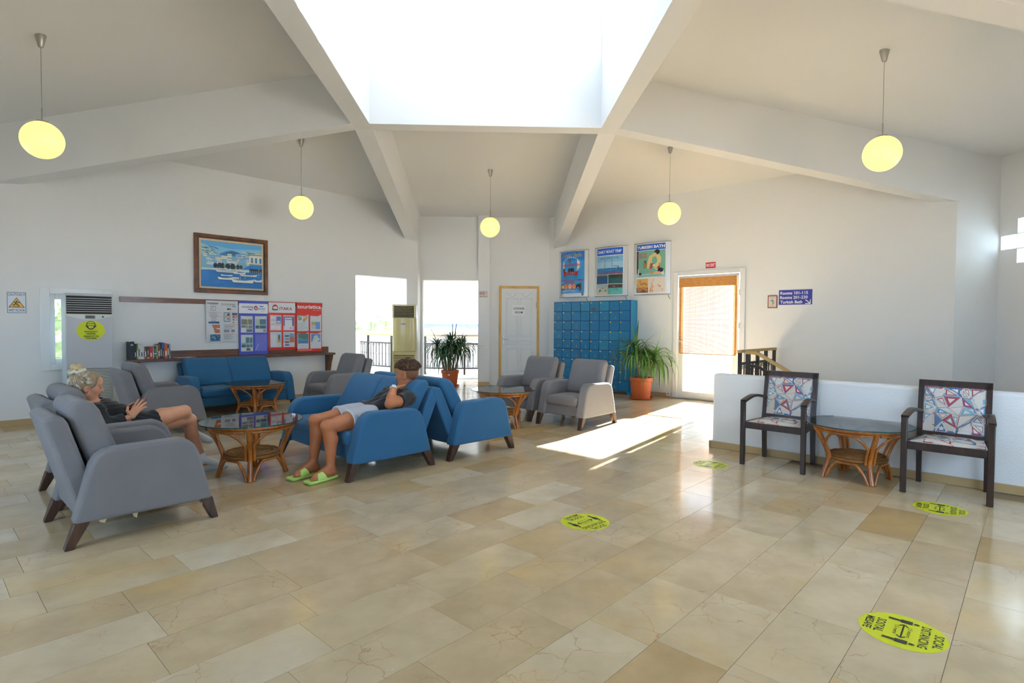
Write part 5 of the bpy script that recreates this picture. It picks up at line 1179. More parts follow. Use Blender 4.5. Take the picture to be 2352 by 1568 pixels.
def d_p3(cv):
    cv.rect(.02, .87, .98, .99, LB, 10); cv.text('TURKISH BATH', .5, .93, .92, .06, PW, .04); cv.rect(.02, .33, .98, .86, srgb(112, 166, 150), 10); cv.rect(.02, .40, .08, .86, srgb(40, 44, 42)); cv.rect(.02, .33, .98, .40, srgb(150, 190, 190), 10)
    cv.text('BOOK YOUR', .22, .79, .34, .035, srgb(200, 50, 44), .03); cv.text('TICKET HERE', .22, .735, .34, .035, srgb(200, 50, 44), .03)
    sk = srgb(206, 190, 130)
    cv.poly([(.48, .74), (.62, .80), (.78, .79), (.86, .70), (.78, .66), (.76, .58), (.55, .58), (.52, .66)], sk); cv.line([(.52, .74), (.46, .60), (.42, .50)], .09, sk); cv.line([(.82, .72), (.80, .60), (.64, .52)], .085, sk); cv.poly([(.54, .60), (.80, .60), (.82, .49), (.50, .49)], srgb(192, 34, 32)); cv.rect(.6, .55, .66, .57, PW)
    cv.ell(.73, .82, .085, .05, srgb(40, 36, 34), 16); cv.ell(.67, .78, .045, .03, srgb(200, 184, 150), 12); cv.ell(.34, .64, .035, .028, srgb(96, 72, 56), 10); cv.poly([(.27, .60), (.41, .60), (.40, .51), (.28, .51)], srgb(150, 116, 86))
    cv.poly([(.08, .50), (.4, .52), (.7, .49), (.94, .46), (.94, .36), (.06, .36)], srgb(222, 224, 228)); cv.ell(.16, .40, .055, .025, srgb(36, 36, 40), 12); cv.ell(.84, .46, .09, .045, srgb(34, 34, 38), 14); cv.ell(.74, .41, .12, .03, srgb(208, 160, 120), 12); cv.ell(.55, .41, .05, .03, srgb(190, 150, 80), 12)
    cv.text('Physical & mental relaxation', .48, .355, .74, .022, srgb(40, 40, 44))
    cv.rect(.02, .02, .45, .30, srgb(206, 166, 86), 4); cv.rect(.02, .14, .45, .165, srgb(226, 214, 190)); cv.rect(.02, .02, .45, .12, srgb(120, 76, 40), 4)
    cv.ell(.16, .25, .04, .03, srgb(190, 130, 80), 10); cv.line([(.16, .22), (.20, .18), (.30, .21), (.43, .17)], .05, srgb(190, 120, 70)); cv.ell(.09, .17, .035, .03, srgb(176, 140, 90), 10); cv.line([(.09, .14), (.14, .06), (.28, .12), (.43, .06)], .06, srgb(186, 124, 74))
    cv.rect(.47, .02, .98, .32, srgb(214, 206, 196), 4); cv.poly([(.62, .29), (.86, .24), (.78, .19), (.62, .12), (.56, .04), (.50, .04), (.58, .2)], srgb(206, 138, 84)); cv.poly([(.56, .02), (.62, .02), (.60, .22), (.55, .22)], srgb(216, 170, 140)); cv.poly([(.74, .18), (.86, .15), (.84, .11)], srgb(200, 130, 110)); cv.line([(.6, .05), (.92, .08)], .04, srgb(200, 140, 90))
lightbox('light_box_poster', 'curved karaoke bar light box poster above the locker end', 1286.5, 684, 1352, 573, d_p1)
lightbox('light_box_poster', 'curved boat trip light box poster with blue header', 1368, 681.5, 1442.5, 563, d_p2)
lightbox('light_box_poster', 'curved Turkish bath light box poster with blue header', 1458, 678, 1540.5, 553, d_p3)

# ---------------------------------------------------------------- blue lockers
LK = mat('locker_blue', srgb(8, 112, 164), .35, var=.06, vscale=3); LKS = mat('locker_side', srgb(20, 130, 176), .35); LK2 = mat('locker_faded', srgb(28, 128, 172), .35); LKV = mat('locker_gap', srgb(40, 70, 140), .5)
yel = mat('locker_tag', srgb(206, 190, 110), .5); KEYM = mat('key_metal', (.35, .30, .18), .35, metal=.9); BOLT = mat('locker_bolt', (.02, .03, .05), .4)
lk = empty('locker_cabinet', (1.317, 13.38 - 1.317, 0), RZR); tag(lk, 'blue bank of small numbered lockers under the light boxes', 'locker'); LWd, LHt, LDp = 1.885, 1.83, .25; nc, nr = 8, 9
MB().box(0, LWd, .012, LDp - .002, .06, LHt).build('body', [LKS], lk, bevel=.003, seg=1)
MB().box(.004, LWd - .004, .008, .014, .066, LHt - .006).build('front_frame', LKV, lk)
for fx in (.02, LWd - .08):
    MB().box(fx, fx + .06, .02, LDp - .02, 0, .06).build('foot', LKS, lk)
cwid, chei = (LWd - .03) / nc, (LHt - .085) / nr
dm = MB().box(.005, cwid - .005, -.006, .009, .004, chei - .007); hd = dm.build('door', LK, lk, bevel=.002, seg=1)
tagm = MB().box(.012, .052, -.0075, -.006, chei - .04, chei - .018); tago = tagm.build('number_tag', yel, hd)
bl = MB().box(.075, .083, -.0085, -.006, chei * .44, chei * .50); blo = bl.build('bolt', BOLT, hd); bl2 = MB().box(.145, .153, -.0085, -.006, chei * .44, chei * .50).build('bolt', BOLT, hd)
key = MB().tube([(.149, -.008, chei * .46), (.149, -.018, chei * .46)], .006, 6); key.box(.142, .160, -.02, -.018, chei * .18, chei * .44); keyd = key.build('key', KEYM, hd).data
hd.location = (.015, 0, .075 + chei * (nr - 1)); first = True
rk = random.Random(12); keyo = KIDS(hd)[-1]
fade = {(0, 3), (0, 5), (3, 0), (3, 5), (3, 7), (4, 7), (4, 5), (3, 6)}
hd2 = hd.data.copy(); hd2.materials[0] = LK2
for rr_ in range(nr):
    for cc in range(nc):
        if rr_ == 0 and cc == 0: continue
        o = link('door', hd2 if (rr_, cc) in fade else hd.data, lk); m_ = o.modifiers.new('bevel', 'BEVEL'); m_.width = .002; m_.segments = 1
        o.location = (.015 + cc * cwid, rk.choice((0, 0, -.002, -.005)), .075 + chei * (nr - 1 - rr_))
        if (rr_, cc) not in ((0, 2), (0, 6), (1, 3), (2, 3), (2, 5), (3, 5), (4, 0)): link('number_tag', tago.data, o)
        link('bolt', blo.data, o); link('bolt', bl2.data, o)
        if rr_ > 0 and rk.random() < .52: link('key', keyd, o)
bpy.data.objects.remove(keyo)
MB().box(.05, .13, -.0085, -.006, .02, .06).build('brown_label', mat('locker_brown', srgb(96, 60, 44), .5), [o for o in KIDS(lk) if o.name.startswith('door')][4])

# ---------------------------------------------------------------- floor-standing air conditioners
GAC = mat('ac_grey', srgb(186, 187, 192), .4); GACS = mat('ac_side', srgb(196, 206, 208), .4); VENTB = mat('vent_black', (.008, .008, .008), .6); SLATW = mat('ac_slat', srgb(196, 198, 196), .4)
v0 = 13.62 / S2 - .40; x, y = XY(1.425, v0)
ac = empty('air_conditioner', (x, y, 0), RZL); tag(ac, 'tall grey floor air conditioner with a round yellow mask sticker', 'air conditioner'); W, Hh, D = .515, 1.725, .30
MB().box(0, W, .012, D, 0, Hh).build('body', GACS, ac, bevel=.006)
MB().box(.008, W - .008, 0, .02, .735, 1.432).build('front_panel', GAC, ac, bevel=.006)
MB().box(.008, W - .008, .004, .02, .03, .725).build('intake_back', VENTB, ac)
MB().box(.012, W - .012, .004, .02, 1.455, 1.69).build('outlet_back', VENTB, ac)
MB().box(0, W, -.006, .02, 1.69, Hh).build('top_trim', GAC, ac, bevel=.004)
sl = None
for i in range(34):
    if sl is None: o = MB().box(.008, W - .008, -.004, .012, 0, .0135).build('louver', mat('ac_louver', srgb(196, 200, 190), .5), ac); sl = o.data
    else: o = link('louver', sl, ac)
    o.location = (0, 0, .035 + i * .0203)
sl = None
for i in range(7):
    if sl is None: o = MB().box(.012, W - .012, -.006, .01, 0, .007).build('slat', SLATW, ac); sl = o.data
    else: o = link('slat', sl, ac)
    o.location = (0, 0, 1.482 + i * .0287)
pr = [(.01, 1.452)] + [(.01 + (W - .02) * t, 1.432 - .055 * math.sin(math.pi * t)) for t in [i / 16 for i in range(17)]] + [(W - .01, 1.452)]
MB().prism(pr, -.008, .004, lambda a, b, d: (a, d, b)).build('control_strip', mat('ac_strip', srgb(200, 208, 206), .35), ac)
cv = Canvas(lambda x, y, k: (x, -.0085 - k, y), .0003); cv.rect(.005, 1.447, W - .005, 1.454, srgb(206, 192, 140)); cv.rect(.205, 1.392, .315, 1.436, srgb(96, 96, 98)); cv.rect(.22, 1.405, .30, 1.43, srgb(50, 48, 48)); cv.ell(.40, 1.418, .012, .011, BLACK, 12); cv.build('display', ac)
cv = Canvas(lambda x, y, k: (.268 + x * .155, -.0006 - k, 1.235 + y * .132), .0003); YS = srgb(206, 216, 14)
cv.ell(0, 0, 1, 1, YS, 40); ink = srgb(26, 26, 22)
hp = [(.30 * math.cos(a), .62 + .30 * math.sin(a) * 1.0) for a in [math.pi * i / 10 for i in range(11)]]; cv.line(hp, .05, ink); cv.line([(-.30, .62), (-.22, .66), (.0, .70), (.24, .66), (.30, .62)], .05, ink); cv.line([(-.30, .58), (-.24, .36), (-.14, .16), (0, .10), (.14, .16), (.24, .36), (.30, .58)], .05, ink); cv.line([(-.24, .45), (0, .52), (.24, .45), (.16, .20), (-.16, .20), (-.24, .45)], .045, ink); cv.line([(-.32, .56), (-.36, .46), (-.26, .3)], .04, ink); cv.line([(.32, .56), (.36, .46), (.26, .3)], .04, ink)
for t, y_, w in (('MASKENİZİ', -.10, .92), ('TAKINIZ', -.32, .66), ('PLEASE PUT ON', -.58, 1.05), ('YOUR MASK', -.78, .78)): cv.text(t, 0, y_, w, .13, ink, .035)
cv.rect(-.5, -.445, .5, -.435, ink); cv.build('mask_sticker', ac, .5)
CAC = mat('ac_cream', srgb(206, 190, 128), .3, coat=.3); CACS = mat('ac_cream_side', srgb(206, 206, 204), .4)
ac2 = empty('air_conditioner', (-1.981, 11.35, 0)); tag(ac2, 'tall cream floor air conditioner beside the gallery opening', 'air conditioner'); W, Hh, D = .474, 1.735, .30
MB().box(.004, W - .002, .03, D, .0, Hh - .004).build('body', CACS, ac2, bevel=.006)
pf2 = [(0, .035), (.02, .012), (.10, -.004), (W / 2, -.012), (W - .10, -.004), (W - .02, .012), (W, .035), (W, .06), (0, .06)]
MB().prism(pf2, .80, 1.46, lambda a, b, d: (a, b, d)).build('front_panel', CAC, ac2, smooth=50)
for (a, b, c, d) in ((0, .03, .03, .79), (W - .035, W, .03, .79), (.03, W - .035, .03, .06), (.03, W - .035, .72, .79), (0, .03, 1.47, Hh), (W - .045, W, 1.47, Hh), (.03, W - .045, 1.70, Hh), (.03, W - .045, 1.462, 1.475)): MB().box(a, b, -.004, .05, c, d).build('front_frame', CAC, ac2, bevel=.003, seg=1)
MB().box(.03, W - .035, .02, .04, .06, .72).build('intake_back', VENTB, ac2); MB().box(.03, W - .045, .02, .04, 1.475, 1.70).build('outlet_back', VENTB, ac2)
sl = None
for i in range(21):
    if sl is None: o = MB().box(.03, W - .035, -.002, .02, 0, .018).build('louver', CAC, ac2, bevel=.003, seg=1); sl = o.data
    else: o = link('louver', sl, ac2)
    o.location = (0, 0, .075 + i * .0305)
for i in range(7):
    z = 1.495 + i * .0295; MB().tube([(.03 + (W - .075) * t, .004 - .01 * math.sin(math.pi * t), z + .006 * math.sin(math.pi * t)) for t in [k / 8 for k in range(9)]], .0045, 6).build('slat', CAC, ac2)
cv = Canvas(lambda x, y, k: (W / 2 - .015 + x * .08, -.0135 - k, 1.345 + y * .022), .0003); cv.poly([(-1, -.4), (-.5, .4), (0, .75), (.5, .4), (1, -.4), (0, -.9)], srgb(196, 198, 200)); cv.poly([(-.8, -.2), (-.4, .35), (0, .6), (.4, .35), (.8, -.2), (0, -.35)], BLACK); cv.rect(-.5, -.25, .5, .1, srgb(170, 172, 174)); cv.build('badge', ac2)
jj = MB(); 
for k_, dz in enumerate((0,)): pass

# ---------------------------------------------------------------- round floor stickers
def sticker(name, label, x, y, ang, rad=.166):
    r = empty(name, (x, y, .0004), math.radians(ang)); tag(r, label, 'floor sticker', 'yellow distancing stickers on the floor')
    MB().lathe([(rad, 0), (rad, .0006)], 48).build('vinyl', mat('sticker_yellow', srgb(206, 212, 18), .35), r)
    cv = Canvas(lambda a, b, k: (a * rad, b * rad, .0008 + k), .00008); ink = srgb(38, 40, 42)
    # local x: reading direction, local y: up
    cv.text('SOCIAL', .05, .78, .80, .22, ink, .02); cv.text('DISTANCING', 0, .48, 1.30, .22, ink, .02); cv.text('SOSYAL', 0, -.50, .86, .22, ink, .02); cv.text('MESAFE', 0, -.76, .80, .20, ink, .02)
    cv.line([(-.40, 0), (.40, 0)], .04, ink); 
    for s in (-1, 1): cv.line([(s * .30, .10), (s * .42, 0), (s * .30, -.10)], .045, ink)
    cv.text('1,5 metre', 0, -.15, .56, .11, ink); cv.text('1,5 meters', 0, .15, .60, .11, ink)
    for s in (-1, 1):
        x_ = s * .62; cv.ell(x_, .26, .055, .07, ink, 12); cv.rect(x_ - .10, -.10, x_ + .10, .17, ink); cv.rect(x_ - .055, -.38, x_ - .008, -.10, ink); cv.rect(x_ + .008, -.38, x_ + .055, -.10, ink)
    cv.build('print', r, .4); return r
sticker('floor_sticker', 'round yellow distancing sticker alone in the open middle floor', .645, 3.82, -140)
sticker('floor_sticker', 'round yellow distancing sticker by the front feet of a patterned chair', 3.335, 4.05, -131)
sticker('floor_sticker', 'round yellow distancing sticker farthest from all the chairs, large lettering readable', 1.825, 2.405, -133)
sticker('floor_sticker', 'round yellow distancing sticker in the door glare by the low wall end', 2.13, 5.39, -133)
# ---------------------------------------------------------------- potted plants
TERRA = mat('terracotta', srgb(178, 84, 34), .55, var=.08); SOIL = mat('soil', (.05, .035, .02), .95, bump=.8, bscale=80)
def leafmat(n, a, b): return wood(n, srgb(*a), srgb(*b), .38, 3, (1, 1, 1))
LG1 = leafmat('strap_leaf_dark', (24, 62, 28), (54, 96, 44)); LG2 = leafmat('strap_leaf_bright', (44, 96, 30), (110, 152, 60))
CANE = wood('cane_bark', srgb(110, 90, 60), srgb(150, 128, 90), .8, 12, (1, 1, 4))
def strap_leaf(base, az, el, ln, w, droop, rg):
    """curved tapering strap, folded a little along its rib, 2 x n quads"""
    mb = MB(); n = 8; p = Vector(base); e = el; pts = []
    for i in range(n + 1):
        pts.append((p.copy(), e)); p = p + Vector((math.cos(az) * math.cos(e), math.sin(az) * math.cos(e), math.sin(e))) * (ln / n); e = max(-1.5, e - droop * (.35 + 1.3 * i / n) / n)
    side = Vector((-math.sin(az), math.cos(az), 0)); vs = []
    for i, (q, e) in enumerate(pts):
        t = i / n; ww = w * (min(1, .45 + 2.2 * t) if t < .3 else (1 - ((t - .3) / .7) ** 1.6)) + .0008
        up = Vector((-math.sin(e) * math.cos(az), -math.sin(e) * math.sin(az), math.cos(e)))
        vs += [q - side * ww / 2 + up * ww * .18, q, q + side * ww / 2 + up * ww * .18]
    fs = []
    for i in range(n): fs += [(3 * i, 3 * i + 1, 3 * i + 4, 3 * i + 3), (3 * i + 1, 3 * i + 2, 3 * i + 5, 3 * i + 4)]
    return mb.add(vs, fs)
def pot(r, rt, rb, h, saucer, sq=False):
    n = 36
    prof = [(rb, .0), (rb + (rt - rb) * .88, h - .07), (rt, h - .065), (rt + .008, h - .06), (rt + .008, h), (rt - .012, h), (rt - .018, h - .05)]
    z0 = .025 if saucer else 0
    MB().lathe([(a, b + z0) for a, b in prof], n, caps=False).build('pot', TERRA, r, smooth=35)
    MB().lathe([(.001, h - .05 + z0), (rt - .016, h - .05 + z0)], 24, caps=False).build('soil', SOIL, r)
    if saucer: MB().lathe([(rb * .9, 0), (rb + .05, .01), (rb + .058, .035), (rb + .05, .035), (rb + .04, .016), (rb * .9, .012)], n).build('saucer', TERRA, r, smooth=35)
    return h - .05 + z0
def plant(name, label, x, y, rt, rb, h, saucer, heads, m, seed, ok=lambda p: True, dr=0.0):
    """heads: (x, y, z, leaves, length, width)"""
    rg = random.Random(seed); r = empty(name, (x, y, 0)); tag(r, label, 'plant'); zs = pot(r, rt, rb, h, saucer)
    for hx, hy, hz, nl, ln, w in heads:
        mid = (hx * .6 + rg.uniform(-.02, .02), hy * .6, (zs + hz) / 2)
        MB().tube([(hx * .35, hy * .35, zs - .04), mid, (hx, hy, hz + .04)], [.024, .021, .016], 8).build('cane', CANE, r, smooth=60)
        for i in range(nl):
            t = i / nl; az = i * 2.399 + rg.uniform(-.2, .2); el = 1.35 - 1.75 * t ** .8 + rg.uniform(-.12, .12)
            l_ = ln * (.55 + .45 * min(1, t * 2.2)) * rg.uniform(.82, 1.1)
            w_, d_ = w * rg.uniform(.8, 1.1), 1.2 + dr + 1.5 * t + rg.uniform(-.2, .6)
            for tr in range(12):
                lf = strap_leaf((hx + .012 * math.cos(az), hy + .012 * math.sin(az), hz + .07 * (1 - t)), az, el, l_, w_, d_, rg)
                if all(ok((x + q[0], y + q[1], q[2])) for q in lf.v): lf.build('leaf', m, r, smooth=80); break
                l_ *= .93; az += .35
    return r
P = lambda *a: a
pl1 = plant('potted_yucca', 'tall dark green yucca in a square-rimmed terracotta pot at the gallery opening', -.90, 12.28, .185, .145, .33, True,
      [(-.15, 0, .66, 52, .56, .036), (.14, .05, .78, 56, .58, .036), (.02, -.08, .92, 50, .52, .034), (-.05, .1, .82, 40, .54, .034), (.25, -.03, .86, 40, .52, .034), (-.28, .03, .82, 40, .50, .034)], LG1, 21, lambda p: p[2] > .02 and (p[1] < 12.36 or -1.50 < p[0] < -.34) and p[1] < 13.5 and not (p[0] < -1.52 and p[1] > 11.95), .5)
MB().box(-.035, .01, -.188, -.180, .25, .275).build('pot_label', mat('pot_label', srgb(200, 206, 216), .4), pl1)
pl2 = plant('potted_dracaena', 'bright green drooping dracaena in a round orange pot with saucer by the lockers', 2.74, 10.26, .205, .165, .37, True,
      [(-.10, .04, .84, 62, .70, .036), (.20, -.12, .70, 60, .66, .036), (.03, .0, .72, 40, .6, .034)], LG2, 33, lambda p: p[2] > .02 and p[0] + p[1] < (13.34 if p[0] < 2.69 else 13.72) and not (2.6 < p[0] < 2.72 and p[0] + p[1] > 13.30), 1.3)
for (az, el, ln, b) in ((2.4, .95, .62, (-.08, 0, .9)), (2.9, .45, .66, (-.08, 0, .9)), (.3, .85, .50, (-.05, 0, .9)), (-.2, 1.15, .62, (.2, -.04, .76)), (-.9, -.2, .55, (.2, -.1, .74)), (1.9, 1.25, .55, (-.1, 0, .95))):
    strap_leaf(b, az - math.pi / 4, el, ln, .032, .25, random.Random(1)).build('leaf', LG2, pl2, smooth=80)
for (az, el, ln, b) in ((0.4, 1.25, .5, (.22, -.03, .95)), (1.2, 1.4, .5, (.1, 0, .98)), (2.6, 1.1, .5, (-.26, 0, .9)), (2.9, .8, .45, (-.3, 0, .85)), (.2, .1, .55, (.25, 0, .86)), (1.57, 1.5, .5, (.05, 0, .95))):
    strap_leaf(b, az, el, ln, .026, .3, random.Random(2)).build('leaf', LG1, pl1, smooth=80)
# wall socket low on the wall by the glazed door
so = empty('wall_socket', on_rw(1536, 913, 0.0), RZR); so.location.z = .0; tag(so, 'small white wall socket low beside the glazed door', 'socket')
MB().box(-.04, .04, -.028, -.0155, .03, .11).build('plate', DOORW, so, bevel=.004); MB().lathe([(.02, 0), (.02, .004)], 16).xform(lambda p: Vector((p.x, -.028 - p.z, .07 + p.y))).build('outlet', mat('socket_grey', (.4, .4, .4), .5), so)
# ---------------------------------------------------------------- people: smooth blended bodies from tapered limbs
def W3(u, v, z): x, y = XY(u, v); return np.array((x, y, z))
class Body:
    """smooth union of tapered limbs and ellipsoids, meshed as one continuous surface"""
    def __init__(s, vox=.004): s.p = []; s.vox = vox; s.sub = []; s.cuts = []
    def limb(s, a, b, ra, rb=None, k=.015, c=0): s.p.append(('c', np.array(a, float), np.array(b, float), ra, ra if rb is None else rb, k, c))
    def chain(s, pts, rad, k=.015, c=0):
        for i in range(len(pts) - 1): s.limb(pts[i], pts[i + 1], rad[i], rad[i + 1], k, c)
    def ell(s, c0, r, ax=None, k=.015, c=0): s.p.append(('e', np.array(c0, float), np.array(r, float), np.eye(3) if ax is None else np.array(ax, float), 0, k, c))
    def carve(s, c0, r, k=.008): s.sub.append((np.array(c0, float), r, k))
    def cut(s, c0, n, r): s.cuts.append((np.array(c0, float), np.array(n, float) / np.linalg.norm(n), r))
    @staticmethod
    def dist(p, P):
        if p[0] == 'c':
            a, b = p[1], p[2]; ab = b - a; L = max(1e-12, ab.dot(ab)); t = np.clip(((P - a) @ ab) / L, 0, 1)
            return np.linalg.norm(P - a - t[..., None] * ab, axis=-1) - (p[3] + (p[4] - p[3]) * t)
        q = (P - p[1]) @ p[3].T; r = p[2]; k0 = np.linalg.norm(q / r, axis=-1); k1 = np.linalg.norm(q / (r * r), axis=-1) + 1e-9
        return k0 * (k0 - 1) / k1
    def bounds(s, p):
        if p[0] == 'c': r = max(p[3], p[4]); return np.minimum(p[1], p[2]) - r, np.maximum(p[1], p[2]) + r
        r = p[2].max(); return p[1] - r, p[1] + r
    def mesh(s, wob=None):
        B = [s.bounds(p) for p in s.p]; lo = np.min([b[0] for b in B], 0) - .03; hi = np.max([b[1] for b in B], 0) + .03; h = s.vox
        n = np.ceil((hi - lo) / h).astype(int) + 1; D = np.full(n, 1.0, np.float32)
        ax = [lo[i] + h * np.arange(n[i]) for i in range(3)]
        def block(l, u):
            i0 = np.clip(np.floor((l - lo) / h).astype(int), 0, n - 1); i1 = np.clip(np.ceil((u - lo) / h).astype(int) + 1, 1, n)
            sl = tuple(slice(a, b) for a, b in zip(i0, i1)); g = np.stack(np.meshgrid(*[ax[i][sl[i]] for i in range(3)], indexing='ij'), -1); return sl, g
        for p, b in zip(s.p, B):
            k = p[5]; sl, g = block(b[0] - .035, b[1] + .035); d = s.dist(p, g); o = D[sl]
            hh = np.clip(.5 + .5 * (o - d) / k, 0, 1); D[sl] = o * (1 - hh) + d * hh - k * hh * (1 - hh)
        for c, r, k in s.sub:
            sl, g = block(c - r - .03, c + r + .03); d = r - np.linalg.norm(g - c, axis=-1); o = D[sl]
            hh = np.clip(.5 - .5 * (o - d) / k, 0, 1); D[sl] = o * (1 - hh) + d * hh + k * hh * (1 - hh)
        for c, nn, r in s.cuts:
            sl, g = block(c - r, c + r); d = (g - c) @ nn; w = np.linalg.norm(g - c, axis=-1) < r; o = D[sl]; D[sl] = np.where(w, np.maximum(o, d), o)
        if wob is not None:
            idx = np.argwhere(np.abs(D) < .03); P = lo + idx * h; D[tuple(idx.T)] += wob(P)
        ins = D < 0
        c8 = [ins[i:n[0] - 1 + i, j:n[1] - 1 + j, k:n[2] - 1 + k] for i in (0, 1) for j in (0, 1) for k in (0, 1)]
        anyi = np.logical_or.reduce(c8); alli = np.logical_and.reduce(c8); act = anyi & ~alli
        cells = np.argwhere(act); idm = np.full(act.shape, -1, np.int64); idm[act] = np.arange(len(cells))
        acc = np.zeros((len(cells), 3)); cnt = np.zeros(len(cells)); off = [(i, j, k) for i in (0, 1) for j in (0, 1) for k in (0, 1)]
        for a in range(8):
            for b in range(a + 1, 8):
                oa, ob = np.array(off[a]), np.array(off[b])
                if np.abs(oa - ob).sum() != 1: continue
                va = D[tuple((cells + oa).T)]; vb = D[tuple((cells + ob).T)]; m = (va < 0) != (vb < 0)
                t = va[m] / (va[m] - vb[m]); acc[m] += oa + t[:, None] * (ob - oa); cnt[m] += 1
        V = lo + h * (cells + acc / cnt[:, None]); F = []
        for d in range(3):
            e = [0, 0, 0]; e[d] = 1; A = ins[tuple(slice(0, n[i] - e[i]) for i in range(3))]; Bq = ins[tuple(slice(e[i], n[i]) for i in range(3))]
            ed = np.argwhere(A != Bq); f1, f2 = [(1, 2), (2, 0), (0, 1)][d]
            ok = (ed[:, f1] > 0) & (ed[:, f2] > 0) & (ed[:, f1] < n[f1] - 1) & (ed[:, f2] < n[f2] - 1) & (ed[:, d] < n[d] - 1); ed = ed[ok]
            q = []
            for (x, y) in ((-1, -1), (0, -1), (0, 0), (-1, 0)):
                c = ed.copy(); c[:, f1] += x; c[:, f2] += y; q.append(idm[tuple(c.T)])
            q = np.stack(q, 1); fl = A[tuple(ed.T)]; q[~fl] = q[~fl][:, ::-1]; F.append(q)
        return V, np.concatenate(F)
    def build(s, name, mats, parent, colors=None, wob=None, smooth=2):
        V, F = s.mesh(wob)
        me = bpy.data.meshes.new(name); me.from_pydata([tuple(v) for v in V], [], [tuple(int(i) for i in f) for f in F]); me.validate()
        for m in (mats if isinstance(mats, (list, tuple)) else [mats]): me.materials.append(m)
        if colors is not None:
            best = np.full(len(V), 9.0); ci = np.zeros(len(V), int)
            for p in s.p:
                d = s.dist(p, V); d = d - (.003 if p[6] else 0); w = d < best; best[w] = d[w]; ci[w] = p[6]
            cl = np.array([(*c, 1.0) for c in colors], np.float32)[ci]; at = me.color_attributes.new('Col', 'FLOAT_COLOR', 'POINT'); at.data.foreach_set('color', cl.ravel())
        me.polygons.foreach_set('use_smooth', [True] * len(me.polygons))
        o = link(name, me, None)
        if smooth: m = o.modifiers.new('smooth', 'SMOOTH'); m.factor = .5; m.iterations = smooth
        o.parent = parent; o.matrix_parent_inverse = parent.matrix_world.inverted(); return o
def keep(o, parent): o.parent = parent; o.matrix_parent_inverse = parent.matrix_world.inverted(); return o
def skin_mat(name):
    m = print_mat(name, .48); b = m.node_tree.nodes['Principled BSDF']; b.inputs['Subsurface Weight'].default_value = .12; b.inputs['Subsurface Radius'].default_value = (.012, .005, .003); return m
def unit(v): v = np.array(v, float); return v / np.linalg.norm(v)
def hand(B, wrist, F, N, T, curls, k=.005, sc=1.0, nail=0, thumb=(.75, .55, -.25), tc=.5, c=0, splay=.06):
    """F: towards the fingers, N: back of the hand, T: thumb side; curls: bend of index..little"""
    F, N = unit(F), unit(N); T = unit(np.array(T) - F * np.dot(T, F)); N = unit(np.cross(F, T) * (1 if np.dot(np.cross(F, T), N) > 0 else -1)); wrist = np.array(wrist, float)
    lens = [(.042, .026, .022), (.046, .030, .023), (.043, .028, .022), (.034, .021, .020)]; offs = [.029, .010, -.010, -.028]
    for i in range(4):
        kn = wrist + F * (.084 - abs(i - 1) * .004) * sc + T * offs[i] * sc
        B.limb(wrist + T * offs[i] * .55 * sc + F * .008, kn, .0145 * sc, .0115 * sc, .012, c); p = kn; ang = curls[i] * .45; d0 = F + T * (1.2 - i) * splay
        for j, L in enumerate(lens[i]):
            d = unit(unit(d0) * math.cos(ang) - N * math.sin(ang)); q = p + d * L * sc; B.limb(p, q, (.0094 - .001 * j) * sc, (.0086 - .001 * j) * sc, k, c)
            if j == 2 and nail: B.ell(q - d * .004 + N * .0045 * math.cos(ang) + F * .003 * math.sin(ang), (.0055, .0055, .0055), None, .002, nail)
            p = q; ang += curls[i] * (.95 if j == 0 else .6)
    b0 = wrist + F * .018 * sc + T * .022 * sc; d = unit(F * thumb[1] + T * thumb[0] + N * thumb[2]); p = b0 + d * .042 * sc; B.limb(b0, p, .0155 * sc, .0115 * sc, .01, c)
    d2 = unit(d * math.cos(tc) + (F * .6 - T * .5 - N * .3) * math.sin(tc)); q = p + d2 * .031 * sc; B.limb(p, q, .0108 * sc, .0098 * sc, k, c); q2 = q + d2 * .024 * sc; B.limb(q, q2, .0098 * sc, .0082 * sc, k, c)
    if nail: B.ell(q2 + N * .004, (.006, .006, .006), None, .002, nail)
def head(B, c0, f, up, s=1.0, lip=1, narrow=1.0):
    f = unit(f); l = unit(np.cross(up, f)); w = np.cross(f, l); c0 = np.array(c0, float); ax = np.array((f, l, w))
    H = lambda x, y, z: c0 + (f * x + l * y * narrow + w * z) * s
    E = lambda c, r, k=.012, col=0: B.ell(H(*c), np.array(r) * s, ax, k, col)
    E((-.014, 0, .034), (.098, .077, .090)); E((.028, 0, -.022), (.066, .061, .086), .02)
    for y in (-1, 1):
        B.limb(H(-.002, y * .046, -.055), H(.060, y * .014, -.098), .028 * s, .019 * s, .02); E((.050, y * .042, -.018), (.024, .022, .022), .02)
        E((-.012, y * .080, -.010), (.021, .012, .033), .006); B.carve(H(-.006, y * .094, -.006), .011 * s, .006); B.carve(H(.092, y * .031, .008), .0125 * s, .010)
        E((.080, y * .031, .006), (.012, .014, .009), .006)
        B.ell(H(.098, y * .011, -.026), np.array((.009, .008, .007)) * s, ax, .008)
    B.limb(H(.056, 0, -.10), H(.070, 0, -.098), .019 * s, .019 * s, .02); E((.076, 0, .030), (.018, .052, .013), .016); E((.070, 0, .06), (.03, .05, .03), .03)
    B.limb(H(.086, 0, .018), H(.108, 0, -.020), .0085 * s, .0125 * s, .010)
    E((.090, 0, -.053), (.010, .022, .0065), .006, lip); E((.087, 0, -.0655), (.010, .019, .0078), .006, lip); B.limb(H(.080, -.012, -.045), H(.080, .012, -.045), .012 * s, .012 * s, .012)
    return H, ax
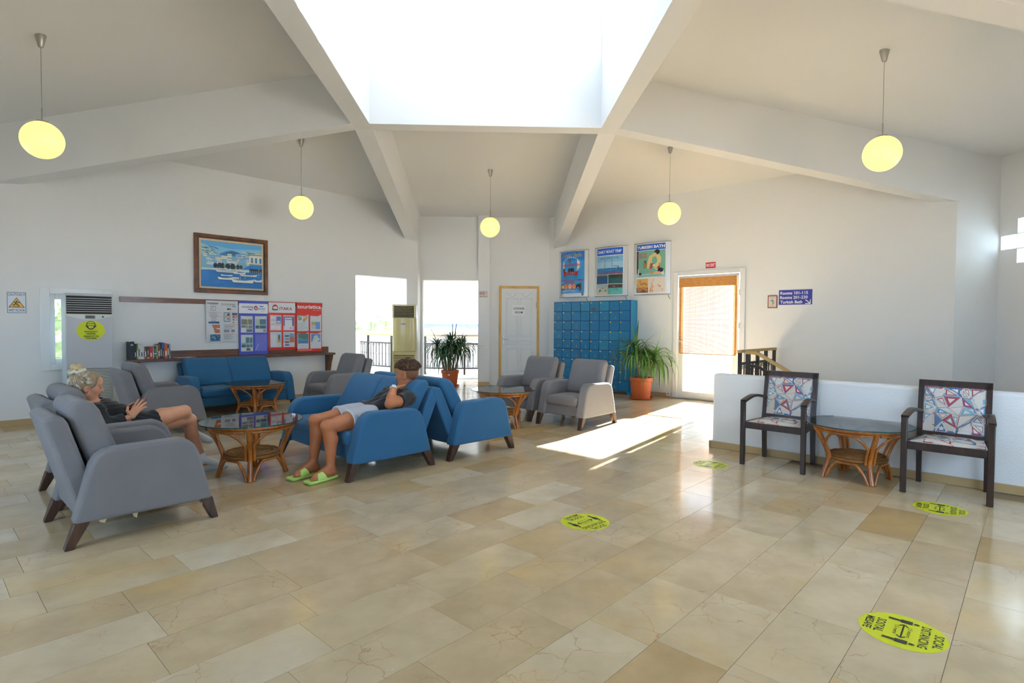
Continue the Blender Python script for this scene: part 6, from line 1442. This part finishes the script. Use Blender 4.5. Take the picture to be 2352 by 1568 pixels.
def eyes(H, ax, parent, s, iris, shut=False):
    for y in (-1, 1):
        c = Vector(H(.0795, y * .031, .0065)); mb = MB()
        mb.lathe([(max(.0004, .0118 * s * math.cos(a)), .0118 * s * math.sin(a)) for a in [-math.pi / 2 + math.pi * i / 10 for i in range(11)]], 14)
        R_ = Matrix((ax[2], ax[1], ax[0])).transposed(); mb.xform(lambda p: c + R_ @ p)
        if not shut:
            keep(mb.build('eye', mat('eye_white', (.75, .73, .70), .25), None, smooth=80), parent)
            p = Vector(H(.0915, y * .031, .0065)); ir = MB(); ir.lathe([(.0055 * s, -.001), (.0045 * s, .0008), (.001, .0012)], 12).xform(lambda q: p + R_ @ q); keep(ir.build('iris', mat('iris_' + parent.name, iris, .2), None), parent)
        la = MB(); la.tube([Vector(H(.0915 - .10 * abs(t) * .08, y * (.031 + t * .014), (.004 if shut else .0135) - (.004 if shut else .012) * t * t)) for t in [-1, -.6, -.2, .2, .6, 1]], .0017 * s, 5); keep(la.build('eyelash', mat('lash_dark', (.02, .014, .01), .7), None), parent)
        eb = MB(); eb.tube([Vector(H(.094 - .012 * abs(t - .2), y * (.033 + t * .018), .031 + .004 * (1 - t * t) - .002 * t)) for t in [-1, -.5, 0, .5, 1]], [.002 * s, .0034 * s, .0034 * s, .003 * s, .0014 * s], 6); keep(eb.build('eyebrow', mat('brow_' + parent.name, (.09, .055, .03), .8), None), parent)

SKIN_W = [srgb(206, 146, 112), srgb(178, 84, 78), srgb(190, 20, 26), srgb(196, 118, 88)]
SKIN_M = [srgb(184, 114, 72), srgb(158, 84, 70), srgb(206, 160, 140), srgb(190, 112, 84)]
BLK = mat('black_cotton', (.012, .012, .014), .9, bump=.3, bscale=300, sheen=.2)
upz = np.array((0, 0, 1.0)); du = np.array((1 / S2, 1 / S2, 0)); dvv = np.array((-1 / S2, 1 / S2, 0))

# ---- the woman in the grey armchair
wo = empty('person', tuple(W3(1.25, 5.46, .405))); tag(wo, 'person in black with blond bun sitting cross-legged, looking at a phone', 'person')
bpy.context.view_layer.update()
B = Body(.004)
hipR, hipL = W3(1.29, 5.38, .495), W3(1.28, 5.54, .488)
kneR, ankR, toeR_ = W3(1.655, 5.45, .575), W3(1.775, 5.575, .335), W3(1.885, 5.60, .275)
kneL, ankL, toeL_ = W3(1.712, 5.49, .488), W3(1.80, 5.46, .125), W3(1.955, 5.44, .04)
B.chain([hipR, (hipR + kneR) / 2 + np.array((0, 0, .012)), kneR], [.088, .076, .052]); B.chain([kneR, kneR * .62 + ankR * .38 + dvv * .012, ankR], [.050, .050, .031])
B.chain([hipL, (hipL + kneL) / 2, kneL], [.088, .076, .052]); B.chain([kneL, kneL * .65 + ankL * .35 - du * .022, ankL], [.050, .052, .031])
B.limb(ankR, toeR_, .033, .024); B.limb(ankL - upz * .02 - du * .01, toeL_ + upz * .0, .034, .024)
B.ell(W3(1.26, 5.46, .505), (.125, .16, .10), np.array((du, dvv, upz)))
B.chain([W3(1.23, 5.46, .52), W3(1.12, 5.46, .570), W3(1.035, 5.455, .635), W3(.985, 5.45, .685)], [.112, .104, .100, .065], .03)
shR, shL = W3(.995, 5.295, .66), W3(.995, 5.61, .665); B.limb(shR, shL, .05, .05, .03)
B.chain([W3(.972, 5.45, .69), W3(.972, 5.45, .775)], [.049, .046], .02)
elR, wrR = W3(1.035, 5.262, .545), W3(1.222, 5.300, .590); elL, wrL = W3(1.06, 5.66, .53), W3(1.245, 5.50, .60)
B.chain([shR, elR, wrR], [.042, .036, .024]); B.chain([shL, elL, wrL], [.042, .036, .024])
fW = unit(du * .985 - upz * .13 - dvv * .02)
HW, axW = head(B, W3(.966, 5.45, .838), fW, upz, .97, 1, .96)
hand(B, wrR, du * .58 + upz * .74 + dvv * .22, -dvv * .85 + du * .25 - upz * .25, du * -.35 + upz * .35 + dvv * .55, [.12, .18, .32, .62], nail=2, thumb=(.8, .5, -.1), splay=.12)
hand(B, wrL, du * .75 + upz * .45 - dvv * .45, dvv * .7 + du * .4 - upz * .5, upz * .8 + du * -.3 - dvv * .2, [1.0, 1.05, 1.1, 1.15], nail=2, thumb=(.6, .7, -.2))
B.build('body', skin_mat('skin_woman'), wo, SKIN_W)
eyes(HW, axW, wo, .97, (.1, .12, .12), True)
# loose black top and skirt
T_ = Body(.005); T_.ell(W3(1.26, 5.46, .508), (.15, .185, .118), np.array((du, dvv, upz)), .03)
T_.limb(hipR, hipR * .60 + kneR * .40, .108, .098, .03); T_.limb(hipL, hipL * .60 + kneL * .40, .106, .096, .03)
T_.chain([W3(1.23, 5.46, .53), W3(1.12, 5.46, .578), W3(1.035, 5.455, .635), W3(.99, 5.45, .672)], [.128, .126, .116, .074], .03)
T_.limb(shR, shL, .064, .064, .03); T_.chain([shR, elR, elR * .22 + wrR * .78], [.064, .062, .047], .02); T_.chain([shL, elL, elL * .3 + wrL * .7], [.064, .060, .047], .02)
T_.cut(hipR * .62 + kneR * .38, kneR - hipR, .17); T_.cut(hipL * .62 + kneL * .38, kneL - hipL, .14); T_.cut(elR * .26 + wrR * .74, wrR - elR, .07); T_.cut(elL * .34 + wrL * .66, wrL - elL, .07); T_.cut(W3(.972, 5.45, .722), (0, 0, 1), .09)
wobf = lambda P: .004 * np.sin(P[:, 0] * 60 + 8 * np.sin(P[:, 2] * 22)) * np.sin(P[:, 2] * 40 + P[:, 1] * 30)
T_.build('black_dress', BLK, wo, None, wobf)
# hair drawn up into a bun with a cream scrunchie
HB = mat('blond_hair', srgb(150, 128, 96), .55, bump=.6, bscale=160, var=.35, vscale=30)
h_ = Body(.004)
for c, r in (((-.030, 0, .040), (.098, .086, .094)), ((-.060, 0, .0), (.062, .076, .082)), ((.012, 0, .075), (.068, .066, .055)), ((-.082, 0, -.045), (.030, .050, .045))): h_.ell(HW(*c), np.array(r) * .98, axW, .02)
for y in (-1, 1): h_.ell(HW(.006, y * .066, .045), np.array((.045, .018, .045)), axW, .015)
h_.build('hair', HB, wo)
st_ = MB(); rg = random.Random(3)
for i in range(230):
    a = rg.uniform(-1.9, 1.9) if i % 3 else rg.uniform(1.9, 4.4); yy = math.sin(a); xx = math.cos(a)
    p0 = np.array((-.02 + .092 * xx if xx > 0 else -.03 + .088 * xx, .084 * yy, (.055 - .02 * abs(yy)) if xx > -.2 else -.05 * -xx + .0)); p2 = np.array((-.078, rg.uniform(-.02, .02), .125))
    pts = []
    for t in (0, .25, .5, .75, 1):
        q = p0 * (1 - t) + p2 * t; v = q - np.array((-.025, 0, .03)); rad = np.array((.102, .090, .100)); q = np.array((-.025, 0, .03)) + v / np.linalg.norm(v / rad) * (1.03 + .03 * rg.random()); pts.append(Vector(HW(*q)))
    st_.tube(pts, [.003, .0045, .0045, .004, .003], 4)
o = st_.build('hair_strand', wood('blond_strand', srgb(104, 84, 62), srgb(222, 208, 184), .5, 34, (1, 1, 1)), None, smooth=80); o['kind'] = 'stuff'; keep(o, wo)
bn = MB(); bc = HW(-.088, .0, .150)
for i in range(26):
    a0 = rg.uniform(0, 6.28); tl = rg.uniform(-.6, .6); rr_ = rg.uniform(.022, .034)
    ux = Vector(axW[0]) * math.cos(tl) + Vector(axW[2]) * math.sin(tl); uy = Vector(axW[1])
    bn.tube([Vector(bc) + (ux * math.cos(a0 + t * .9) + uy * math.sin(a0 + t * .9)) * rr_ + Vector(axW[2]) * rg.uniform(-.012, .02) for t in range(6)], .0065, 5)
o = bn.build('bun', mat('bun_hair', srgb(206, 180, 128), .5, bump=.4, bscale=150), None, smooth=80); o['kind'] = 'stuff'; keep(o, wo)
sc2 = MB(); cc = Vector(HW(-.078, 0, .122)); sc2.tube([cc + (Vector(axW[0]) * math.cos(t) * .95 + Vector(axW[1]) * math.sin(t) + Vector(axW[2]) * (.25 * math.cos(t) + .12 * math.sin(5 * t))) * .046 for t in [2 * math.pi * i / 40 for i in range(40)]], [.015 + .004 * math.sin(i * 2.2) for i in range(40)], 8, closed=True)
keep(sc2.build('scrunchie', mat('cream_satin', srgb(214, 202, 182), .45), None, smooth=80), wo)
# socks, shoes, wristbands
SOCK = mat('white_sock', (.78, .78, .80), .9); SHOE = mat('pale_shoe', srgb(196, 204, 204), .6)
for (kn, an, to, up_) in ((kneR, ankR, toeR_, 1), (kneL, ankL, toeL_, 0)):
    sh_d = unit(an - kn); k1 = Body(.004); k1.limb(an - sh_d * .055, an, .037, .039, .01); k1.limb(an, to, .042, .032, .01); k1.limb(an - unit(to - an) * .012 + sh_d * .012, an, .042, .042, .01); k1.cut(an - sh_d * .058, -sh_d, .06); k1.build('sock', SOCK, wo)
    fd = unit(to - an) if up_ else unit(np.array((to - an)[:2].tolist() + [0])); k2 = Body(.004); base = an + sh_d * .028 if up_ else np.array((an[0], an[1], .042)); tip = to + fd * .045 if up_ else np.array((to[0], to[1], .034)) + fd * .03
    k2.limb(base - fd * .045, base + fd * .03, .036, .038, .02); k2.limb(base + fd * .03, tip, .037, .026, .02)
    if not up_: k2.cut((base + tip) / 2 - upz * .042 + upz * .012, (0, 0, -1), .3)
    nrm = unit(np.cross(np.cross(fd, -sh_d), fd)) if up_ else upz; k2.cut(base + nrm * .022 - fd * .02, nrm - fd * .15, .06); k2.build('shoe', SHOE, wo)
br = MB(); cw_ = Vector(wrR) - Vector(unit(wrR - elR)) * .006; a_ = Vector(unit(wrR - elR)); b_ = a_.orthogonal().normalized(); c_ = a_.cross(b_)
br.tube([cw_ + (b_ * math.cos(t) + c_ * math.sin(t)) * .028 for t in [2 * math.pi * i / 24 for i in range(24)]], .0022, 6, closed=True); keep(br.build('bracelet', mat('gold', srgb(206, 168, 110), .3, metal=.9), None, smooth=80), wo)
cw_ = Vector(wrL) - Vector(unit(wrL - elL)) * .012; a_ = Vector(unit(wrL - elL)); b_ = a_.orthogonal().normalized(); c_ = a_.cross(b_); br = MB()
br.tube([cw_ + (b_ * math.cos(t) + c_ * math.sin(t)) * .031 for t in [2 * math.pi * i / 24 for i in range(24)]], .009, 8, closed=True); keep(br.build('wrist_scrunchie', mat('blue_cloth', srgb(84, 104, 150), .8), None, smooth=80), wo)
def phone(name, label, c, up_, nrm, h, w, m):
    r = empty(name, tuple(c)); tag(r, label, 'phone'); up_ = Vector(unit(up_)); nrm = Vector(unit(nrm)); sd_ = up_.cross(nrm).normalized(); nrm = sd_.cross(up_)
    r.matrix_world = Matrix(((sd_.x, nrm.x, up_.x, c[0]), (sd_.y, nrm.y, up_.y, c[1]), (sd_.z, nrm.z, up_.z, c[2]), (0, 0, 0, 1)))
    MB().box(-w / 2, w / 2, -.004, .004, 0, h).build('case', m, r, bevel=.003, seg=2); MB().box(-w / 2 + .003, w / 2 - .003, .0042, .0046, .004, h - .004).build('screen', mat('phone_screen', (.02, .02, .025), .08), r)
    MB().box(-w / 2 + .006, -w / 2 + .022, -.0055, -.004, h - .03, h - .008).build('camera_bump', mat('phone_black', (.01, .01, .01), .2), r)
phone('smartphone', 'silver smartphone held in both hands by the seated woman', W3(1.292, 5.40, .600), du * .42 + upz * .9 - dvv * .05, -du * .78 + upz * .38 + dvv * .45, .142, .07, mat('phone_silver', (.45, .46, .48), .25, metal=.7))
bag = Body(.005); bag.ell(W3(1.345, 5.62, .53), (.075, .03, .05), np.array((du, dvv, upz)), .01)
bg_ = empty('handbag', tuple(W3(1.32, 5.63, .41))); tag(bg_, 'small black shoulder bag with beaded chain beside the woman', 'bag'); bpy.context.view_layer.update()
bag.ell(W3(1.345, 5.62, .49), (.08, .035, .06), np.array((du, dvv, upz)), .01); bag.build('pouch', BLK, bg_)
chn = MB(); cpts = [W3(1.335, 5.60, .56), W3(1.27, 5.595, .60), W3(1.20, 5.60, .64), W3(1.12, 5.61, .675), W3(1.05, 5.61, .708)]
for i in range(40):
    t = i / 39 * 4; j = min(3, int(t)); q = cpts[j] * (1 - (t - j)) + cpts[j + 1] * (t - j); chn.lathe([(.0008, -.0038), (.0036, 0), (.0008, .0038)], 6, tuple(q))
keep(chn.build('bead_chain', mat('bead_silver', (.6, .6, .58), .3, metal=.8), None), bg_)['kind'] = 'stuff'

# ---- the young man on the blue sofa
ma = empty('person', tuple(W3(2.93, 4.65, .405))); tag(ma, 'person with curly hair in black t-shirt, chin on hand, on the blue sofa', 'person'); bpy.context.view_layer.update()
B = Body(.004)
hL, hR = W3(2.92, 4.525, .488), W3(2.92, 4.705, .488); kL, kR = W3(2.482, 4.485, .455), W3(2.492, 4.715, .475)
aL, aR = W3(2.505, 4.475, .105), W3(2.462, 4.700, .110)
B.chain([hL, (hL + kL) / 2, kL], [.098, .085, .058]); B.chain([hR, (hR + kR) / 2, kR], [.098, .085, .058])
for k_, a_ in ((kL, aL), (kR, aR)):
    B.chain([k_, k_ * .68 + a_ * .32 + du * .022, k_ * .35 + a_ * .65 + du * .008, a_], [.054, .060, .046, .034])
    B.ell(k_ - du * .012 + upz * .012, (.047, .046, .05), np.array((du, dvv, upz)))
toL, toR = W3(2.315, 4.448, .038), W3(2.27, 4.665, .038)
for a_, t_ in ((aL, toL), (aR, toR)):
    fd = unit((t_ - a_) * np.array((1, 1, 0))); sdv = np.array((-fd[1], fd[0], 0)); hl = np.array((a_[0], a_[1], .062)) + -fd * .018; B.limb(a_, hl, .034, .036, .02); B.limb(hl, t_ - fd * .02 + upz * .004, .036, .026, .02); B.limb(a_ + fd * .01, t_ - fd * .04 + upz * .012, .03, .024, .02)
    for i in range(5): p0 = t_ - fd * .03 + sdv * (.028 - .014 * i) - fd * abs(i - 1) * .004; B.limb(p0, p0 + fd * (.046 - .007 * abs(i - 1)), .011, .0085, .004)
B.ell(W3(2.95, 4.61, .485), (.125, .165, .085), np.array((du, dvv, upz)))
TOR = [(2.97, 4.61, .485), (3.06, 4.595, .510), (3.165, 4.565, .578), (3.265, 4.54, .642)]
for s_ in (-.065, .065): B.chain([W3(a, b, c) + dvv * s_ for a, b, c in TOR], [.085, .085, .096, .075], .04)
sL, sR = W3(3.255, 4.375, .640), W3(3.285, 4.725, .650); B.limb(sL, sR, .06, .06, .03)
nk = W3(3.315, 4.535, .685); hc = W3(3.350, 4.525, .846); B.chain([nk, W3(3.352, 4.522, .785)], [.064, .060], .025)
eL, wL = W3(2.995, 4.300, .622), W3(3.110, 4.405, .748); eR, wR = W3(3.205, 4.855, .505), W3(3.075, 4.765, .540)
B.chain([sL, (sL + eL) / 2, eL], [.056, .053, .044]); B.chain([eL, eL * .65 + wL * .35, wL], [.044, .044, .029]); B.chain([sR, eR], [.056, .044]); B.chain([eR, wR], [.043, .029])
fM = unit(np.array((-.955, .285, -.03)))
HM, axM = head(B, hc, fM, upz + np.array((.06, 0, 0)), 1.04, 1)
hand(B, wL, unit(HM(.07, .02, -.112) - wL), -dvv * .5 - du * .6 + upz * .2, unit(np.cross(unit(HM(.07, .02, -.112) - wL), upz)) * 1.0 + upz * .2, [1.25, 1.3, 1.35, 1.4], thumb=(.75, .75, .1), tc=.2, sc=1.08)
hand(B, wR, -du * .85 - dvv * .25 + upz * .02, dvv * .45 + upz * -.1 + du * .2, upz * .85 - du * .3, [.95, 1.0, 1.05, 1.1], thumb=(.5, .75, -.2), sc=1.08)
B.build('body', skin_mat('skin_man'), ma, SKIN_M)
eyes(HM, axM, ma, 1.04, (.12, .08, .05))
T_ = Body(.005)
for s_ in (-.065, .065): T_.chain([W3(a, b, c + .006) + dvv * s_ for a, b, c in TOR], [.098, .098, .108, .086], .04)
T_.limb(sL, sR, .074, .074, .03); T_.chain([sL, sL * .42 + eL * .58], [.074, .070], .02); T_.chain([sR, sR * .38 + eR * .62], [.074, .066], .02)
T_.cut(sL * .46 + eL * .54, eL - sL, .12); T_.cut(sR * .42 + eR * .58, eR - sR, .12); T_.cut(nk + upz * .028 - du * .0, upz - du * .35, .10); T_.cut(W3(2.955, 4.61, .50), -du, .25)
T_.build('black_tshirt', BLK, ma, None, lambda P: .0035 * np.sin(P[:, 0] * 55 + 6 * np.sin(P[:, 2] * 25)) * np.sin(P[:, 2] * 45 + P[:, 1] * 28))
S_ = Body(.005); S_.ell(W3(2.95, 4.61, .487), (.142, .182, .097), np.array((du, dvv, upz)), .03)
for h0, k0 in ((hL, kL), (hR, kR)): S_.chain([h0, h0 * .44 + k0 * .56], [.112, .105], .02); S_.cut(h0 * .48 + k0 * .52, k0 - h0, .16)
S_.cut(W3(3.04, 4.61, .50), du, .3)
S_.build('shorts', mat('grey_jersey', srgb(186, 188, 196), .9, bump=.3, bscale=300), ma, None, lambda P: .004 * np.sin(P[:, 0] * 50 + 5 * np.sin(P[:, 1] * 30)) * np.sin(P[:, 2] * 40))
for h0, k0 in ((hL, kL), (hR, kR)):
    cc = h0 * .48 + k0 * .52; a_ = Vector(unit(k0 - h0)); b_ = a_.orthogonal().normalized(); c_ = a_.cross(b_); tb = MB().tube([Vector(cc) + (b_ * math.cos(t) + c_ * math.sin(t)) * .1035 for t in [2 * math.pi * i / 36 for i in range(36)]], .004, 6, closed=True); keep(tb.build('hem', mat('white_piping', (.75, .75, .76), .8), None, smooth=80), ma)
# curly hair with a short faded back
HD = mat('brown_curls', srgb(70, 46, 30), .7, var=.4, vscale=40); h_ = Body(.004); rg = random.Random(9)
for c, r in (((-.024, 0, .072), (.102, .086, .066)), ((.034, 0, .088), (.070, .070, .042))): h_.ell(HM(*c), np.array(r) * 1.03, axM, .02)
for i in range(330):
    a, el = rg.uniform(0, 6.283), rg.uniform(.18, 1.5); q = np.array((-.012 + .118 * math.cos(a) * math.cos(el), .098 * math.sin(a) * math.cos(el), .060 + .082 * math.sin(el))) * np.array((1, 1, 1)) * rg.uniform(.97, 1.08)
    if q[0] > .06 and q[2] < .07: continue
    h_.ell(HM(*q), np.full(3, rg.uniform(.008, .014)), None, .004)
h_.build('hair', HD, ma, None, None, 1)
cu = MB()
for i in range(420):
    a, el = rg.uniform(0, 6.283), rg.uniform(.1, 1.5); q = np.array((-.012 + .124 * math.cos(a) * math.cos(el), .103 * math.sin(a) * math.cos(el), .060 + .088 * math.sin(el)))
    if q[0] > .06 and q[2] < .07: continue
    c = Vector(HM(*q)); d = Vector(unit(q - np.array((-.016, 0, .03)))); d = Vector(axM[0]) * d.x + Vector(axM[1]) * d.y + Vector(axM[2]) * d.z; e1 = d.orthogonal().normalized(); e2 = d.cross(e1); ph = rg.uniform(0, 6)
    cu.tube([c + (e1 * math.cos(ph + t) + e2 * math.sin(ph + t)) * .0075 + d * (.003 * t - .004) for t in [k * .9 for k in range(7)]], .0026, 4)
o = cu.build('curl', mat('curl_tip', srgb(112, 76, 46), .65, var=.3, vscale=30), None, smooth=80); o['kind'] = 'stuff'; keep(o, ma)
fd_ = Body(.004); fd_.ell(HM(-.036, 0, .026), np.array((.0795, .0775, .076)) * 1.03, axM, .01); fd_.cut(HM(-.030, 0, .0), axM[0] - axM[2] * .55, .3); fd_.build('short_hair', mat('faded_hair', srgb(128, 84, 56), .8, var=.2, vscale=60), ma)
# chain, watch, bracelet
nc_ = MB(); cN = Vector(W3(3.305, 4.532, .703)); e1 = Vector(du) * .9 + Vector(upz) * .3; e2 = Vector(dvv)
nc_.tube([cN + (e1 * math.cos(t) * .083 + e2 * math.sin(t) * .086) + Vector(upz) * (-.03 * max(0, -math.cos(t)) ** 2) for t in [2 * math.pi * i / 48 for i in range(48)]], .0042, 6, closed=True); keep(nc_.build('necklace', mat('silver', (.75, .75, .74), .25, metal=.9), None, smooth=80), ma)
SIL = mat('silver', (.75, .75, .74), .25, metal=.9)
def wristband(w, e, rad, th, m, nm, off=.012):
    a_ = Vector(unit(w - e)); b_ = a_.orthogonal().normalized(); c_ = a_.cross(b_); c0 = Vector(w) - a_ * off
    mb = MB(); 
    for s in (-1, 0, 1): mb.tube([c0 + a_ * s * th * .8 + (b_ * math.cos(t) + c_ * math.sin(t)) * rad for t in [2 * math.pi * i / 28 for i in range(28)]], th * .5, 6, closed=True)
    o = mb.build(nm, m, None, smooth=80); o['kind'] = 'stuff'; return keep(o, ma), c0, a_
_, c0, a_ = wristband(wL, eL, .033, .008, SIL, 'watch_strap')
tc_ = (Vector((0, 0, CAM_H)) - c0); n_ = (tc_ - a_ * tc_.dot(a_)).normalized(); n_ = (n_ + Vector((0, 0, .25))).normalized(); p = c0 + n_ * .034; b_ = n_.orthogonal().normalized(); c_ = n_.cross(b_); R_ = Matrix((b_, c_, n_)).transposed()
for nm, prof, m in (('watch_case', [(.0205, -.006), (.0215, .003), (.018, .005)], SIL), ('watch_dial', [(.0165, .0052), (.0165, .0056)], mat('dial_white', (.8, .8, .8), .3)), ('watch_ring', [(.011, .0058), (.0115, .0060), (.009, .0060)], mat('dial_grey', (.35, .35, .36), .3))):
    keep(MB().lathe(prof, 22).xform(lambda q: p + R_ @ q).build(nm, m, None, smooth=40), ma)
wristband(wR, eR, .032, .004, SIL, 'bracelet', .014)
# slides
LIME = mat('lime_rubber', srgb(190, 226, 118), .55)
for a_, t_ in ((aL, toL), (aR, toR)):
    fd = unit((t_ - a_) * np.array((1, 1, 0))); sdv = np.array((-fd[1], fd[0], 0)); c0 = (np.array((a_[0], a_[1], 0)) + np.array((t_[0], t_[1], 0))) / 2
    sb = Body(.004); hl = np.array((a_[0], a_[1], .02)) - fd * .03; tp = np.array((t_[0], t_[1], .02)) + fd * .022
    for o_ in (-.018, .018): sb.limb(hl + sdv * o_ * .8, tp + sdv * o_ * 1.3, .030, .036, .02)
    sb.cut(c0 + upz * .026, (0, 0, 1), .3); sb.cut(c0 + upz * .003, (0, 0, -1), .3)
    mid = hl * .36 + tp * .64; s2_ = Body(.004); s2_.limb(mid + fd * .038, mid - fd * .045 + upz * .018, .050, .058, .02); s2_.cut(mid + upz * .004, (0, 0, -1), .2); s2_.cut(mid + fd * .034 + upz * .02, fd + upz * .25, .2); s2_.cut(mid - fd * .042 + upz * .03, -fd * .8 + upz * .35, .2); 
    sl_ = empty('slide_sandal', (c0[0], c0[1], 0)); tag(sl_, 'lime green slide sandal on the sofa sitter’s outer foot' if a_ is aL else 'lime green slide sandal on the sofa sitter’s inner foot, by the table', 'sandal', 'lime green slide sandals'); bpy.context.view_layer.update()
    sb.build('sole', LIME, sl_); s2_.build('upper', LIME, sl_)
phone('smartphone', 'black smartphone held low in the young man’s hand', W3(3.035, 4.735, .512), -du * .78 + upz * .62, upz * .78 + du * .6, .148, .072, mat('phone_black', (.01, .01, .01), .2))
